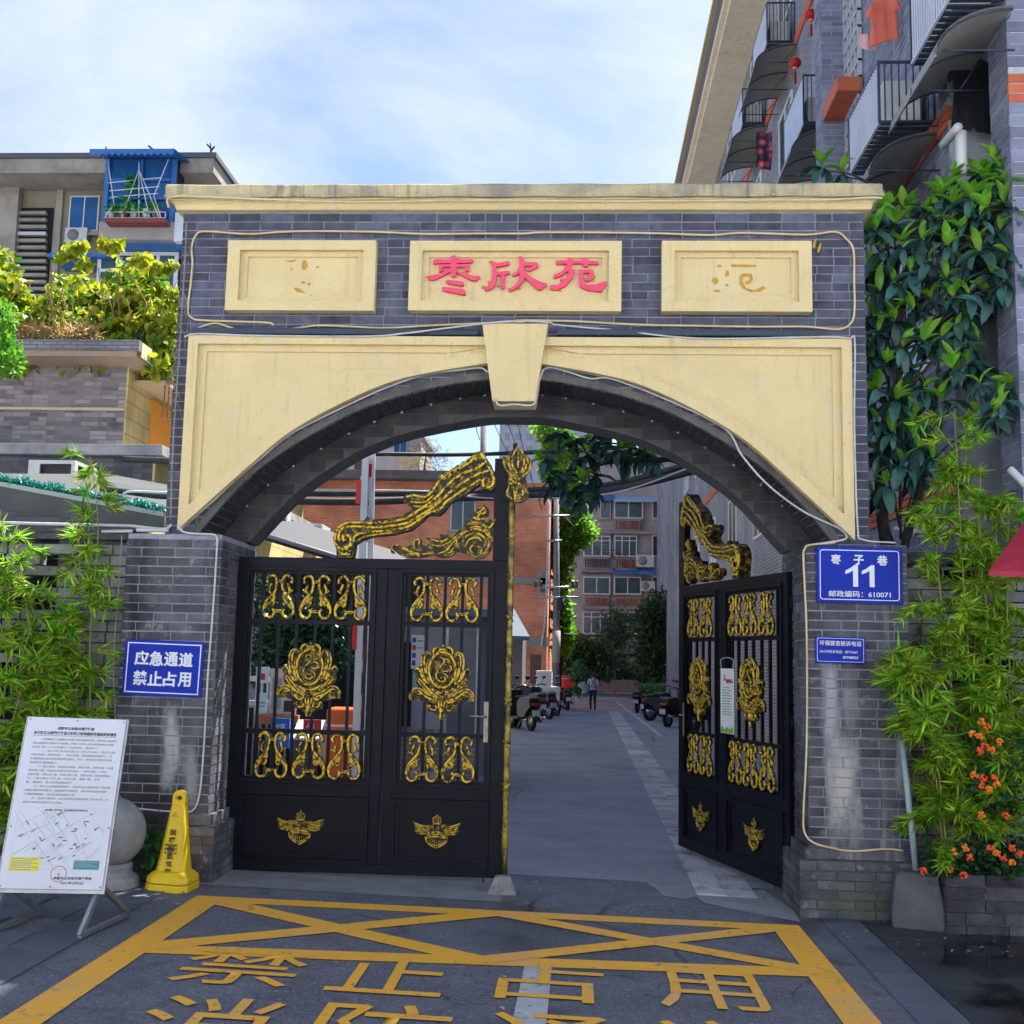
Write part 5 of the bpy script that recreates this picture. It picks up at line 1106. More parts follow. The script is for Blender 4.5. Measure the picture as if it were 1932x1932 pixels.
B_ += lay((3.756, .106, 2.3), (0, 1, 0), (0, 0, 1), (-1, 0, 0), .394, 6.2, proud=.005, rnd=rn, odd=1)
B_ += lay((3.75, .106, 2.3), (1, 0, 0), (0, 0, 1), (0, -1, 0), .6, 6.2, course=.0955, blen=.34, proud=.005, rnd=rn, skip=lambda p, v: 6.0 < v+2.3 < 6.26)
B_ += lay((X1+.006, 1.051, 2.2), (0, 1, 0), (0, 0, 1), (-1, 0, 0), 3.43, 7.4, proud=.005, rnd=rn, skip=lambda p, v: notband(p, v, 2.2) or (1.3-1.05 < p < 2.5-1.05 and 4.3 < v+2.2 < 5.75))
B_ += lay((3.30, 4.48, 4.8), (1, 0, 0), (0, 0, 1), (0, -1, 0), .30, 5.6, proud=.005, rnd=rn); B_ += lay((3.30, 4.48, 4.8), (0, 1, 0), (0, 0, 1), (-1, 0, 0), .37, 5.6, proud=.005, rnd=rn, odd=1)
put_bricks(apt, B_, blk_brick, 300)
for o in apt.children:
    if o.name.startswith('brickwork'): o.data.materials[0] = blk_isl
OB = []
for z in bands[:3]: OB += lay((X1+.006, 1.051, z), (0, 1, 0), (0, 0, 1), (-1, 0, 0), 3.43, .21, proud=.03, depth=.06, rnd=rn)
OB += lay((3.75, .106, 6.02), (1, 0, 0), (0, 0, 1), (0, -1, 0), .6, .24, course=.08, blen=.34, proud=.006, rnd=rn)
put_bricks(apt, OB, orange, 120, 'orange_brick', 'orange_brickwork')
apart('orange_band', orange, *[(X2-.03, X2+.01, 4.86, 33, z, z+.2) for z in bands[1:]])
apart('sill', orange, (3.30, X1-.03, 3.75, 4.47, 8.03, 8.20), bevel=.01)
apart('eave', soffit_m, (3.50, 14, 3.0, 33.5, ZR, ZR+.12)); apart('eave_fascia', soffit_m, (3.40, 14, 2.9, 33.6, ZR+.121, ZR+.30)); apart('gutter', mat('blue grey gutter', (.2, .21, .27), rough=.6), (3.30, 3.42, 2.9, 33.6, ZR+.301, ZR+.38)); apart('eave_trim', mat('ochre trim', (.42, .34, .16), rough=.8), (3.22, 14, 2.9, 33.6, ZR+.381, ZR+.50))
apart('roof', mat('roof grey', (.25, .25, .26), rough=.9), (3.35, 14, .1, 33.4, ZR+.501, ZR+.6))
# windows in the block
def wall_win(x, y0, y1, z0, z1, t=apt, n=2):
    mb = MB(); w = .05; mb.yz([[(y0, z0), (y1, z0), (y1, z1), (y0, z1)], [(y0+w, z0+w), (y1-w, z0+w), (y1-w, z1-w), (y0+w, z1-w)]], x-.03, x+.02)
    for i in range(1, n): yy = y0+(y1-y0)*i/n; mb.box(x-.028, x+.018, yy-.022, yy+.022, z0+w, z1-w)
    f = wbuild(mb, 'window', wht, t)
    for i in range(n):
        mb = MB(); ya, yb = y0+w+(y1-y0-2*w)*i/n, y0+w+(y1-y0-2*w)*(i+1)/n; mb.box(x-.012, x+.004, ya+.002, yb-.002, z0+w, z1-w); p = mb.build('pane', glass_m, f)
wall_win(X1-.002, 1.35, 2.45, 4.35, 5.7); 
for z in (4.3, 7.5, 10.6, 13.6):
    for y in (7.6, 11.2, 14.6, 18.5, 22.5, 26.5, 30): wall_win(X2-.002, y, y+1.3, z, z+1.35)
# breeze-block stair screen
t = apt; mb = MB()
for i in range(26):
    z = 5.0+i*.2; mb.box(X1-.06, X1-.01, 3.78, 4.44, z, z+.03)
for j in range(5): y = 3.78+j*.16; mb.box(X1-.058, X1-.012, y, y+.025, 5.0, 10.2)
o = wbuild(mb, 'stair_screen', mat('pale breeze block', (.45, .47, .52), rough=.9), apt)
# air-conditioner cages with awnings
bar_me = unit_box(cage_m); barl_me = unit_box(cage_l)
def cage(y0, y1, z0, z1, xo, xw, label, sheet_m=None, ac=True, nb=None):
    t = empty('balcony_cage', ((xo+xw)/2, (y0+y1)/2, z0), label=label, cat='balcony', group='caged balconies on the brick block'); C0 = t.location.copy()
    def rod(x0, x1, ya, yb, za, zb, me=bar_me, name='bar'):
        o = bpy.data.objects.new(name, me); COL.objects.link(o); o.parent = t; o.location = Vector(((x0+x1)/2, (ya+yb)/2, (za+zb)/2))-C0; o.scale = (x1-x0, yb-ya, zb-za); return o
    s = .022
    for (x, y) in ((xo, y0), (xo, y1-s), (xw-s, y0), (xw-s, y1-s)): rod(x, x+s, y, y+s, z0, z1, name='post')
    for z in (z0-.004, z1-s):
        rod(xo, xo+s, y0+s, y1-s, z, z+s, barl_me if z < z0+.1 else bar_me, 'rail'); rod(xo+s, xw-s, y0, y0+s, z, z+s, name='rail'); rod(xo+s, xw-s, y1-s, y1, z, z+s, name='rail')
    n = int((y1-y0)/.062)
    for i in range(1, n): y = y0+(y1-y0)*i/n; rod(xo+.004, xo+.016, y-.007, y+.007, z0+s, z1-s, barl_me)
    if sheet_m: mb = MB(); mb.box(xo+.02, xo+.026, y0+.03, y1-.03, z0+.03, z1-.03); wbuild(mb, 'backing_sheet', sheet_m, t)
    n = max(4, int((xw-xo)/.062))
    for i in range(1, n): x = xo+(xw-xo)*i/n; rod(x-.006, x+.006, y0+.004, y0+.016, z0+s, z1-s)
    n = int((y1-y0)/.09)
    for i in range(n): y = y0+(y1-y0)*(i+.1)/n; rod(xo+s, xw-s, y, y+.055, z0-.002, z0+.012, name='floor_slat')
    if ac:
        mb = MB(); mb.box(xo+.1, xw-.06, y0+.2, y1-.12, z0+.03, z0+.50); o = wbuild(mb, 'air_conditioner', ac_m, t, bevel=.01)
        mb = MB(); mb.lathe([(.17, -.006), (.17, .006)], 18, (xo+.095, (y0+y1)/2-.05, z0+.27), 'x'); wbuild(mb, 'fan_grille', cage_m, t)
    return t
def awning(y0, y1, z, xw, dep, label, drop=.18):
    t = empty('awning', (xw, (y0+y1)/2, z), label=label, cat='awning', group='grey window awnings on the brick block'); C0 = t.location
    mb = MB(); n = 8; vs = []
    for i in range(n+1):
        a = i/n; x = -dep*math.sin(a*math.pi/2); zz = -drop*2.2*(1-math.cos(a*math.pi/2)); vs += [(x, y0-C0.y, zz), (x, y1-C0.y, zz)]
    mb.add(vs+[(x, y, z_+.008) for x, y, z_ in vs], [(2*i, 2*i+1, 2*i+3, 2*i+2) for i in range(n)]+[(2*n+2+2*i, 2*n+2+2*i+2, 2*n+2+2*i+3, 2*n+2+2*i+1) for i in range(n)]); mb.build('sheet', awn_m, t, fix=False)
    for y in (y0+.03, (y0+y1)/2, y1-.03):
        mb = MB(); yy = y-C0.y; mb.tube([(-dep*math.sin(i/8*math.pi/2), yy, -drop*2.2*(1-math.cos(i/8*math.pi/2))-.01) for i in range(9)], .009, 5); mb.tube([(0, yy, -drop*1.9), (-dep*.9, yy, -drop*1.9)], .009, 5); mb.tube([(-.02, yy, -.05), (-dep*.35, yy, -drop*1.9)], .006, 5); mb.build('bracket', cage_m, t)
    mb = MB(); mb.tube([(-dep, y0-C0.y, -drop*2.2), (-dep, y1-C0.y, -drop*2.2)], .009, 5); mb.build('edge_bar', alu, t)
cage(1.354, 2.47, 6.48, 7.06, 3.10, X1, 'dark caged balcony just below the coral shirt'); awning(1.25, 2.75, 6.34, X1, .62, 'grey curved awning under the cage below the coral shirt')
cage(.05, 1.06, 6.85, 7.6, 3.30, 3.76, 'caged balcony at the top right corner of the picture'); awning(-.05, 1.25, 6.72, 3.76, .6, 'grey curved awning above the black shirt')
cage(.42, 1.25, 4.45, 5.02, 3.25, 3.76, 'caged balcony half hidden behind the loquat tree')
cage(7.7, 9.25, 9.6, 10.35, 3.72, X2, 'caged balcony beside the floral dress', mat('pale blue sheet', (.35, .50, .62), rough=.6)); awning(7.5, 9.4, 9.45, X2, .75, 'grey awning under the cage beside the floral dress')
cage(10.9, 12.5, 12.7, 13.45, 3.74, X2, 'caged balcony backed by a pink and blue sheet', mat('pink blue sheet', (.55, .38, .48), (.30, .48, .55), rough=.6, scale=1.2)); awning(10.7, 12.7, 12.55, X2, .75, 'grey awning under the pink and blue backed cage')
cage(14.0, 15.6, 12.7, 13.45, 3.76, X2, 'farthest caged balcony under the eave', mat('pale blue sheet', (.35, .50, .62))); awning(13.8, 15.8, 12.55, X2, .75, 'grey awning under the farthest cage')
cage(6.2, 7.6, 12.7, 13.5, 3.62, X2, 'caged balcony above the upper red lantern', mat('pale blue sheet', (.35, .50, .62))); awning(6.0, 7.9, 12.5, X2, .75, 'grey awning right behind the upper red lantern')
# lanterns and washing
lan_m = mat('red lantern silk', (.62, .015, .02), (.5, .01, .02), rough=.5, trans=.25)
for (u, v, y, lb) in ((1530, 28, 7.6, 'upper red paper lantern with tassel under an awning'), (1500, 119, 8.2, 'lower red paper lantern with tassel')):
    p = at(u, v, y=y); t = empty('red_lantern', p, label=lb, cat='lantern', group='red lanterns'); r = .095
    mb = MB(); mb.sphere((0, 0, 0), r, 16, 10, (1, 1, .85)); mb.build('shade', lan_m, t); mb = MB(); mb.lathe([(.03, -.095), (.04, -.078)], 10); mb.lathe([(.03, .08), (.03, .095)], 10); mb.build('cap', mat('lantern gold', (.6, .4, .08), rough=.4), t)
    mb = MB(); mb.tube([(0, 0, -.09), (0, 0, -.15)], .006, 5); mb.lathe([(.016, -.15), (.022, -.28), (.018, -.33)], 8); mb.build('tassel', lan_m, t); mb = MB(); mb.tube([(0, 0, .09), (0, 0, .3)], .003, 4); mb.build('cord', cable_k, t)
def cloth(name, outline, view, y, m_, label, dep=.05, hole=None, wav=9.):
    pts = [at(*p, y=y) for p in [(u, v) for u, v in outline]]; c = sum(pts, Vector())/len(pts)
    lp = [(p.x-c.x, p.z-c.z) for p in pts]; mb = MB(); xs_ = [p[0] for p in lp]; 
    # gridded so that the cloth can fold
    tri = tessellate_polygon([[Vector((a, b, 0)) for a, b in lp]]); me = bpy.data.meshes.new(name); bm = bmesh.new(); vs = [bm.verts.new((a, 0, b)) for a, b in lp]
    for t_ in tri: bm.faces.new([vs[i] for i in t_])
    for _ in range(3): bmesh.ops.subdivide_edges(bm, edges=bm.edges[:], cuts=1, use_grid_fill=True)
    bmesh.ops.triangulate(bm, faces=bm.faces[:])
    for v in bm.verts: v.co.y = dep*math.sin(v.co.x*wav*2+v.co.z*3)*(.4+.6*math.sin(v.co.x*wav*3.7))*.5
    ext = bmesh.ops.solidify(bm, geom=bm.faces[:], thickness=.006); bm.to_mesh(me); bm.free(); me.polygons.foreach_set('use_smooth', [True]*len(me.polygons))
    o = link(name, me, None, m_); o.location = c; return o
VZ = lambda px, py: ((2200+px*536/1932)/2736*1932, py*536/1932/2736*1932)
coral = mat('coral cotton', (.72, .17, .10), (.62, .13, .08), rough=.85, scale=6)
t = empty('hanging_shirt', at(*VZ(575, 200), y=2.2), label='coral t-shirt drying above a caged balcony', cat='shirt', group='washing on the brick block')
def hang(t, *a, **k): o = cloth(*a, **k); o.location -= t.location; o.parent = t; return o
hang(t, 'fabric', [VZ(*p) for p in ((440,60),(490,5),(560,-20),(660,-20),(720,10),(745,60),(735,100),(705,90),(725,300),(730,360),(650,395),(560,415),(500,440),(440,445),(455,300),(450,180),(410,185),(412,130))], 0, 2.2, coral, '')
p = t.location; mb = MB(); mb.tube([(-.16, 0, .22), (0, 0, .27), (.16, 0, .22)], .006, 5); mb.tube([(0, 0, .27), (0, 0, .36), (.02, 0, .38)], .004, 5); mb.build('hanger', cable_w, t)
t = empty('hanging_bag', at(*VZ(420, 400), y=2.3), label='pale pink cloth bag hanging left of the coral shirt', cat='bag'); hang(t, 'fabric', [VZ(*p) for p in ((340,340),(440,315),(455,440),(520,440),(510,470),(420,488),(350,455),(328,400))], 0, 2.3, mat('pale pink cloth', (.72, .45, .45), rough=.85), '')
blackc = mat('black cotton', (.006, .007, .012), (.012, .013, .02), rough=.9)
t = empty('hanging_shirt', at(*VZ(1430, 900), y=.9), label='long black garment hanging at the recess by the corner pier', cat='shirt', group='washing on the brick block')
hang(t, 'fabric', [VZ(*p) for p in ((1245,580),(1300,535),(1380,525),(1420,570),(1460,580),(1520,570),(1580,600),(1615,640),(1640,1300),(1480,1270),(1440,1230),(1410,1265),(1230,1275),(1250,900),(1245,780),(1200,800),(1195,740))], 0, .9, blackc, '', dep=.03)
floral = bpy.data.materials.new('floral cotton'); floral.use_nodes = True; t_ = floral.node_tree; b_ = t_.nodes['Principled BSDF']; vo = t_.nodes.new('ShaderNodeTexVoronoi'); vo.inputs['Scale'].default_value = 9; g_ = t_.nodes.new('ShaderNodeNewGeometry'); t_.links.new(g_.outputs['Position'], vo.inputs['Vector'])
rp = t_.nodes.new('ShaderNodeValToRGB'); rp.color_ramp.elements[0].position = .0; rp.color_ramp.elements[0].color = (.75, .35, .05, 1); rp.color_ramp.elements[1].position = .6; rp.color_ramp.elements[1].color = (.012, .01, .03, 1); e_ = rp.color_ramp.elements.new(.32); e_.color = (.45, .04, .10, 1); t_.links.new(vo.outputs['Distance'], rp.inputs[0]); t_.links.new(rp.outputs[0], b_.inputs['Base Color'])
VY = lambda px, py: ((1820+px*480/1783)/2736*1932, py*520/1932/2736*1932)
t = empty('hanging_dress', at(*VY(815, 1500), y=7.4), label='dark floral dress hanging between two caged balconies', cat='dress'); hang(t, 'fabric', [VY(*p) for p in ((740,1320),(790,1295),(830,1325),(900,1310),(905,1500),(890,1690),(790,1680),(770,1650),(735,1670),(740,1500))], 0, 7.4, floral, '', dep=.04)
# pipes on the block
pipe_m = mat('white pvc pipe', (.62, .63, .63), (.5, .51, .52), rough=.5)
def pipe(name, pts, r, label): P = [Vector(p) for p in pts]; mb = MB(); mb.tube([q-P[0] for q in cat_rom(P, 4)], r, 8); o = mb.build(name, pipe_m); o.location = P[0]; tag(o, label, 'pipe'); return o
pipe('drain_pipe', [at(*VZ(1325, 1270), x=3.5), at(*VZ(1330, 1680), x=3.5)], .045, 'short white upright drain pipe above the loquat tree'); pipe('drain_pipe', [at(*VZ(1300, 1220), x=3.45), at(*VZ(1150, 1400), x=3.45)], .035, 'slanting white drain pipe beside the black garment')
pipe('wall_pipe', [at(1690, 997, x=3.5), at(1750, 1003, x=3.5), at(1800, 992, x=3.5), at(1850, 975, x=3.5), at(1900, 950, x=3.52)], .02, 'sagging white pipe under the lower orange band')
pipe('eave_pipe', [at(1905, 885, y=.02), at(1922, 902, y=-.02), at(1940, 920, y=-.05)], .03, 'white pipe end at the right edge above the red awning')
# garden wall right of the gate with openings
gw_m = mat('mossy garden brick', (.20, .21, .20), (.32, .33, .31), rough=.88, scale=4, bump=.4, bscale=80, rand=.3, blot=[((.10, .13, .06), .5, 1.8, .5, .75), ((.02, .021, .02), .8, 4.2, .56, .66)])
cop_m = mat('dark tile coping', (.045, .048, .055), (.08, .085, .09), rough=.8, scale=8, bump=.4)
def garden_wall(sg, label, x0, x1, solid, zg, ztop):
    t = empty('garden_wall', (sg*(x0+x1)/2, .06, zg), label=label, cat='wall')
    rn = random.Random(17+sg); L = []
    a = x0 if sg > 0 else -x1; w = x1-x0
    def skip(p, v):
        x = (a+p); ax = abs(x); r_ = int(v/.082)
        return ax > solid and r_ % 2 == 1 and int(ax/.19) % 2 == 0 and v > .25
    L += lay((a, .0, zg), (1, 0, 0), (0, 0, 1), (0, -1, 0), w, ztop-zg, course=.082, blen=.27, joint=.012, depth=.12, proud=.0, rnd=rn, jit=.004, skip=skip)
    put_bricks(t, L, gw_m, 300)
    mb = MB(); mb.box(min(sg*x0, sg*solid), max(sg*x0, sg*solid), .015, .11, zg-.1, ztop); wbuild(mb, 'core', mortar_dk, t)
    mb = MB(); mb.box(a, a+w, -.05, .17, ztop+.001, ztop+.05); mb.box(a, a+w, -.03, .15, ztop+.051, ztop+.09); wbuild(mb, 'coping', cop_m, t, bevel=.008)
    mb = MB(); mb.box(a, a+w, .20, .24, zg-.1, ztop-.02); wbuild(mb, 'gap_shade_sheet', void_m, t)  # black sheet in place of the shaded gap seen through the openings
garden_wall(1, 'pierced brick garden wall right of the gate behind the bamboo', 2.845, 3.74, 3.12, -.03, 2.44)
garden_wall(-1, 'pierced brick garden wall left of the gate behind the bamboo', 2.845, 6.5, 3.42, .12, 2.52)
# planter
pt = empty('brick_planter', (3.6, -.33, -.03), label='low brick planter of orange flowers at the right edge', cat='planter'); pq = atg(1784, 1764); px0, pyf = 2.93, -.50
mb = MB(); mb.box(px0+.01, 4.6, pyf+.01, -.12, -.1, .36); wbuild(mb, 'core', mortar_dk, pt); L = lay((px0, pyf, -.03), (1, 0, 0), (0, 0, 1), (0, -1, 0), 1.6, .40, course=.08, blen=.27, proud=.008, rnd=random.Random(4), depth=.06, skip=lambda p, v: p > .36 and int(v/.08) in (1, 3)); L += lay((px0, pyf-.0, -.03), (0, 1, 0), (0, 0, 1), (-1, 0, 0), .38, .40, course=.08, blen=.27, proud=.008, odd=1, depth=.06, rnd=random.Random(6)); put_bricks(pt, L, pillar_m, 120)
mb = MB(); mb.box(px0+.0, 4.6, pyf, -.12, .372, .375); wbuild(mb, 'soil', mat('dark soil', (.03, .024, .018), rough=.95), pt)
# red awning corner of the stall at the right
ra = empty('red_awning', (3.4, -.9, 2.0), label='corner of a red stall awning at the right edge', cat='awning'); redm = mat('red awning cloth', (.42, .018, .045), (.36, .015, .04), rough=.6, scale=4)
A1, A2, A3 = at(1866, 1087, y=-.75), at(1940, 985, y=-.35), at(1945, 1092, y=-1.1); A4 = A2+(A3-A1)*1.0
mb = MB(); e = Vector((0, 0, .035)); q4 = [A1, A2, A4+Vector((.6, 0, .1)), A3+Vector((.6, 0, 0))]
mb.add([p+e for p in q4]+[p for p in q4], [(0, 1, 2, 3), (7, 6, 5, 4), (0, 4, 5, 1), (1, 5, 6, 2), (2, 6, 7, 3), (3, 7, 4, 0)]); wbuild(mb, 'canopy', redm, ra); mb = MB(); mb.tube([q4[3]+Vector((-.1, 0, -.02)), Vector((q4[3].x-.1, q4[3].y, gz(3, -1)))], .015, 6); wbuild(mb, 'pole', alu, ra)
# ------------------------------------------------------------------ plants on the right
rs = []; rn = random.Random(12)
for (u, v, y) in ((1655,440,.5),(1668,410,.7),(1690,425,.6),(1712,400,.8),(1740,395,.6),(1665,480,.6),(1700,470,.5),(1735,455,.5),(1770,420,.55),(1800,395,.4),(1830,380,.3),(1860,350,.35),(1885,330,.3),(1905,350,.25),(1925,330,.3),(1890,385,.2),(1850,420,.3),(1815,440,.35),(1785,470,.4),(1750,500,.45),(1720,520,.5),(1690,540,.55),(1660,555,.6),(1780,530,.4),(1815,500,.4),(1850,480,.3),(1885,440,.25),(1915,410,.2),(1800,565,.35),(1760,570,.45),(1725,590,.5),(1690,610,.5),(1658,630,.55),(1700,660,.4),(1740,650,.4),(1775,640,.4),(1810,630,.4),(1830,690,.35),(1795,700,.35),(1670,690,.45),(1660,740,.45),(1690,760,.4),(1740,735,.4),(1720,800,.4),(1680,820,.45),(1660,860,.5),(1700,880,.45),(1730,850,.4),(1780,760,.3),(1850,730,.2),(1890,760,.15),(1910,735,.2),(1880,790,.15),(1760,870,.4),(1670,920,.5),(1655,800,.5),(1830,560,.3),(1870,520,.25),(1905,480,.2),(1550,318,1.3),(1590,330,1.3),(1640,520,.75),(1645,600,.7),(1648,680,.65),(1642,770,.6),(1845,330,.4),(1875,310,.35),(1910,300,.3),(1930,370,.2),(1925,440,.2),(1860,395,.25),(1830,420,.35),(1800,345,.5),(1775,375,.5),(1895,540,.2),(1925,510,.2),(1650,400,.6)):
    p = at(u, v, y=y); yg = .48 if (v < 480 or rn.random() < .35) else .1; rs.append((p, (rn.gauss(0, .35), -.35+rn.gauss(0, .3), 1), yg))
    if rn.random() < .65: q = p+Vector((rn.gauss(0, .10), rn.uniform(.08, .3), rn.gauss(-.08, .08))); rs.append((q, (rn.gauss(0, .5), -.2+rn.gauss(0, .4), .8), .1))
LB = Vector((2.98, .75, 0)); lims = [([LB, (3.0, .7, 1.2), (2.92, .65, 2.4), (2.85, .6, 3.2), (3.0, .6, 4.2), (3.1, .6, 5.0)], .075, .02), ([(2.93, .65, 2.3), (3.1, .6, 2.9), (3.25, .5, 3.7), (3.35, .4, 4.8)], .04, .012)]
for (p, d, yg) in rs[::2]:
    c = Vector((3.0, .6, max(2.4, p.z-.55))); lims.append(([c, c.lerp(p, .55)+Vector((0, 0, .05)), p-Vector((0, 0, .02))], .012, .005))
loquat('loquat_tree', LB, 'tall loquat tree with large leaves between the gateway and the brick block', lims, rs, L=(.17, .29))
rs = []; 
for (u, v, y) in ((1060,820,3.4),(1085,835,3.3),(1120,830,3.3),(1150,815,3.4),(1030,870,3.3),(1060,890,3.2),(1085,870,3.2),(1110,860,3.2),(1140,855,3.3),(1165,850,3.3),(1190,845,3.4),(1215,855,3.4),(1050,920,3.2),(1075,930,3.1),(1100,915,3.1),(1125,900,3.2),(1095,945,3.1),(1040,905,3.2),(1235,870,3.4),(1120,935,3.1),(1070,900,3.15),(1180,870,3.4)):
    p = at(u, v, y=y); rs.append((p, (rn.gauss(-.3, .4), rn.gauss(-.1, .4), rn.uniform(.2, 1)), .18 if rn.random() < .7 else .45))
br = [[(LB.x, LB.y+2.6, gz(3, 3)), (3.05, 3.4, 1.8), (2.9, 3.4, 3.0), at(1300, 880, y=3.4), at(1240, 868, y=3.35), at(1180, 868, y=3.3), at(1120, 880, y=3.2), at(1080, 900, y=3.15)], [at(1240, 868, y=3.35), at(1190, 842, y=3.35), at(1140, 835, y=3.3), at(1070, 825, y=3.3)]]
lm = [(br[0], .06, .008), (br[1], .016, .005)]
for (p, d, y_) in rs: c = at(1130, 868, y=3.25); lm.append(([p.lerp(c, .5)+Vector((0, 0, -.03)), p], .007, .004))
loquat('loquat_branch_tree', (LB.x, 3.35, gz(3, 3.35)), 'loquat bough with drooping dark leaves seen through the arch', lm, rs, 220, L=(.2, .3))
def cl(pts, y): return [at(u, v, y=yy) if v is not None else Vector((u, yy, 0)) for (u, v), yy in zip(pts, y)]
bamboo((3.25, -.3, .37), [[(3.2, -.3, .37), at(1830, 1300, y=-.32), at(1815, 1050, y=-.3), at(1800, 770, y=-.2)], [(3.28, -.25, .37), at(1870, 1250, y=-.28), at(1850, 1050, y=-.25), at(1850, 880, y=-.2)], [(3.15, -.28, .37), at(1795, 1300, y=-.3), at(1770, 1080, y=-.3), at(1760, 950, y=-.2)], [(3.4, -.3, .37), at(1905, 1300, y=-.3), at(1900, 1130, y=-.3), at(1905, 930, y=-.25)], [(3.1, -.3, .37), at(1800, 1450, y=-.3), at(1780, 1300, y=-.3), at(1775, 1180, y=-.3)], [(3.45, -.3, .37), at(1915, 1450, y=-.3), at(1910, 1300, y=-.3), at(1920, 1180, y=-.3)], [(3.2, -.2, .37), at(1840, 1200, y=-.15), at(1825, 1000, y=-.12), at(1815, 860, y=-.1)], [(3.4, -.2, .37), at(1890, 1300, y=-.15), at(1880, 1150, y=-.12), at(1880, 980, y=-.1)], [(3.05, -.25, .37), at(1770, 1500, y=-.28), at(1760, 1400, y=-.28), at(1765, 1330, y=-.28)]], 31000, 'dense tall bamboo growing in the right planter', L=(.07, .135), reach=.44, zmin=.10)
bamboo((2.98, -.34, .37), [[(2.98, -.34, .37), at(1760, 1420, y=-.4), at(1725, 1290, y=-.42), at(1680, 1225, y=-.42)], [(3.0, -.36, .37), at(1760, 1380, y=-.45), at(1720, 1260, y=-.45), at(1690, 1290, y=-.46)]], 2200, 'low bamboo sprays drooping across the right pillar', L=(.10, .17), reach=.26, zmin=.5, droop=.7)
# lantana flowers
flw = [mat('orange blossom', (.85, .22, .01), rough=.6), mat('red orange blossom', (.80, .09, .015), rough=.6)]
fol = mat('dark lantana leaf', (.018, .07, .025), (.04, .13, .04), rough=.5, island=.4, trans=.2)
ft = empty('lantana_shrub', (3.3, -.4, .37), label='orange flowering shrub at the foot of the right bamboo', cat='shrub'); fb = Vector(ft.location)
P, D = [], []; rn = random.Random(8)
for i in range(900):
    u, v = rn.uniform(1745, 1932), rn.choice((rn.uniform(1590, 1655), rn.uniform(1590, 1655), rn.uniform(1370, 1600))); 
    if v < 1590 and u < 1830: u = rn.uniform(1830, 1932)
    p = at(u, v, y=rn.uniform(-.52, -.36)); P.append(np.array(p-fb)); D.append((rn.gauss(0, 1), rn.gauss(-.6, .5), rn.gauss(.3, .6)))
P, D = np.array(P), np.array(D); S, D, N_ = frames(D, roll=NR.normal(0, .6, len(P))); ls = NR.uniform(.035, .075, len(P)); o = link('foliage', scatter('foliage', T_OVAL, P, S, D, N_, ls, ls*.6), ft, fol); o['kind'] = 'stuff'
mb = MB()
for (u, v) in ((1850,1385),(1880,1410),(1855,1480),(1910,1500),(1870,1560)): p = at(u, v, y=-.42)-fb; mb.tube(cat_rom([(p.x, .05, 0), (p.x+.02, .02, p.z*.5), p], 4), .004, 5)
mb.build('stem', culm_m, ft)
for i, (u, v) in enumerate(((1852,1362),(1835,1385),(1848,1390),(1862,1372),(1848,1417),(1858,1408),(1885,1400),(1870,1415),(1838,1462),(1855,1468),(1850,1482),(1875,1468),(1880,1480),(1865,1490),(1851,1538),(1898,1540),(1790,1640),(1742,1644),(1798,1608),(1830,1618),(1868,1600),(1880,1610),(1893,1618),(1910,1600),(1822,1600),(1925,1612),(1818,1652),(1908,1628))):
    p = at(u, v, y=-.66)-fb; mb = MB()
    for k in range(12):
        d = Vector((rn.gauss(0, 1), rn.gauss(-.6, .6), rn.gauss(.2, 1))).normalized()*.02; mb.sphere(p+d, .0095, 6, 4)
    mb.build('blossom', flw[(i//3) % 2 if v < 1590 else 1 if i % 3 else 0], ft)
# ================================================================== left of the gate
def pr2(u0, v0, u1, v1, y):
    a, b = at(u0, v0, y=y), at(u1, v1, y=y); c, d = at(u0, v1, y=y), at(u1, v0, y=y)
    return (a.x+c.x)/2, (b.x+d.x)/2, (b.z+c.z)/2, (a.z+d.z)/2
def pbox(parent, name, m_, u0, v0, u1, v1, y, dep, bevel=0):
    x0, x1, z0, z1 = pr2(u0, v0, u1, v1, y); mb = MB(); mb.box(x0, x1, y, y+dep, z0, z1); return wbuild(mb, name, m_, parent, bevel=bevel)
def win(parent, u0, v0, u1, v1, y, n=2, fm=None, gm=None, fw=None, tr=None, rec=.0):
    x0, x1, z0, z1 = pr2(u0, v0, u1, v1, y); w = fw or (x1-x0)*.045; mb = MB()
    mb.xz([[(x0, z0), (x1, z0), (x1, z1), (x0, z1)], [(x0+w, z0+w), (x1-w, z0+w), (x1-w, z1-w), (x0+w, z1-w)]], y-.05, y+.02)
    for i in range(1, n): xx = x0+(x1-x0)*i/n; mb.box(xx-w*.45, xx+w*.45, y-.048, y+.018, z0+w, z1-w)
    if tr: zz = z0+(z1-z0)*tr; mb.box(x0+w, x1-w, y-.046, y+.016, zz-w*.4, zz+w*.4)
    f = wbuild(mb, 'window', fm or wht, parent)
    for i in range(n):
        mb = MB(); xa, xb = x0+w+(x1-x0-2*w)*i/n, x0+w+(x1-x0-2*w)*(i+1)/n; mb.box(xa+.003, xb-.003, y-.02, y-.005, z0+w, z1-w); mb.build('pane', gm or glass_m, f)
    return f
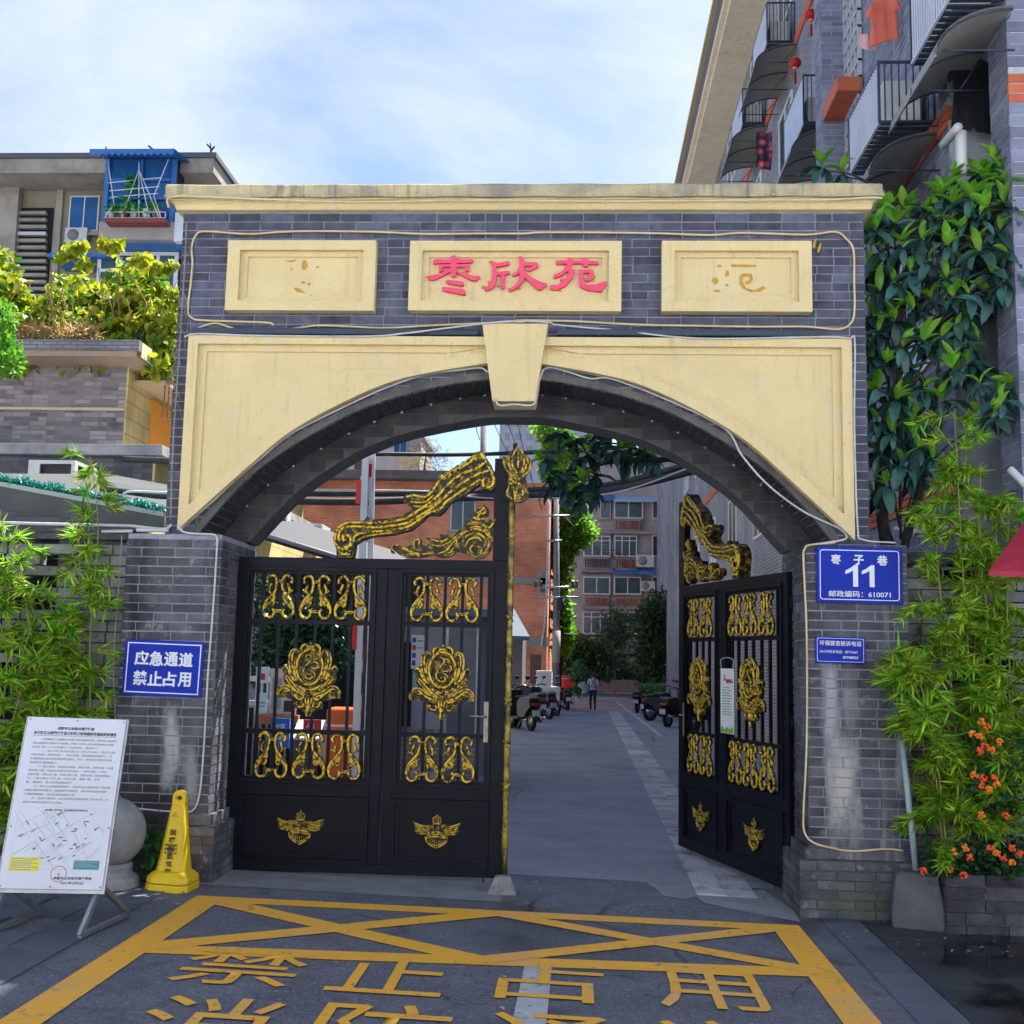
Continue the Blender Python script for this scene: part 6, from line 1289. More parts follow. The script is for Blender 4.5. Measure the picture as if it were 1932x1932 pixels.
def aircon(loc, rz, label, s=1., group='air conditioner units'):
    t = empty('air_conditioner', loc, rz, label=label, cat='air conditioner', group=group)
    mb = MB(); mb.box(-.4*s, .4*s, -.28*s, 0, 0, .55*s); mb.build('casing', ac_m, t, bevel=.012)
    mb = MB(); mb.lathe([(.21*s, -.29*s), (.21*s, -.282*s)], 20, (-.1*s, 0, .28*s), 'y'); mb.build('fan_grille', mat('grey grille', (.25, .25, .26), rough=.6), t)
    g = MB()
    for i in range(9): g.box(.404*s, .41*s, -.25*s, -.03*s, (.05+i*.052)*s, (.075+i*.052)*s)
    for i in range(9): g.box(-.41*s, -.404*s, -.25*s, -.03*s, (.05+i*.052)*s, (.075+i*.052)*s)
    g.build('side_vents', mat('grey grille', (.25, .25, .26)), t)
    for x in (-.3, .3): mb = MB(); mb.box((x-.02)*s, (x+.02)*s, -.32*s, 0, -.045*s, -.005*s); mb.build('bracket', steel, t)
    return t
ytile = brick_tex('yellow wall tile', (.72, .58, .24), (.66, .52, .20), (.40, .33, .16), bw=.45, bh=.30, ms=.012, bump=.2)
# two-tier brick building beyond the left wall
low = empty('brick_outbuilding', (-9, 14, 0), label='two tier grey brick building with yellow tiled side behind the left wall', cat='building')
lw_m = mat('patchy painted brick', (.20, .185, .18), (.30, .27, .265), rough=.9, scale=1.5, rand=.42, bump=.3, blot=[((.07, .07, .075), .6, 3, .55, .65)])
mb = MB(); mb.box(-24, -7.93, 12.01, 26, 0, 6.95); wbuild(mb, 'upper_wall', mat('grey brown render', (.25, .23, .225), (.19, .175, .17), rough=.9, scale=1.2, bump=.3), low)
mb = MB(); mb.box(-7.929, -7.90, 12.0, 26, 4.8, 6.95); wbuild(mb, 'tiled_side_wall', ytile, low)
put_bricks(low, lay((-11.2, 12.01, 4.9), (1, 0, 0), (0, 0, 1), (0, -1, 0), 3.27, 2.0, course=.085, blen=.33, joint=.016, proud=.006, rnd=random.Random(40), skip=lambda p, v: random.random() < .25), lw_m, 240)
mb = MB(); mb.box(-24, -5.80, 8.01, 24, 0, 4.55); wbuild(mb, 'wing_wall', mortar_dk, low)
wing_m = mat('dark wing brick', (.085, .085, .105), (.14, .135, .155), rough=.88, scale=2, rand=.3, bump=.3)
put_bricks(low, lay((-8.4, 8.01, 3.35), (1, 0, 0), (0, 0, 1), (0, -1, 0), 2.6, 1.2, course=.075, blen=.29, proud=.006, rnd=random.Random(41)), wing_m, 150, 'wing_brick', 'wing_brickwork')
mb = MB(); mb.box(-5.799, -5.76, 8.0, 24, 0, 4.55); wbuild(mb, 'tiled_wing_side', ytile, low)
mb = MB(); mb.box(-24, -5.62, 7.85, 24, 4.56, 4.72); wbuild(mb, 'wing_coping', mat('pale coping', (.38, .37, .38), (.22, .22, .24), rough=.9, scale=3), low, bevel=.01)
mb = MB(); mb.box(-24, -7.45, 11.2, 26.4, 6.951, 7.05); wbuild(mb, 'eave', mat('peeling eave', (.42, .30, .20), (.30, .23, .18), rough=.9, scale=1.5), low); mb = MB(); mb.box(-24, -7.40, 11.15, 26.4, 7.051, 7.24); wbuild(mb, 'parapet', brick_tex('parapet brick', (.2, .2, .22), (.28, .27, .28), (.12, .12, .13), bump=.4), low); mb = MB(); mb.box(-7.42, -7.395, 11.3, 26.3, 6.96, 7.23); wbuild(mb, 'tiled_parapet_side', mat('cream striped tile', (.80, .70, .38), (.72, .62, .33), rough=.7, scale=8), low)
for (y0, y1, z0, z1) in ((13.2, 15.0, 5.3, 6.6), (17, 19, 5.3, 6.6)):
    mb = MB(); mb.box(-7.90, -7.85, y0, y1, z0, z1); o = wbuild(mb, 'orange_shutter', mat('orange shutter', (.85, .34, .03), rough=.7), low)
mb = MB(); mb.box(-7.92, -7.3, 12.3, 17, 6.72, 6.78); wbuild(mb, 'canopy_sheet', mat('tan sheet', (.55, .42, .25), rough=.8), low)
mb = MB()
for y in np.arange(12.4, 16.9, .22): mb.box(-7.36, -7.34, y, y+.015, 6.1, 6.72)
mb.box(-7.365, -7.335, 12.3, 17, 6.09, 6.11); o = wbuild(mb, 'window_grille', mat('rusty grille', (.12, .08, .05), rough=.8), low)
p = at(0, 773, y=11.98); cable('wall_conduit', [at(-60, 770, y=11.97), at(80, 771, y=11.97), at(236, 772, y=11.97)], .035, mat('tan conduit', (.60, .48, .34), rough=.7), 'tan conduit across the upper brick wall', 'conduit')
for i, (u, v, x, lb) in enumerate(((532, 1000, -5.76, 'left air conditioner on the yellow tiled wall, seen under the arch'), (612, 1043, -5.76, 'right air conditioner on the yellow tiled wall, seen under the arch'))):
    p = at(u, v, x=x+.3); aircon((x, p.y, p.z), R(90), lb, 1.25 if i == 0 else 1.15, 'air conditioners on the yellow wall')
# white framed unit on the wing
t = empty('window_unit_frame', (-7, 7.6, 3.9), label='white framed box unit in front of the dark brick wing', cat='unit frame')
x0, x1, z0, z1 = pr2(52, 868, 140, 930, 6.6); mb = MB(); d = .45
mb.xz([[(x0, z0), (x1, z0), (x1, z1), (x0, z1)], [(x0+.16, z0+.02), (x1-.05, z0+.02), (x1-.05, z1-.05), (x0+.16, z1-.05)]], 6.6, 6.64); mb.yz([[(6.641, z0), (7.3, z0), (7.3, z1), (6.641, z1)], [(6.70, z0+.05), (7.24, z0+.05), (7.24, z1-.05), (6.70, z1-.05)]], x1-.04, x1); mb.box(x0, x1-.041, 6.641, 7.3, z1-.03, z1-.002); wbuild(mb, 'frame', ac_m, t); mb = MB(); mb.box(x0+.15, x1-.06, 6.66, 7.25, z0+.01, z1-.06); wbuild(mb, 'screen', mat('dark mesh', (.03, .03, .035), rough=.7), t)
# lean-to roof with green netting over the left wall
lt = empty('lean_to_roof', (-4.5, 2, 2.9), label='dark lean-to roof edged with teal netting above the left wall', cat='roof')
a0, a1, b0, b1 = at(-90, 893, y=1.4), at(312, 968, y=1.4), at(-90, 950, y=1.4), at(312, 1000, y=1.4); bk = Vector((0, 3.4, .55))
mb = MB(); mb.add([a0, a1, a1+bk, a0+bk, a0-Vector((0, 0, .03)), a1-Vector((0, 0, .03)), a1+bk-Vector((0, 0, .03)), a0+bk-Vector((0, 0, .03))], [(0, 1, 2, 3), (7, 6, 5, 4), (0, 4, 5, 1), (1, 5, 6, 2), (2, 6, 7, 3), (3, 7, 4, 0)]); wbuild(mb, 'roof_sheet', mat('grey corrugated sheet', (.045, .05, .052), (.07, .075, .08), rough=.85, scale=3), lt)
fy = Vector((0, -.03, 0)); mb = MB(); mb.add([a0+fy, a1+fy, b1+fy, b0+fy, a0+fy*.1, a1+fy*.1, b1+fy*.1, b0+fy*.1], [(0, 1, 2, 3), (7, 6, 5, 4), (0, 4, 5, 1), (1, 5, 6, 2), (2, 6, 7, 3), (3, 7, 4, 0)]); wbuild(mb, 'fascia', mat('dark green grey fascia', (.055, .065, .06), (.08, .09, .085), rough=.6, scale=3), lt)
tr = Vector((0, -.035, .004)); mb = MB(); mb.add([a0+tr, a1+tr, a1+tr-Vector((0, 0, .04)), a0+tr-Vector((0, 0, .04))], [(0, 1, 2, 3)]); wbuild(mb, 'edge_trim', mat('pale green trim', (.35, .45, .38), rough=.6), lt)
n = 2600; f = NR.random(n); P = np.array(a0)[None]*(1-f[:, None])+np.array(a1)[None]*f[:, None]-np.array(lt.location)[None]; P[:, 2] += NR.random(n)*.075*(.5+.5*np.sin(f*23)**2)+.0; P[:, 1] += NR.uniform(-.02, .12, n)
S_, D_, N_ = frames(rdir(n)); o = link('netting', scatter('netting', T_OVAL, P, S_, D_, N_, .05, .018), lt, mat('teal netting', (.03, .32, .27), (.05, .42, .36), rough=.6, scale=9)); o['kind'] = 'stuff'
mb = MB(); mb.box(-7.5, a1.x-.02, 1.6, 1.64, .1, b1.z-.02); wbuild(mb, 'shade_back_wall', void_m, lt)  # black sheet standing in for the shade under the roof
cable('cable_bundle', [at(338, 870, y=2.4), at(280, 868, y=2.4), at(232, 866, y=2.4)], .035, cable_k, 'thick black cable bundle by the left edge of the gateway'); cable('cable_bundle', [at(338, 936, y=1.9), at(300, 936, y=1.9), at(240, 928, y=1.9), at(190, 922, y=1.9)], .03, cable_k, 'lower black cable bundle above the teal netting')
cable('wall_top_cable', [at(324, 990, y=-.02), at(312, 998, y=-.04), at(280, 996, y=-.02), at(240, 992, y=-.02), at(150, 990, y=-.02), at(-10, 986, y=-.02)], .012, cable_w, 'pale cable lying along the top of the left wall')
pipe('wall_top_pipe', [at(258, 1000, y=-.06), at(318, 1001, y=-.06)], .014, 'short white pipe on top of the left pillar'); pipe('wall_top_pipe', [at(192, 1003, y=-.04), at(250, 1002, y=-.04)], .013, 'short white pipe along the left wall coping')
pipe('post_frame', [at(236, 946, y=1.6), at(240, 928, y=1.6), at(318, 930, y=1.6)], .012, 'thin white pipe frame above the lean-to roof')
# yellow-green climber on the roof of the outbuilding
vine_m = mat('yellow green vine leaf', (.24, .36, .012), (.52, .52, .03), rough=.55, scale=1.4, island=.4, trans=.45)
vine_d = mat('green vine leaf', (.05, .19, .02), (.13, .30, .03), rough=.55, scale=2, island=.4, trans=.35)
def vb_(pts, n, L, m_, t, tmpl=T_HEART, wr=.9, sun=0):
    P, D = [], []; base = np.array(t.location); tot = sum(r*r for *_, r in pts)
    for (u, v, y, r) in pts:
        k = max(1, int(n*r*r/tot)); c = np.array(at(u, v, y=y)); d = rdir(k)*np.array([1, .8, .8]); P.append(c+d*r*(NR.random(k)[:, None]**.35)-base); dd = NR.normal(0, .6, (k, 3)); dd[:, 2] -= .4; dd[:, 1] -= .3; D.append(dd)
    P, D = np.concatenate(P), np.concatenate(D); S, D, N_ = frames(D, roll=NR.normal(0, .8, len(P))); ls = NR.uniform(L[0], L[1], len(P)); o = link('foliage', scatter('foliage', tmpl, P, S, D, N_, ls, ls*wr), t, m_); o['kind'] = 'stuff'; return o
vt = empty('climber', at(170, 690, y=12.3), label='yellow green climber heaped on the outbuilding roof', cat='climber')
pts = []; rn = random.Random(3)
for u in range(-20, 335, 14):
    top = np.interp(u, [-20, 0, 50, 70, 90, 130, 180, 230, 250, 280, 310, 335], [470, 480, 560, 590, 560, 520, 545, 520, 500, 520, 545, 560])
    v = 690
    while v > top: pts.append((u+rn.uniform(-8, 8), v, 12.2+rn.uniform(-.3, 1.5)+(690-v)*.006, .30)); v -= rn.uniform(15, 24)
vb_(pts, 7800, (.10, .19), vine_m, vt); vb_(pts, 3000, (.10, .18), vine_d, vt)
sp = [(118,486,12.4,.12),(130,475,12.4,.13),(148,470,12.4,.14),(160,500,12.4,.16),(200,460,12.6,.14),(150,462,12.4,.1),(215,466,12.6,.15),(222,456,12.6,.08),(265,490,12.5,.18),(300,505,12.5,.16),(325,500,12.5,.12),(325,560,12.4,.2),(330,600,12.4,.2)]
vb_(sp, 420, (.10, .2), vine_m, vt)
mb = MB(); bs = Vector(vt.location)
for i in range(34):
    u = rn.uniform(0, 330); p = at(u, 692, y=12.6)-bs; q = at(u+rn.uniform(-50, 50), rn.uniform(500, 620), y=12.3)-bs; mb.tube(cat_rom([p, p.lerp(q, .5)+Vector((rn.uniform(-.3, .3), 0, .1)), q], 4), .012, 4)
mb.build('stem', mat('tan vine stem', (.30, .20, .08), rough=.9), vt)
n = 1500; o = MB(); f = NR.random(n); P = np.stack([np.interp(f, [0, 1], [at(20, 690, y=12).x, at(190, 690, y=12).x]), np.full(n, 11.6)+NR.uniform(-.2, .4, n), np.full(n, 7.25)+NR.random(n)*.3], 1)-np.array(bs); S_, D_, N_ = frames(rdir(n)); o = link('dry_stalks', scatter('dry_stalks', T_BAM, P, S_, D_, N_, .35, .02), vt, mat('straw', (.50, .36, .14), (.40, .26, .09), rough=.9, island=.3)); o['kind'] = 'stuff'
leafy('street_tree', (-6.2, 3.5, .1), 'light green tree at the left edge above the lean-to', 'tree', [(at(u, v, y=3.5), (.22, .25, .2)) for u, v in ((-15, 640), (-5, 600), (0, 660), (-30, 620), (5, 680))], 1500, (.05, .09), mat('light tree leaf', (.10, .34, .02), (.2, .45, .04), rough=.55, island=.35, trans=.4), T_OVAL, .5, trunk=[([(-6.2, 3.5, .1), (-6.1, 3.5, 2.5), at(-30, 640, y=3.5)], .06, .02)])
# bamboo in front of the left wall
bamboo((-3.2, -.22, .12), [[(-3.15, -.22, .12), at(165, 1450, y=-.25), at(170, 1200, y=-.25), at(185, 1000, y=-.2), at(170, 860, y=-.15)], [(-3.1, -.2, .12), at(145, 1300, y=-.22), at(150, 1150, y=-.2), at(150, 1010, y=-.15)]], 2600, 'slender bamboo beside the left pillar, its tip above the wall', L=(.09, .16), reach=.34, zmin=.28, droop=.25)
bamboo((-3.75, -.28, .12), [[(-3.6, -.28, .12), at(70, 1350, y=-.3), at(50, 1150, y=-.3), at(30, 1030, y=-.25)], [(-3.9, -.3, .12), at(10, 1300, y=-.35), at(-10, 1120, y=-.35), at(10, 1000, y=-.3)], [(-3.5, -.25, .12), at(110, 1350, y=-.28), at(110, 1200, y=-.28), at(80, 1100, y=-.25)], [(-3.8, -.35, .12), at(30, 1340, y=-.4), at(40, 1250, y=-.4), at(60, 1180, y=-.4)], [(-4.1, -.35, .12), at(-30, 1300, y=-.4), at(-40, 1200, y=-.4), at(-30, 1060, y=-.4)], [(-3.5, -.3, .12), at(90, 1400, y=-.3), at(95, 1300, y=-.3), at(105, 1240, y=-.3)]], 11000, 'thick bamboo clump at the left edge behind the notice board', L=(.09, .16), reach=.42, zmin=.15)
cl_ = empty('creeper', (-2.85, -.16, .2), label='thin dry creeper strand climbing beside the left pillar sign', cat='creeper'); mb = MB(); mb.tube([p-Vector(cl_.location) for p in cat_rom([at(212, 1560, y=-.17), at(218, 1400, y=-.17), at(214, 1250, y=-.17), at(222, 1130, y=-.16), at(230, 1010, y=-.16)], 6)], .004, 5); mb.build('stem', mat('dry stems', (.22, .19, .14)), cl_)
leafy('weed', (-2.42, -.35, .11), 'small green weed between the ball bollard and the cone', 'weed', [((-2.42, -.36, .32), (.10, .07, .12)), ((-2.40, -.36, .2), (.08, .06, .1))], 130, (.04, .08), mat('weed leaf', (.03, .17, .03), (.07, .26, .05), rough=.5, island=.35, trans=.25), T_OVAL, .55, trunk=[([(-2.42, -.35, .1), (-2.41, -.34, .5), (-2.40, -.34, .72)], .004, .002)])
# ================================================================== old apartment house far left
bh = empty('old_apartment_house', (-18, 36, 0), label='old beige apartment house with blue balcony at the upper left', cat='building'); HY = 33.
beige = mat('grimy beige wall', (.36, .32, .22), (.28, .25, .18), rough=.9, scale=.6, blot=[((.16, .15, .12), .5, .9, .5, .7)])
conc_d = mat('weathered concrete', (.42, .38, .31), (.30, .27, .23), rough=.9, scale=.7, blot=[((.15, .14, .12), .5, 1.1, .5, .7)])
blue_p = mat('blue balcony sheet', (.03, .14, .42), (.04, .20, .52), rough=.45, scale=1.2); blue_g = mat('blue tinted glass', (.02, .09, .28), (.03, .14, .38), rough=.15, scale=1)
win_w = mat('white window frame', (.70, .71, .73), rough=.5); glz = mat('grey green glass', (.03, .07, .09), (.07, .13, .15), rough=.12, scale=.6)
pbox(bh, 'wall', beige, -120, 330, 345, 1010, HY+.5, 9); pbox(bh, 'side_pier', conc_d, -90, 320, 12, 1010, HY+.1, .5); pbox(bh, 'corner_pier', conc_d, 84, 345, 96, 1010, HY+.35, .3)
pbox(bh, 'eave', conc_d, -120, 297, 403, 326, HY-1.2, 11.5); pbox(bh, 'roof_edge', mat('dark roof edge', (.10, .11, .13), rough=.8), -120, 288, 408, 297, HY-1.3, 11.8)
for i in range(24):
    v = 398+i*13; 
    if v > 700: break
    o = pbox(bh, 'louvre_slat', conc_d if i != 3 else mat('white foil', (.6, .62, .66), rough=.4), 16, v, 86, v+6, HY+.25, .2)
pbox(bh, 'louvre_recess', void_m, 12, 392, 88, 720, HY+.42, .1)
win(bh, 131, 370, 187, 437, HY+.44, 2, win_w, blue_g); pbox(bh, 'window_ledge', conc_d, 122, 437, 187, 443, HY+.2, .3)
# upper balcony
pbox(bh, 'balcony_wall', mat('balcony render', (.42, .39, .36), (.34, .32, .3), rough=.9, scale=.8), 186, 418, 328, 452, HY-1.9, 1.4); pbox(bh, 'balcony_side', wht, 329, 400, 346, 455, HY-1.9, 1.3)
for (u0, v0, u1, v1) in ((196, 300, 204, 418), (262, 300, 267, 418), (322, 300, 330, 418), (204, 336, 322, 341), (204, 372, 322, 376)): pbox(bh, 'balcony_mullion', blue_p, u0, v0, u1, v1, HY-1.92, .12)
pbox(bh, 'balcony_glazing', blue_g, 198, 300, 328, 417, HY-1.78, .05); pbox(bh, 'balcony_room', void_m, 197, 298, 330, 416, HY-1.6, .9)
x0, x1, z0, z1 = pr2(180, 285, 338, 300, HY-2.4); mb = MB(); n = 26
vs = []
for i in range(n+1):
    x = x0+(x1-x0)*i/n; zz = z0-(.10 if i % 2 else 0); vs += [(x, HY-2.9, zz), (x, HY-2.9, z0+.16), (x, HY-1.2, z1+.1)]
mb.add(vs, [(3*i, 3*i+1, 3*i+4, 3*i+3) for i in range(n)]+[(3*i+1, 3*i+2, 3*i+5, 3*i+4) for i in range(n)]); wbuild(mb, 'balcony_canopy', blue_p, bh, fix=False)
# plant rack with white strings
rk = empty('plant_rack', at(262, 415, y=HY-2.25), label='row of flower pots on a red shelf with white string trellis at the blue balcony', cat='plant rack'); b0 = Vector(rk.location)
pbox(rk, 'shelf', mat('dull red shelf', (.25, .06, .06), rough=.8), 198, 411, 312, 419, HY-2.45, .5); mb = MB()
for (a, b) in (((203, 300), (215, 385)), ((215, 385), (198, 410)), ((262, 305), (262, 320)), ((262, 320), (230, 410)), ((262, 320), (300, 410)), ((262, 320), (282, 410)), ((262, 320), (262, 410)), ((318, 300), (290, 370)), ((290, 370), (305, 415)), ((204, 345), (255, 340)), ((270, 338), (305, 335)), ((206, 360), (300, 352)), ((208, 372), (298, 365)), ((200, 400), (312, 400)), ((200, 411), (312, 411)), ((200, 400), (200, 412)), ((312, 400), (312, 412))): mb.tube([at(*a, y=HY-2.4)-b0, at(*b, y=HY-2.4)-b0], .02, 4)
mb.build('string_trellis', wht, rk)
for u in (210, 232, 252, 275, 295): p = at(u, 411, y=HY-2.25)-b0; mb = MB(); mb.lathe([(.11, 0), (.15, .28), (.165, .30)], 10, p); mb.build('flower_pot', mat('terracotta pot', (.38, .16, .10), rough=.8) if u in (232, 295) else ac_m, rk)
P = []
for (u, v, k) in ((246, 340, 40), (248, 352, 30), (240, 390, 40), (215, 395, 60), (250, 395, 60), (290, 392, 60), (262, 398, 50), (232, 375, 20)): c = np.array(at(u, v, y=HY-2.255)-b0); P.append(c+NR.normal(0, .13, (k, 3)))
P = np.concatenate(P); S_, D_, N_ = frames(NR.normal(0, 1, (len(P), 3))); o = link('foliage', scatter('foliage', T_HEART, P, S_, D_, N_, .16, .15), rk, mat('balcony plant leaf', (.06, .32, .06), (.1, .42, .08), rough=.5, island=.3, trans=.3)); o['kind'] = 'stuff'
# lower balcony with white windows
pbox(bh, 'lower_canopy', blue_p, 200, 455, 345, 461, HY-1.6, 2.2); pbox(bh, 'lower_canopy', blue_p, 88, 478, 205, 484, HY-1.2, 1.8); pbox(bh, 'lower_balcony_wall', beige, 185, 560, 335, 700, HY-.8, 1.3); win(bh, 182, 476, 334, 600, HY-.85, 4, win_w, glz, tr=.72); pbox(bh, 'lower_room', void_m, 185, 478, 332, 598, HY-.3, .7)
aircon(Vector((at(145, 462, y=HY+.3).x, HY+.45, at(145, 460, y=HY+.3).z)), 0, 'white air conditioner on the beige house left of the balcony', 1.1)
mb = MB(); a = at(395, 292, y=HY); 
for (p, q) in (((398, 300), (398, 270)), ((398, 280), (391, 272)), ((398, 285), (405, 276)), ((300, 290), (280, 275)), ((203, 287), (200, 277))): mb.tube([at(*p, y=HY)-a, at(*q, y=HY)-a], .04, 4)
o = mb.build('roof_aerial', cable_k); o.location = a; tag(o, 'small aerial on the roof edge of the beige house', 'aerial')
# ================================================================== alley buildings
gz45 = -.5
rb = empty('red_brick_house', (-6, 47, -.5), label='red brick house standing side on to the alley', cat='building'); redb = brick_tex('red brick', (.74, .23, .11), (.84, .30, .15), (.66, .34, .24), bw=.5, bh=.15, ms=.02, bump=.5)
mb = MB(); mb.box(-14, -.80, 45, 58, -.6, 10.0); wbuild(mb, 'wall', redb, rb); mb = MB(); mb.box(-14.2, -3.2, 44.2, 58.3, 10.001, 10.4); wbuild(mb, 'eave', mat('mossy concrete eave', (.20, .18, .17), (.12, .11, .11), rough=.9, scale=1), rb); mb = MB(); mb.box(-14, -.76, 44.94, 45.0, 2.3, 2.75); mb.box(-14, -.76, 44.94, 45.0, 5.2, 5.5); wbuild(mb, 'floor_band', mat('grey band', (.30, .29, .27), rough=.9), rb)
win(rb, 850, 942, 897, 1002, 44.96, 2, win_w, glz); pbox(rb, 'window_sill', conc_d, 846, 1002, 900, 1009, 44.8, .2); win(rb, 1018, 1078, 1030, 1120, 44.96, 1, win_w, glz)
pbox(rb, 'lower_window', mat('boarded opening', (.16, .09, .07), rough=.9), 1000, 1235, 1020, 1320, 44.95, .06)
cable('wall_conduit', [at(1034, 935, y=44.9), at(1033, 1060, y=44.9), at(1030, 1150, y=44.9), at(1022, 1220, y=44.9)], .06, pipe_m, 'pale drain pipe at the corner of the red brick house', 'conduit')
# pale house behind the red one
ph = empty('pale_house', (-12, 64, 0), label='pale plaster house with small blue window behind the red brick house', cat='building'); cream = mat('pale plaster', (.60, .56, .53), (.52, .49, .47), rough=.9, scale=.5)
pbox(ph, 'wall', cream, 600, 840, 770, 1100, 62, 9); pbox(ph, 'upper_wall', cream, 730, 822, 795, 905, 60.5, 5); pbox(ph, 'bay', mat('tan plaster', (.62, .48, .36), rough=.9), 752, 858, 792, 896, 59.6, .8); pbox(ph, 'roof_sheet', mat('grey sheet', (.35, .34, .36), rough=.8), 735, 815, 800, 824, 60, 6); win(ph, 742, 826, 768, 858, 60.4, 2, win_w, blue_g); win(ph, 668, 868, 683, 910, 61.9, 1, conc_d, glass_m); pbox(ph, 'awning', mat('tattered cloth', (.30, .27, .30), rough=.9), 770, 822, 795, 850, 59.8, .3)
leafy('roof_shrub', at(800, 895, y=58), 'sparse reddish shrub on the roof beside the pale house', 'shrub', [(at(u, v, y=58), (1.2, .9, .9)) for u, v in ((800, 850), (815, 865), (790, 870), (805, 885), (825, 885))], 1500, (.12, .25), mat('reddish twig leaf', (.22, .15, .09), (.16, .24, .08), rough=.8, island=.4, trans=.3), T_BAM, .2, trunk=[([at(800, 900, y=58), at(802, 870, y=58), at(808, 845, y=58)], .08, .02)])
# high-rise
tw = empty('high_rise_tower', (-12, 262, 0), label='hazy pale high-rise tower beyond the alley', cat='building'); tw_m = mat('hazed pale tower', (.50, .50, .54), (.46, .46, .50), rough=.9, scale=.1); x0, x1, z0, z1 = pr2(944, 700, 1016, 1000, 250)  # distance haze put into the pale wall and glass colours
mb = MB(); mb.box(x0, x1+14, 250, 275, 0, z1+6); wbuild(mb, 'wall', tw_m, tw); tgl = mat('hazed tower glass', (.26, .31, .40), rough=.3); bm_ = MB(); bm_.box(-.5, .5, -.5, .5, -.5, .5); tme_ = bm_.mesh('tower_window'); tme_.materials.append(tgl)
for r_ in range(16):
    for c_ in range(8):
        z = 34+r_*3.1; x = x0+.9+c_*2.6
        if z < z1+4 and x < x1+10: o = bpy.data.objects.new('window', tme_); COL.objects.link(o); o.parent = tw; o.location = Vector((x+.6, 249.98, z))-tw.location; o.scale = (1.5 if c_ % 3 else 1.0, .1, 1.7)
mb = MB()
for c_ in range(9): x = x0+c_*2.6-.25; mb.box(x, x+.35, 249.6, 250, 20, z1+6)
wbuild(mb, 'pilasters', tw_m, tw)
# grey block closing the alley
eb = empty('grey_apartment_block', (5, 84, -.9), label='grey apartment block with rows of windows closing the alley', cat='building'); EY = 80.
grey = mat('grey brown render', (.25, .23, .225)); grey2 = mat('dull grey render', (.47, .44, .42), (.38, .355, .345), rough=.9, scale=.5, blot=[((.10, .09, .09), .4, .8, .5, .7)])
def ez(px, py): return ((1300+px*600/1449)/2736*1932, (1100+py*800/1932)/2736*1932)
pbox(eb, 'wall', grey2, 1052, 850, 1300, 1310, EY, 12)
mb = MB(); x0, x1, z0, z1 = pr2(1040, 845, 1320, 851, EY-1); mb.box(x0, x1, EY-1, EY+12.5, z0, z1); wbuild(mb, 'roof_edge', conc_d, eb)
rust = mat('rusty baluster', (.38, .16, .11), (.28, .13, .10), rough=.9, scale=2, rand=.25); dkb = mat('dark baluster', (.10, .09, .09), rough=.9)
for (v0, v1, cols) in ((575, 690, ((735, 800, 1), (822, 1010, 2), (1070, 1165, 2))), (800, 935, ((625, 800, 3), (825, 970, 3), (1070, 1165, 2))), (1065, 1180, ((622, 798, 2), (822, 998, 2), (1070, 1162, 2))), (1290, 1435, ((620, 790, 3), (820, 1000, 2)))):
    for (a, b, n) in cols: u0, w0 = ez(a, v0); u1, w1 = ez(b, v1); win(eb, u0, w0, u1, w1, EY-.35, n, win_w, glz if (a+v0) % 2 else glass_m, tr=.76 if n == 3 else None); pbox(eb, 'bay_wall', grey2, u0-1, w0-4, u1+1, w1+2, EY-.3, .3)
def slab_(v, a=615, b=1170):
    u0, w0 = ez(a, v); u1, w1 = ez(b, v+16); pbox(eb, 'floor_slab', mat('pale slab edge', (.34, .33, .34), (.26, .25, .26), rough=.9, scale=1), u0, w0, u1, w1, EY-.75, .8)
for v in (770, 1022, 1262, 1500): slab_(v)
def balus(a, b, v0, v1, m_):
    n = max(6, int((b-a)/16)); u0, w0 = ez(a, v0); u1, w1 = ez(b, v1); x0, x1, z0, z1 = pr2(u0, w0, u1, w1, EY-.5); g = empty('balustrade', (0, 0, 0)); g.parent = eb; g.location = Vector((x0, EY-.5, z0))-eb.location; me = unit_box(m_)
    for i in range(n): o = bpy.data.objects.new('baluster', me); COL.objects.link(o); o.parent = g; o.location = ((x1-x0)*(i+.5)/n, 0, (z1-z0)/2); o.scale = ((x1-x0)/n*.6, .12, z1-z0)
    for z in (0, z1-z0): mb = MB(); mb.box(0, x1-x0, -.09, .09, z-.05, z+.05); mb.build('rail', conc_d, g)
balus(830, 995, 700, 765, rust); balus(632, 792, 945, 1010, dkb); balus(835, 970, 950, 1015, rust); balus(632, 790, 1195, 1258, rust); balus(830, 990, 1200, 1258, rust); balus(630, 740, 1460, 1515, rust)
for (a, b, v, lb) in ((735, 828, 548, 'blue striped awning'), (822, 1168, 560, 'blue and white awning'), (815, 1168, 1030, 'blue awning'), (640, 760, 1535, 'dark blue awning')):
    u0, w0 = ez(a, v); u1, w1 = ez(b, v+20); x0, x1, z0, z1 = pr2(u0, w0, u1, w1, EY-1.2); mb = MB(); mb.add([(x0, EY-1.2, z0), (x1, EY-1.2, z0), (x1, EY-1.2, z0+.15), (x0, EY-1.2, z0+.15), (x1, EY-.2, z1+.3), (x0, EY-.2, z1+.3)], [(0, 1, 2, 3), (3, 2, 4, 5)]); wbuild(mb, 'window_awning', blue_p if '1168' not in str(b) or v > 1000 else mat('blue white awning', (.35, .52, .68), rough=.6), eb, fix=False)
for (a, v, lb) in ((1020, 1005, 'air conditioner under a tarp on the grey block'), (1037, 1160, 'air conditioner beside a blue window on the grey block')): u, w = ez(a, v); p = at(u, w, y=EY-.4); aircon((p.x, EY-.36, p.z), 0, lb, 1.7 if a == 1020 else 1.4, 'air conditioners on the grey block')
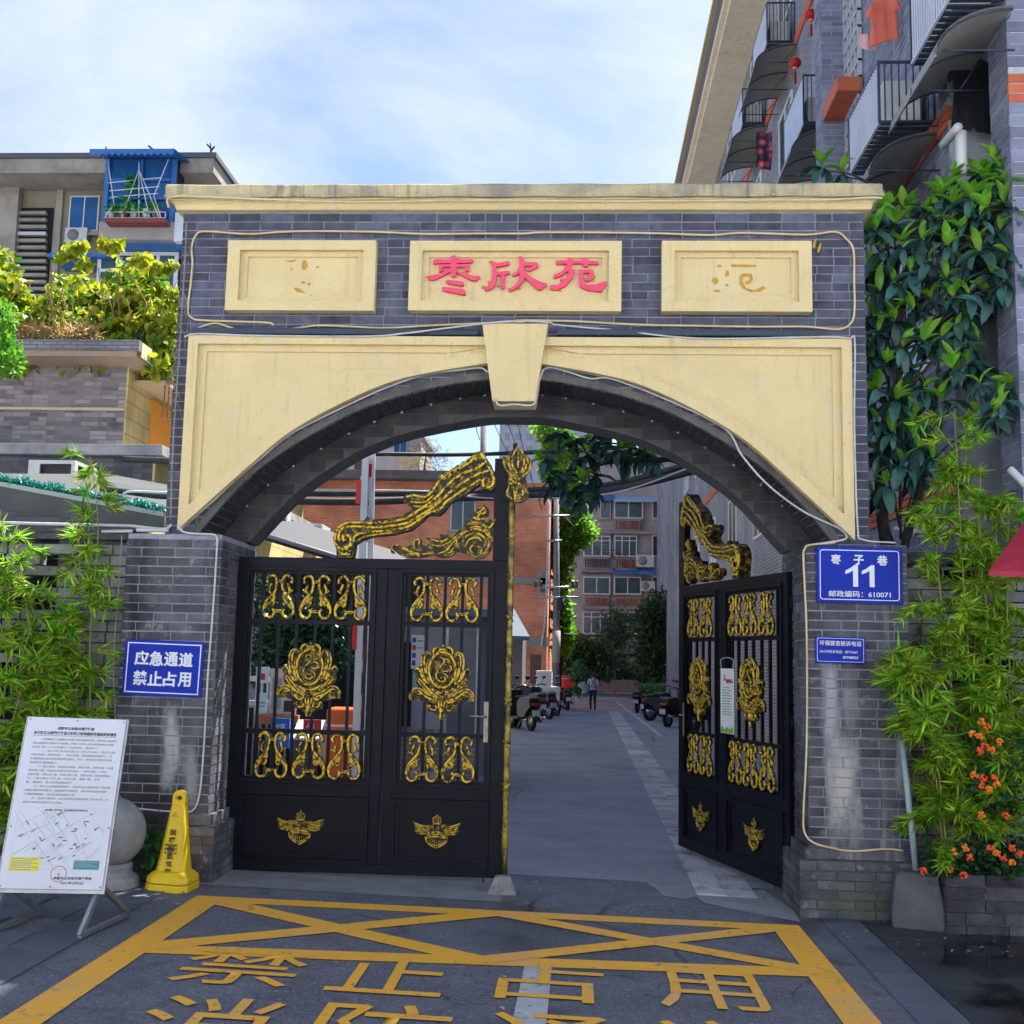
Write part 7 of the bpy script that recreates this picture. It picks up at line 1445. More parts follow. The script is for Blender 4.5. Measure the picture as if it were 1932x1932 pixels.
# laundry at the ground floor
for (a, b, v0, v1, c, lb) in ((905, 950, 1590, 1660, (.72, .28, .36), 'pink towel drying at the end of the alley'), (950, 1010, 1580, 1670, (.38, .10, .30), 'purple towel drying at the end of the alley'), (710, 745, 1620, 1670, (.68, .70, .72), 'left white cloth drying at the end of the alley'), (748, 783, 1615, 1675, (.68, .70, .72), 'right white cloth drying at the end of the alley'), (660, 695, 1605, 1645, (.35, .50, .55), 'pale blue cloth drying at the end of the alley')):
    o = cloth('drying_cloth', [ez(a, v0), ez(b, v0), ez(b, v1), ez((a+b)/2, v1-6), ez(a, v1)], 0, EY-3, mat('cloth '+lb.split()[0]+lb.split()[1], c, rough=.85), '', dep=.15, wav=4); tag(o, lb, 'cloth', 'washing at the end of the alley')
ll = cable('washing_line', [at(*ez(640, 1596), y=EY-3), at(*ez(800, 1606), y=EY-3), at(*ez(1030, 1578), y=EY-3)], .03, cable_k, 'washing line at the end of the alley', 'washing line')
pbox(eb, 'ground_floor_recess', void_m, *ez(640, 1560), *ez(1020, 1720), EY-.1, .08)
# trees and shrubs along the alley
gink = mat('bright ginkgo leaf', (.12, .38, .03), (.28, .52, .05), rough=.55, scale=.8, island=.35, trans=.45)
gb_ = []
for (u, v, r) in ((1040,810,1.1),(1050,835,1.1),(1045,860,1.0),(1050,885,1.1),(1055,905,1.1),(1060,925,1.2),(1040,930,.9),(1070,960,1.2),(1060,985,1.3),(1085,985,1.1),(1095,1000,1.0),(1060,1010,1.2),(1080,1015,1.1),(1055,1040,1.0),(1075,1035,.8),(1060,1065,.8),(1062,1090,.7),(1058,1115,.6),(1062,1140,.6),(1060,1165,.7),(1063,1190,.8),(1070,1205,.7),(1105,1003,.6),(1060,1225,.7)): gb_.append((at(u, v, y=51), (r, r, r*.55)))
leafy('ginkgo_tree', at(1056, 1300, y=51), 'bright green ginkgo tree behind the utility pole', 'tree', gb_, 9000, (.16, .28), gink, T_HEART, .9, trunk=[([at(1056, 1300, y=51), at(1058, 1150, y=51), at(1056, 950, y=51), at(1050, 820, y=51)], .16, .03)], shell=.3)
dgr = mat('dark shrub leaf', (.028, .10, .05), (.075, .19, .085), rough=.5, scale=.6, island=.5, trans=.2)
dg2 = mat('mid green leaf', (.04, .15, .05), (.11, .28, .08), rough=.5, scale=.8, island=.45, trans=.25)
leafy('camellia_tree', at(1100, 1300, y=60), 'dark bushy tree left of the white washing', 'tree', [(at(u, v, y=60), (1.5, 1.2, 1.0)) for u, v in ((1075,1225),(1088,1222),(1110,1228),(1085,1235),(1105,1240),(1125,1235),(1090,1255),(1115,1265),(1075,1250),(1130,1245))], 4200, (.18, .36), dgr, T_OVAL, .45, trunk=[([at(1100, 1300, y=60), at(1100, 1220, y=60)], .15, .06)], shell=.35)
leafy('young_tree', at(1162, 1292, y=66), 'slim young tree in front of the grey block', 'tree', [(at(u, v, y=66), (1.2, 1.0, 1.0)) for u, v in ((1160,1165),(1155,1185),(1170,1185),(1150,1205),(1165,1205),(1175,1205),(1160,1225),(1150,1225))], 3000, (.14, .26), dgr, T_OVAL, .4, trunk=[([at(1162, 1296, y=66), at(1161, 1230, y=66), at(1160, 1160, y=66)], .10, .03)], shell=.2)
leafy('evergreen_tree', at(1235, 1290, y=56), 'large dark evergreen tree at the right end of the alley', 'tree', [(at(u, v, y=56), (1.15, 1.1, 1.0)) for u, v in ((1252,1140),(1240,1150),(1254,1160),(1235,1170),(1245,1165),(1215,1180),(1235,1190),(1255,1190),(1225,1215),(1245,1220),(1235,1245),(1255,1250),(1240,1270),(1222,1250))], 6000, (.18, .34), dgr, T_OVAL, .45, trunk=[([at(1240, 1300, y=56), at(1238, 1200, y=56), at(1240, 1120, y=56)], .16, .05)], shell=.35)
leafy('hedge', at(1180, 1295, y=72), 'low dark hedge at the foot of the grey block', 'hedge', [(at(u, v, y=72), (1.6, 1.0, .9)) for u, v in ((1130,1283),(1150,1280),(1170,1282),(1190,1280),(1210,1280),(1230,1282),(1200,1270),(1140,1268))], 4200, (.16, .3), dgr, T_OVAL, .45, shell=.4)
leafy('alley_shrub', at(1225, 1310, y=40), 'bright green low shrub behind the right scooters', 'shrub', [(at(u, v, y=40), (.4, .35, .25)) for u, v in ((1222,1298),(1232,1302),(1244,1302),(1252,1300))], 700, (.09, .17), mat('fresh shrub leaf', (.06, .26, .03), (.12, .36, .05), rough=.5, island=.35, trans=.3), T_BAM, .3, shell=.2)
leafy('alley_bush', at(1090, 1320, y=40), 'green bush beside the scooter with the red box', 'shrub', [(at(u, v, y=40), (.45, .4, .5)) for u, v in ((1090,1265),(1094,1280),(1088,1295),(1096,1300))], 1100, (.09, .17), dg2, T_OVAL, .5, shell=.2)
for (u0, v0, u1, v1, y, lb) in ((1122, 1283, 1205, 1297, 64, 'grey kerb wall of the planting bed at the end of the alley'), (1205, 1290, 1262, 1306, 46, 'low grey planter kerb right of the alley')):
    x0, x1, z0, z1 = pr2(u0, v0, u1, v1, y); mb = MB(); mb.box(x0, x1, y, y+.35, z0-.3, z1); o = mb.build('bed_kerb', concrete); tag(o, lb, 'kerb')
# utility poles
pole_c = mat('concrete pole', (.24, .23, .24), (.18, .17, .18), rough=.85, scale=2)
up = empty('utility_pole', at(1049, 1320, y=44), label='concrete utility pole with cross arms beside the red brick house', cat='pole'); b0 = Vector(up.location)
mb = MB(); mb.tube([Vector((0, 0, 0)), at(1050, 930, y=44)-b0], [.17, .12], 12); mb.build('shaft', pole_c, up); mb = MB(); mb.tube([at(1049, 1250, y=43.9)-b0, at(1050, 1190, y=43.9)-b0], .19, 10); mb.build('pale_sleeve', mat('pale sleeve', (.42, .36, .34), rough=.8), up)
for (v, a, b) in ((973, 1005, 1075), (1108, 1005, 1092), (1127, 1005, 1092), (1020, 1030, 1060)): mb = MB(); mb.tube([at(a, v, y=43.8)-b0, at(b, v, y=43.8)-b0], .05, 6); mb.build('cross_arm', alu, up)
for u in (1010, 1020, 1080, 1088): 
    mb = MB(); mb.lathe([(.06, 0), (.09, .08), (.06, .16), (.09, .24), (.05, .3)], 8, at(u, 1108, y=43.8)-b0); mb.build('insulator', mat('brown insulator', (.1, .06, .05), rough=.4), up)
mb = MB(); mb.lathe([(.16, 0), (.16, .5)], 10, at(1058, 1150, y=43.7)-b0); mb.build('transformer_can', cable_k, up)
up2 = empty('utility_pole', at(913, 1000, y=60), label='tall concrete pole rising behind the red brick house', cat='pole'); b0 = Vector(up2.location); mb = MB(); mb.tube([Vector((0, 0, -8)), at(913, 780, y=60)-b0], [.24, .2], 10); mb.build('shaft', pole_c, up2)
cb = [([at(430, 940, y=6), at(560, 945, y=6.2), at(700, 946, y=6.5), at(850, 940, y=6.8), at(1000, 935, y=7), at(1150, 925, y=7), at(1290, 893, y=6.6), at(1330, 880, y=6.4)], .055, cable_k, 'thick lower black cable bundle across the alley'), ([at(430, 928, y=6.1), at(560, 930, y=6.3), at(700, 931, y=6.6), at(850, 930, y=6.9), at(1000, 925, y=7.1), at(1150, 915, y=7.1), at(1330, 868, y=6.5)], .045, cable_k, 'thick middle black cable bundle across the alley'), ([at(560, 866, y=6.2), at(700, 857, y=6.4), at(850, 858, y=6.8), at(1000, 854, y=7), at(1100, 850, y=7), at(1200, 840, y=7)], .03, cable_k, 'upper black cable across the arch opening'),
      ([at(430, 927, y=5.9), at(560, 924, y=6), at(700, 925, y=6.2), at(820, 928, y=6.4), at(920, 940, y=6.6), at(1050, 940, y=6.8), at(1180, 925, y=6.6), at(1320, 875, y=6.3)], .012, cable_w, 'white cable slung along the black bundles')]
for (pts, r, m_, lb) in cb: cable('overhead_cable', pts, r, m_, lb, group='overhead cables across the alley')
for i, (a, b) in enumerate((((925, 780), (975, 880)), ((952, 780), (1000, 890)), ((972, 780), (1022, 960)), ((898, 780), (905, 830)))): cable('thin_wire', [at(*a, y=30), at((a[0]+b[0])/2-3, (a[1]+b[1])/2+2, y=32), at(*b, y=34)], .014, cable_k, ('second', 'third', 'rightmost', 'leftmost')[i]+' thin slanting wire against the sky in the arch', 'wire', 'thin wires in the arch')
for i in range(4): cable('service_wire', [at(1056+i*3, 965+i*4, y=44), at(1110+i*4, 1010+i*6, y=60), at(1200+i*3, 1060+i*9, y=78)], .02, cable_k, ('top', 'second', 'third', 'lowest')[i]+' of the wires sloping from the pole to the grey block', 'wire', 'service wires to the grey block')
cable('street_wire', [at(1065, 1196, y=44), at(1130, 1200, y=60), at(1260, 1195, y=60)], .035, cable_k, 'dark wire level across the lower grey block', 'wire')
# ================================================================== yard behind the left leaf
dkroof = mat('black shelter roof', (.012, .013, .016), (.02, .021, .025), rough=.7)
sh = empty('shelter', (-3.6, 8, 0), label='black roofed shelter behind the left gate leaf', cat='shelter')
mb = MB(); c = [at(420, 985, y=6.4), at(700, 1070, y=6.4)]; bk = Vector((0, 4, .5)); th = Vector((0, 0, -.07))
mb.add([c[0], c[1], c[1]+bk, c[0]+bk, c[0]+th, c[1]+th, c[1]+bk+th, c[0]+bk+th], [(0, 1, 2, 3), (7, 6, 5, 4), (0, 4, 5, 1), (1, 5, 6, 2), (2, 6, 7, 3), (3, 7, 4, 0)]); wbuild(mb, 'roof', dkroof, sh); mb = MB(); e = Vector((0, -.02, .0)); mb.tube([c[0]+e, c[1]+e], .035, 6); wbuild(mb, 'roof_edge', mat('grey gutter', (.22, .22, .25), rough=.6), sh)
mb = MB(); mb.box(-5.7, -1.75, 8.4, 8.5, 0, 3.0); wbuild(mb, 'shade_back_wall', void_m, sh)  # black sheet painted as the shade at the back of the shelter
for x in (-4.4, -2.05): mb = MB(); mb.box(x-.05, x+.05, 6.5, 6.6, 0, 2.75 if x < -3 else 2.42); wbuild(mb, 'post', dkroof, sh)
mb = MB(); mb.box(-4.7, -3.55, 6.2, 6.28, -.05, 2.05); o = mb.build('yard_screen', mat('pale blue grey panel', (.36, .40, .48), (.30, .34, .42), rough=.7, scale=2)); tag(o, 'pale grey screen panel behind the left gate leaf', 'panel')
leafy('potted_laurel', (-3.2, 5.9, 0), 'glossy dark shrub behind the left gate leaf', 'shrub', [(at(u, v, y=5.9), (.42, .3, .32)) for u, v in ((480,1110),(500,1190),(530,1200),(560,1195),(590,1185),(620,1190),(650,1195),(670,1210),(510,1230),(550,1240),(590,1235),(630,1235),(540,1165),(600,1155),(500,1260),(560,1270))], 3400, (.07, .12), mat('glossy laurel leaf', (.015, .07, .03), (.05, .15, .07), rough=.25, island=.5, trans=.1), T_OVAL, .42, trunk=[([(-3.2, 5.9, 0), (-3.2, 5.9, 1.6)], .04, .02)], shell=.3)
rl = empty('yard_railing', (-3.2, 4.9, .05), label='pale topped railing behind the left gate leaf', cat='railing'); b0 = Vector(rl.location); bar = unit_box(mat('grey railing bar', (.16, .17, .19), rough=.5))
for i in range(22): o = bpy.data.objects.new('bar', bar); COL.objects.link(o); o.parent = rl; o.location = (-1.15+i*.075, 0, .55); o.scale = (.018, .018, 1.0)
for z in (1.36, 1.08, .08): mb = MB(); mb.box(-1.2, .5, -.03, .03, z-.03, z+.03); mb.build('rail', mat('pale rail', (.45, .46, .48), rough=.5), rl)
mb = MB(); mb.box(-1.6, .8, .5, .52, 0, 1.0); mb.build('shade_backing', void_m, rl)  # black sheet put in as shade behind the bars
def poster(name, u0, v0, u1, v1, y, m_, label, cat='poster', lines=(), th=.012):
    x0, x1, z0, z1 = pr2(u0, v0, u1, v1, y); t = empty(name, ((x0+x1)/2, y, z0), label=label, cat=cat); w, h = (x1-x0)/2, z1-z0; mb = MB(); mb.box(-w, w, 0, th, 0, h); mb.build('sheet', m_, t)
    for (fx0, fx1, fz0, fz1, m2) in lines: mb = MB(); mb.box(-w+2*w*fx0, -w+2*w*fx1, -.003, -.0005, h*fz0, h*fz1); mb.build('print_block', m2, t)
    return t, w, h
ink_b = mat('blue print', (.02, .06, .40), rough=.6); cyan = mat('pale cyan paper', (.55, .72, .72), rough=.6); kraft = mat('brown card', (.40, .17, .07), (.33, .14, .06), rough=.8)
gp = mat('grey print', (.3, .32, .34))
poster('wall_poster', 482, 1258, 506, 1347, 4.7, cyan, 'narrow pale cyan poster behind the left leaf', lines=((.3, .7, .72, .86, ink_red), (.15, .4, .45, .65, ink_b), (.6, .85, .45, .65, ink), (.2, .8, .22, .26, gp), (.2, .8, .15, .18, gp)))
poster('wall_poster', 508, 1262, 560, 1347, 4.72, mat('cream paper', (.62, .58, .50), rough=.7), 'cream notice sheet beside the cyan poster', lines=((.55, .9, .05, .3, ink), (.1, .45, .1, .8, gp)))
poster('card_box', 482, 1349, 562, 1367, 4.65, kraft, 'flat brown card below the posters', 'card', th=.1)
t, w, h = poster('blue_stand_sign', 510, 1355, 546, 1412, 4.2, mat('blue sign board', (.02, .12, .55), rough=.5), 'blue stand sign with white lettering behind the left leaf', 'sign', th=.03); text_on(t, 'lettering', '社区', (0, -.004, h*.72), 1, wht, .02, fit=(w*1.2, h*.2), extrude=.001); text_on(t, 'lettering', '028-8776', (0, -.004, h*.35), 1, wht, .02, fit=(w*1.5, h*.14), extrude=.001)
for (u0, u1, v0, lb) in ((548, 600, 1362, 'left grey cabinet with sloping white top'), (628, 668, 1350, 'right grey cabinet with sloping white top')):
    x0, x1, z0, z1 = pr2(u0, v0, u1, 1485, 4.3); t = empty('cabinet', ((x0+x1)/2, 4.5, gz(-2, 4.5)), label=lb, cat='cabinet', group='cabinets behind the left leaf'); w = (x1-x0)/2; zt = z1-t.location.z
    mb = MB(); mb.yz([[(-.2, 0), (.3, 0), (.3, zt), (.1, zt), (-.2, zt-.18)]], -w, w); mb.build('body', mat('dark grey cabinet', (.06, .065, .07), rough=.6), t); mb = MB(); mb.add([(-w, -.205, zt-.175), (w, -.205, zt-.175), (w, .1, zt+.006), (-w, .1, zt+.006), (-w, -.205, zt-.20), (w, -.205, zt-.20)], [(0, 1, 2, 3), (0, 4, 5, 1)]); mb.build('top', ac_m, t)
t, w, h = poster('red_notice', 572, 1358, 606, 1380, 4.1, mat('red panel', (.50, .02, .05), rough=.5), 'small red panel with white lettering between the cabinets', 'sign'); text_on(t, 'lettering', '人民', (-w*.2, -.002, h*.5), 1, wht, .02, fit=(w*.9, h*.5), extrude=.001)
t, w, h = poster('stand_poster', 672, 1310, 702, 1435, 5.2, mat('yellow green poster', (.66, .62, .28), (.25, .52, .42), rough=.6, scale=1.1), 'yellow and green stand poster behind the middle stile', lines=tuple((.1, .9 if i % 3 else .6, .08+i*.09, .115+i*.09, gp) for i in range(7)))
mb = MB(); text_on(t, 'heading', '通知', (0, -.004, h*.86), 1, ink_red, .03, fit=(w*1.4, h*.1), extrude=.001)
# raised folding boom barrier
or_m = mat('orange barrier housing', (.80, .13, .02), (.72, .11, .02), rough=.4)
br_ = empty('boom_barrier', at(645, 1490, y=4.0), label='orange barrier machine with raised white folding boom', cat='barrier'); b0 = Vector(br_.location); x0, x1, z0, z1 = pr2(612, 1336, 672, 1490, 4.0)
mb = MB(); mb.box(x0, x1, 4.0, 4.35, b0.z, z1); wbuild(mb, 'housing', or_m, br_, bevel=.04, seg=3); mb = MB(); mb.box(x0-.01, x1+.01, 3.99, 4.36, z1-.20, z1-.175); wbuild(mb, 'housing_seam', wht, br_)
boom = mat('white boom paint', (.66, .68, .72), rough=.45); rfl = mat('red reflector', (.70, .02, .02), rough=.4)
def flat(name, m_, a, b, w, y, parent=br_, dep=.02):
    P_, Q_ = at(*a, y=y), at(*b, y=y); d = (Q_-P_).normalized(); s = Vector((-d.z, 0, d.x))*w/2; mb = MB(); mb.xz([[(p.x, p.z) for p in (P_+s, P_-s, Q_-s, Q_+s)]], y, y+dep); return wbuild(mb, name, m_, parent)
flat('boom_rail', boom, (668, 1480), (690, 850), .075, 3.95); flat('boom_rail', boom, (690, 1480), (703, 848), .06, 4.02); 
for (a, b) in (((672, 1400), (697, 1290)), ((670, 1290), (700, 1390)), ((676, 1200), (699, 1100)), ((676, 1100), (700, 1200)), ((682, 1000), (700, 900)), ((682, 900), (701, 1000)), ((674, 1290), (700, 1200))): flat('boom_brace', boom, a, b, .03, 3.985)
for (a, b, y) in (((675, 950), (676.5, 905), 3.94), ((668, 1225), (670, 1180), 3.94), ((696, 905), (697.5, 875), 4.012), ((687, 1250), (689.5, 1215), 4.012), ((692, 1010), (693, 985), 4.012)): flat('reflector', rfl, a, b, .05, y)
for (a, b) in (((673, 1235), (680, 1265)), ((688, 865), (693, 900)), ((684, 985), (688, 1010))): flat('reflector', rfl, a, b, .03, 3.975)
# gate booth behind the wicket
bo = empty('gate_booth', (-1.4, 8, 0), label='grey gate booth with notices behind the wicket door', cat='booth'); lil = mat('lilac grey wall', (.36, .36, .44), (.30, .30, .38), rough=.8, scale=1)
mb = MB(); mb.box(-2.0, -.86, 7.3, 9.6, -.1, 2.25); wbuild(mb, 'wall', lil, bo); mb = MB(); mb.box(-2.3, -.70, 7.0, 9.9, 2.25, 2.36); wbuild(mb, 'roof', mat('blue grey roof sheet', (.12, .15, .20), rough=.6), bo, bevel=.01); mb = MB(); mb.box(-2.0, -.85, 7.26, 7.3, -.1, .75); wbuild(mb, 'plinth', brick_tex('booth plinth', (.16, .15, .15), (.22, .2, .2), (.34, .33, .33)), bo)
x0, x1, z0, z1 = pr2(845, 1180, 898, 1385, 7.28); mb = MB(); mb.box(x0, x1, 7.25, 7.29, z0, z1); wbuild(mb, 'glazed_door', mat('door glass', (.10, .11, .15), (.16, .17, .22), rough=.15, scale=1.4), bo); mb = MB(); mb.box(x0-.04, x0, 7.24, 7.29, z0, z1); mb.box(x1, x1+.04, 7.24, 7.29, z0, z1); wbuild(mb, 'door_frame', alu, bo)
mb = MB(); mb.box(-1.97, -1.73, 7.26, 7.292, .76, 1.9); wbuild(mb, 'dark_doorway', void_m, bo)
poster('booth_notice', 776, 1198, 800, 1262, 7.2, paper, 'white notice strip with blue and red squares on the booth', lines=((.08, .35, .78, .92, ink_b), (.08, .35, .55, .7, ink_red), (.08, .35, .32, .47, ink_b), (.08, .35, .1, .25, ink_b), (.45, .9, .8, .85, gp), (.45, .9, .6, .64, gp)))
poster('booth_notice', 778, 1266, 800, 1300, 7.2, mat('pale green paper', (.25, .55, .45), rough=.6), 'pale green notice on the booth')
bag = mat('white plastic bag', (.60, .58, .62), (.45, .38, .48), rough=.35, trans=.3)
for (u, v, r, lb) in ((790, 1375, .13, 'crumpled white plastic bag leaning on the booth'), (820, 1385, .10, 'smaller crumpled plastic bag by the booth')):
    p = at(u, v, y=6.6); mb = MB(); mb.sphere((0, 0, r), r, 14, 10, (1, .8, 1.2))
    mb.v = [(x*(1+.25*math.sin(9*z/r+x*20)), y*(1+.2*math.cos(8*x/r)), z*(1+.12*math.sin(11*x/r+5*y/r))) for x, y, z in mb.v]; o = mb.build('plastic_bag', bag); o.location = (p.x, 6.6, gz(p.x, 6.6)); tag(o, lb, 'bag', 'plastic bags by the booth')
sb = empty('small_blue_roof_shed', at(975, 1300, y=34), label='small shed with a blue grey roof beside the red brick house', cat='shed'); pbox(sb, 'wall', mat('shed wall', (.12, .11, .12), rough=.9), 935, 1200, 985, 1345, 34, 3); x0, x1, z0, z1 = pr2(930, 1155, 1000, 1200, 33.2); mb = MB(); mb.add([(x0, 33, z0), (x1, 33, z0), (x1-.8, 37, z1+.3), (x0, 37, z1+.3), (x0, 33, z0-.15), (x1, 33, z0-.15), (x1-.8, 37, z1+.15), (x0, 37, z1+.15)], [(0, 1, 2, 3), (7, 6, 5, 4), (0, 4, 5, 1), (1, 5, 6, 2), (2, 6, 7, 3), (3, 7, 4, 0)]); wbuild(mb, 'roof', mat('dull blue shed roof', (.07, .10, .14), rough=.8), sb)
# ================================================================== scooters
tyre_m = mat('tyre rubber', (.012, .012, .013), rough=.8); chrome = mat('chrome', (.6, .6, .62), rough=.15, metal=1); lens_r = mat('red lens', (.5, .02, .02), rough=.2); seat_m = mat('black vinyl', (.012, .012, .014), rough=.5)
def scooter(loc, rz, col, label, box=None, name='scooter'):
    bm = mat('scooter paint %s' % col, *{'black': [(.012, .013, .018)], 'grey': [(.08, .085, .10)], 'navy': [(.012, .02, .05)], 'white': [(.55, .56, .58)]}[col], rough=.4, spec=.3)
    t = empty(name, loc, rz, label=label, cat='scooter', group='scooters parked in the alley'); t.scale = (1.12,)*3
    for x in (-.62, .62):
        w = MB(); n = 20; w.tube([(x+.19*math.cos(2*math.pi*i/n), 0, .235+.19*math.sin(2*math.pi*i/n)) for i in range(n+1)], .055, 8, caps=False, flat=(0, 1, 0)); wh = w.build('wheel', tyre_m, t)
        w = MB(); w.lathe([(.14, -.03), (.15, 0), (.14, .03)], 18, (x, 0, .235), 'y'); w.build('rim', alu, wh)
    mb = MB(); mb.xz([[(-.85, .58), (-.80, .70), (-.55, .74), (-.1, .70), (-.02, .62), (-.05, .38), (-.2, .30), (-.5, .34), (-.62, .46)]], -.14, .14); mb.build('body', bm, t, bevel=.04, seg=3)
    mb = MB(); mb.xz([[(-.80, .70), (-.78, .78), (-.5, .82), (-.2, .78), (-.05, .70), (-.1, .685), (-.55, .725)]], -.13, .13); mb.build('seat', seat_m, t, bevel=.03, seg=3)
    mb = MB(); mb.xz([[(-.12, .26), (.42, .26), (.42, .31), (-.12, .33)]], -.15, .15); mb.build('floorboard', seat_m, t, bevel=.015)
    mb = MB(); mb.xz([[(.36, .28), (.44, .28), (.52, .6), (.50, .88), (.42, .95), (.44, .6)]], -.19, .19); mb.build('leg_shield', bm, t, bevel=.03, seg=3)
    mb = MB(); mb.tube([(.62, -.07, .235), (.50, -.06, .6), (.44, 0, .95)], .022, 8); mb.tube([(.62, .07, .235), (.50, .06, .6), (.44, 0, .95)], .022, 8); mb.build('fork', steel, t)
    mb = MB(); n = 10; mb.tube([(.62+.26*math.cos(R(20+i*14)), 0, .235+.26*math.sin(R(20+i*14))) for i in range(n)], .05, 8); mb.build('mudguard', bm, t)
    mb = MB(); n = 10; mb.tube([(-.62+.27*math.cos(R(60+i*12)), 0, .235+.27*math.sin(R(60+i*12))) for i in range(n)], .055, 8); mb.build('mudguard', seat_m, t)
    mb = MB(); mb.tube(cat_rom([(.30, -.33, 1.0), (.40, -.2, 1.02), (.43, 0, .98), (.40, .2, 1.02), (.30, .33, 1.0)], 4), .018, 8); mb.build('handlebar', seat_m, t)
    mb = MB(); mb.sphere((.50, 0, .93), .085, 12, 8, (.7, 1.3, 1)); mb.build('headlight', wht, t)
    for s in (-1, 1):
        mb = MB(); mb.tube([(.38, s*.2, 1.02), (.36, s*.27, 1.2)], .007, 6); mb.sphere((.35, s*.29, 1.23), .055, 10, 6, (.3, 1.2, .8)); mb.build('mirror', seat_m, t)
    mb = MB(); mb.box(-.875, -.84, -.10, .10, .60, .66); mb.build('tail_light', lens_r, t, bevel=.01); mb = MB(); mb.box(-.905, -.895, -.09, .09, .36, .5); mb.build('number_plate', mat('plate white', (.5, .52, .55), rough=.5), t); mb = MB(); mb.tube([(-.78, 0, .56), (-.90, 0, .47)], .02, 6); mb.build('plate_bracket', seat_m, t)
    mb = MB(); mb.tube([(-.35, .1, .32), (-.3, .26, .02)], .012, 6); mb.build('stand', steel, t); mb = MB(); mb.tube([(-.45, -.13, .30), (-.62, -.16, .28), (-.85, -.17, .32)], [.03, .045, .045], 8); mb.build('exhaust', chrome, t)
    mb = MB(); mb.tube(cat_rom([(-.55, -.12, .78), (-.85, -.12, .80), (-.88, 0, .81), (-.85, .12, .80), (-.55, .12, .78)], 4), .012, 6); mb.build('grab_rail', steel, t)
    if box:
        mb = MB(); mb.box(-1.0, -.55, -.24, .24, .85, 1.30); o = mb.build('delivery_box', box, t, bevel=.03); mb = MB(); mb.box(-1.01, -.54, -.25, .25, 1.18, 1.20); mb.build('lid_seam', wht, o)
    return t
def sc_at(u, v, rz, col, label, dx=.62, **k):
    g = atg(u, v); d = Vector((math.cos(rz), math.sin(rz), 0))*dx; x, y = g.x+d.x, g.y+d.y; return scooter((x, y, gz(x, y)), rz, col, label, **k)
sc_at(1000, 1379, R(115), 'black', 'nearest black scooter, tail toward the alley, left of the road')
sc_at(975, 1374, R(112), 'black', 'black scooter half hidden behind the nearest one'); sc_at(1034, 1357, R(118), 'navy', 'second scooter of the left row, rear wheel turned to the road')
sc_at(1015, 1362, R(115), 'grey', 'grey scooter deep in the left row before the white boxes'); sc_at(1071, 1340, R(95), 'black', 'black scooter with a red delivery box seen from behind', box=mat('red delivery box', (.75, .03, .025), rough=.5))
sc_at(1230, 1360, R(25), 'grey', 'grey scooter parked across on the right, rear wheel to the road'); sc_at(1213, 1340, R(70), 'black', 'dark scooter behind the grey one on the right'); sc_at(1330, 1382, R(20), 'black', 'dark scooter seen through the open gate leaf', dx=.3)
sc_at(1050, 1350, R(110), 'black', 'small black scooter between the crate and the red box scooter'); sc_at(1203, 1345, R(75), 'black', 'dark scooter nearest the road in the right row'); sc_at(1262, 1372, R(55), 'black', 'near dark scooter in the right row before the gate leaf'); sc_at(1248, 1352, R(60), 'navy', 'navy scooter against the brick block on the right'); sc_at(1222, 1333, R(80), 'grey', 'farthest scooter of the right row')
for (u, v, w, h, lb, tilt) in ((1040, 1322, .62, .5, 'white plastic crate on the left row of scooters', 0), (1026, 1298, .55, .62, 'white board upright behind the plastic crate', .1)):
    y = 33.; p = at(u, v, y=y); t = empty('plastic_crate' if not tilt else 'white_board', p, R(8), label=lb, cat='crate' if not tilt else 'board'); mb = MB(); d = .42 if not tilt else .05
    mb.box(-w/2, w/2, 0, d, 0, h); mb.build('shell', ac_m, t, bevel=.02); mb = MB(); mb.box(-w/2-.02, w/2+.02, -.02, d+.02, h-.06, h-.02); mb.build('rim', wht, t)
    if not tilt:
        mb = MB(); mb.box(-.1, .1, -.035, -.005, h*.55, h*.68); mb.build('handle', mat('grey grille', (.25, .25, .26)), t); mb = MB(); mb.box(-.28, .28, .05, .38, gz(p.x, y)-p.z, -.001); mb.build('stand', mat('dark grey cabinet', (.06, .065, .07)), t)
    else: mb = MB(); mb.box(-.2, .2, .06, .1, gz(p.x, y)-p.z, .02); mb.build('stand', mat('dark grey cabinet', (.06, .065, .07)), t)
# ================================================================== woman walking away
pg = atg(1118, 1346); PS = 1.60/1.62; pe = empty('person', (pg.x, pg.y, gz(pg.x, pg.y)), R(4), label='person in white top, blue apron and black trousers walking away', cat='person')
J = {'pel': (0, 0, .90, .125, .095), 'bel': (0, .01, 1.04, .118, .085), 'che': (0, .01, 1.24, .130, .092), 'nek': (0, .0, 1.385, .05, .05), 'hed': (0, .01, 1.47, .075, .085), 'top': (0, .015, 1.555, .07, .075),
     'ls': (-.155, .0, 1.33, .05, .05), 'le': (-.21, .06, 1.07, .038, .038), 'lw': (-.20, .14, .87, .026, .026), 'rs': (.155, .0, 1.33, .05, .05), 're': (.235, -.05, 1.08, .038, .038), 'rw': (.265, .0, .88, .026, .026),
     'lh': (-.075, 0, .86, .085, .085), 'lk': (-.08, .10, .49, .055, .055), 'la': (-.075, .02, .10, .036, .036), 'lt': (-.075, .14, .03, .034, .026), 'rh': (.075, 0, .86, .085, .085), 'rk': (.08, -.02, .48, .055, .055), 'ra': (.075, -.22, .14, .036, .036), 'rt': (.075, -.12, .04, .034, .026)}
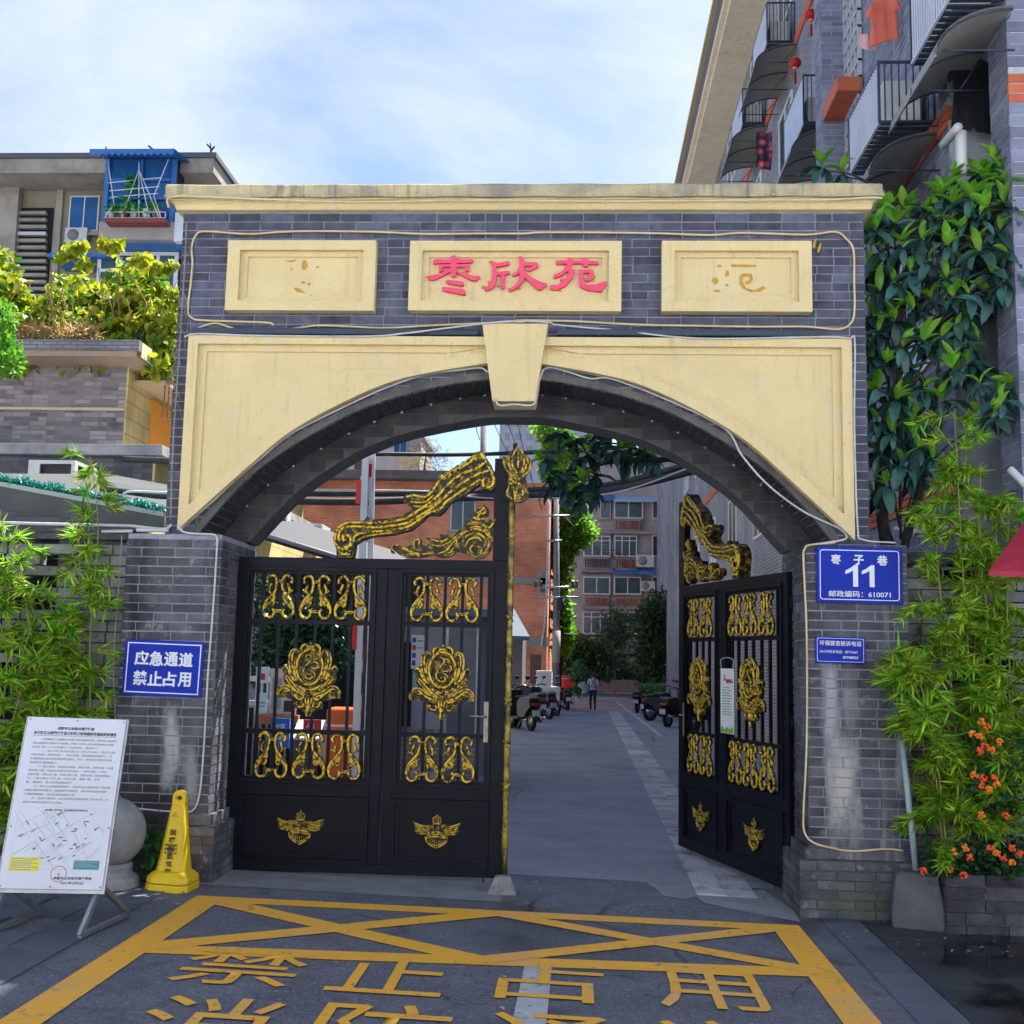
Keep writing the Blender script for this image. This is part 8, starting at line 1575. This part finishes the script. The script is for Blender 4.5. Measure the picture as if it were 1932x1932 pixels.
E_ = [('pel', 'bel'), ('bel', 'che'), ('che', 'nek'), ('nek', 'hed'), ('hed', 'top'), ('che', 'ls'), ('ls', 'le'), ('le', 'lw'), ('che', 'rs'), ('rs', 're'), ('re', 'rw'), ('pel', 'lh'), ('lh', 'lk'), ('lk', 'la'), ('la', 'lt'), ('pel', 'rh'), ('rh', 'rk'), ('rk', 'ra'), ('ra', 'rt')]
ks = list(J); me = bpy.data.meshes.new('body'); me.from_pydata([J[k][:3] for k in ks], [(ks.index(a), ks.index(b)) for a, b in E_], []); o = bpy.data.objects.new('body', me); COL.objects.link(o)
sk = o.modifiers.new('skin', 'SKIN'); ss = o.modifiers.new('sub', 'SUBSURF'); ss.levels = 2; ss.render_levels = 2
for i, k in enumerate(ks): v = me.skin_vertices[0].data[i]; v.radius = J[k][3:5]; v.use_root = (k == 'pel')
dg = bpy.context.evaluated_depsgraph_get(); dg.update(); bme = bpy.data.meshes.new_from_object(o.evaluated_get(dg)); bpy.data.objects.remove(o)
for m_ in (mat('skin', (.50, .30, .21), rough=.55), mat('white top', (.62, .64, .70), (.52, .56, .66), rough=.8, scale=9), mat('black trousers', (.012, .013, .018), rough=.8), mat('white shoe', (.5, .5, .5), rough=.6)): bme.materials.append(m_)
for p in bme.polygons:
    c = p.center; arm = abs(c.x) > .165
    p.material_index = 3 if c.z < .10 else 0 if (c.z < .16 and not arm) else 2 if (c.z < .93 and not arm) else 0 if (c.z > 1.39 or (arm and c.z < 1.16)) else 1; p.use_smooth = True
b_ = link('body', bme, pe); b_.scale = (PS, PS, PS)
hr = MB(); hr.sphere((0, -.005, 1.50), .098, 14, 10, (.92, 1.0, 1.05)); hr.sphere((0, -.105, 1.50), .045, 10, 8); hr.build('hair', mat('dark hair', (.012, .01, .010), rough=.5), pe)
ap = MB()
for s in (-1, 1): ap.tube([(s*.09, -.05, 1.40), (s*.075, -.105, 1.33), (0, -.115, 1.20), (-s*.09, -.105, 1.06)], .014, 6)
ap.tube([(-.13, -.06, 1.02), (0, -.105, 1.03), (.13, -.06, 1.02)], .012, 6); ap.tube([(0, -.11, 1.03), (.02, -.12, .85), (.015, -.12, .72)], .012, 6); ap.xz([[(-.17, .78), (-.10, .76), (-.09, 1.04), (-.135, 1.06)]], .0, .10); ap.xz([[(.17, .78), (.11, .78), (.10, 1.04), (.135, 1.06)]], .0, .10); ap.build('apron', mat('blue apron', (.03, .04, .30), (.05, .07, .38), rough=.8), pe)
hm = MB()
for s, w in ((-1, J['lw']), (1, J['rw'])):
    wv = Vector(w[:3]); hm.sphere(wv+Vector((0, .01, -.045)), .03, 8, 6, (.6, .9, 1.3))
    for f in range(4): a = wv+Vector((0, -.012+f*.013, -.075)); hm.tube([a, a+Vector((0, .006, -.035)), a+Vector((-s*.006, .014, -.06+.006*abs(f-1.5)))], .0075, 5)
    a = wv+Vector((-s*.012, .03, -.045)); hm.tube([a, a+Vector((-s*.008, .025, -.03))], .008, 5)
hm.build('hand', mat('skin', (.5, .3, .21)), pe)
cb_ = empty('carried_bag', (pe.location.x-.34, pe.location.y+.15, pe.location.z+.78), label='pale translucent bag carried by the walking person', cat='bag'); mb = MB(); mb.sphere((0, 0, .2), .2, 14, 10, (.95, .7, 1.25)); mb.v = [(x+.10*math.sin(z*14), y, z) for x, y, z in mb.v]; mb.build('film', mat('pale film', (.50, .56, .58), rough=.3, trans=.5), cb_)
# fallen leaves and grit along the edges
lt_ = empty('leaf_litter', (0, -1, 0)); tag(lt_, kind='stuff'); n = 150; P = np.zeros((n, 3)); rn = random.Random(77)
for i in range(n):
    e_ = rn.random()
    x, y = (rn.uniform(-2.9, -2.0), rn.uniform(-1.2, -.3)) if e_ < .35 else (rn.uniform(2.2, 3.2), rn.uniform(-1.1, -.3)) if e_ < .7 else (rn.uniform(-2, 2), rn.uniform(-3.2, 1.5))
    P[i] = (x, y, gz(x, y)+.016)
D = NR.normal(0, 1, (n, 3)); D[:, 2] *= .12; S_, D, N_ = frames(D); ls = NR.uniform(.012, .045, n); o = link('fallen_leaves', scatter('fallen_leaves', T_OVAL, P-np.array(lt_.location), S_, D, N_, ls, ls*.5), lt_, mat('dry fallen leaf', (.30, .20, .08), (.45, .36, .2), rough=.9, island=.5)); o['kind'] = 'stuff'
bpy.context.view_layer.update()
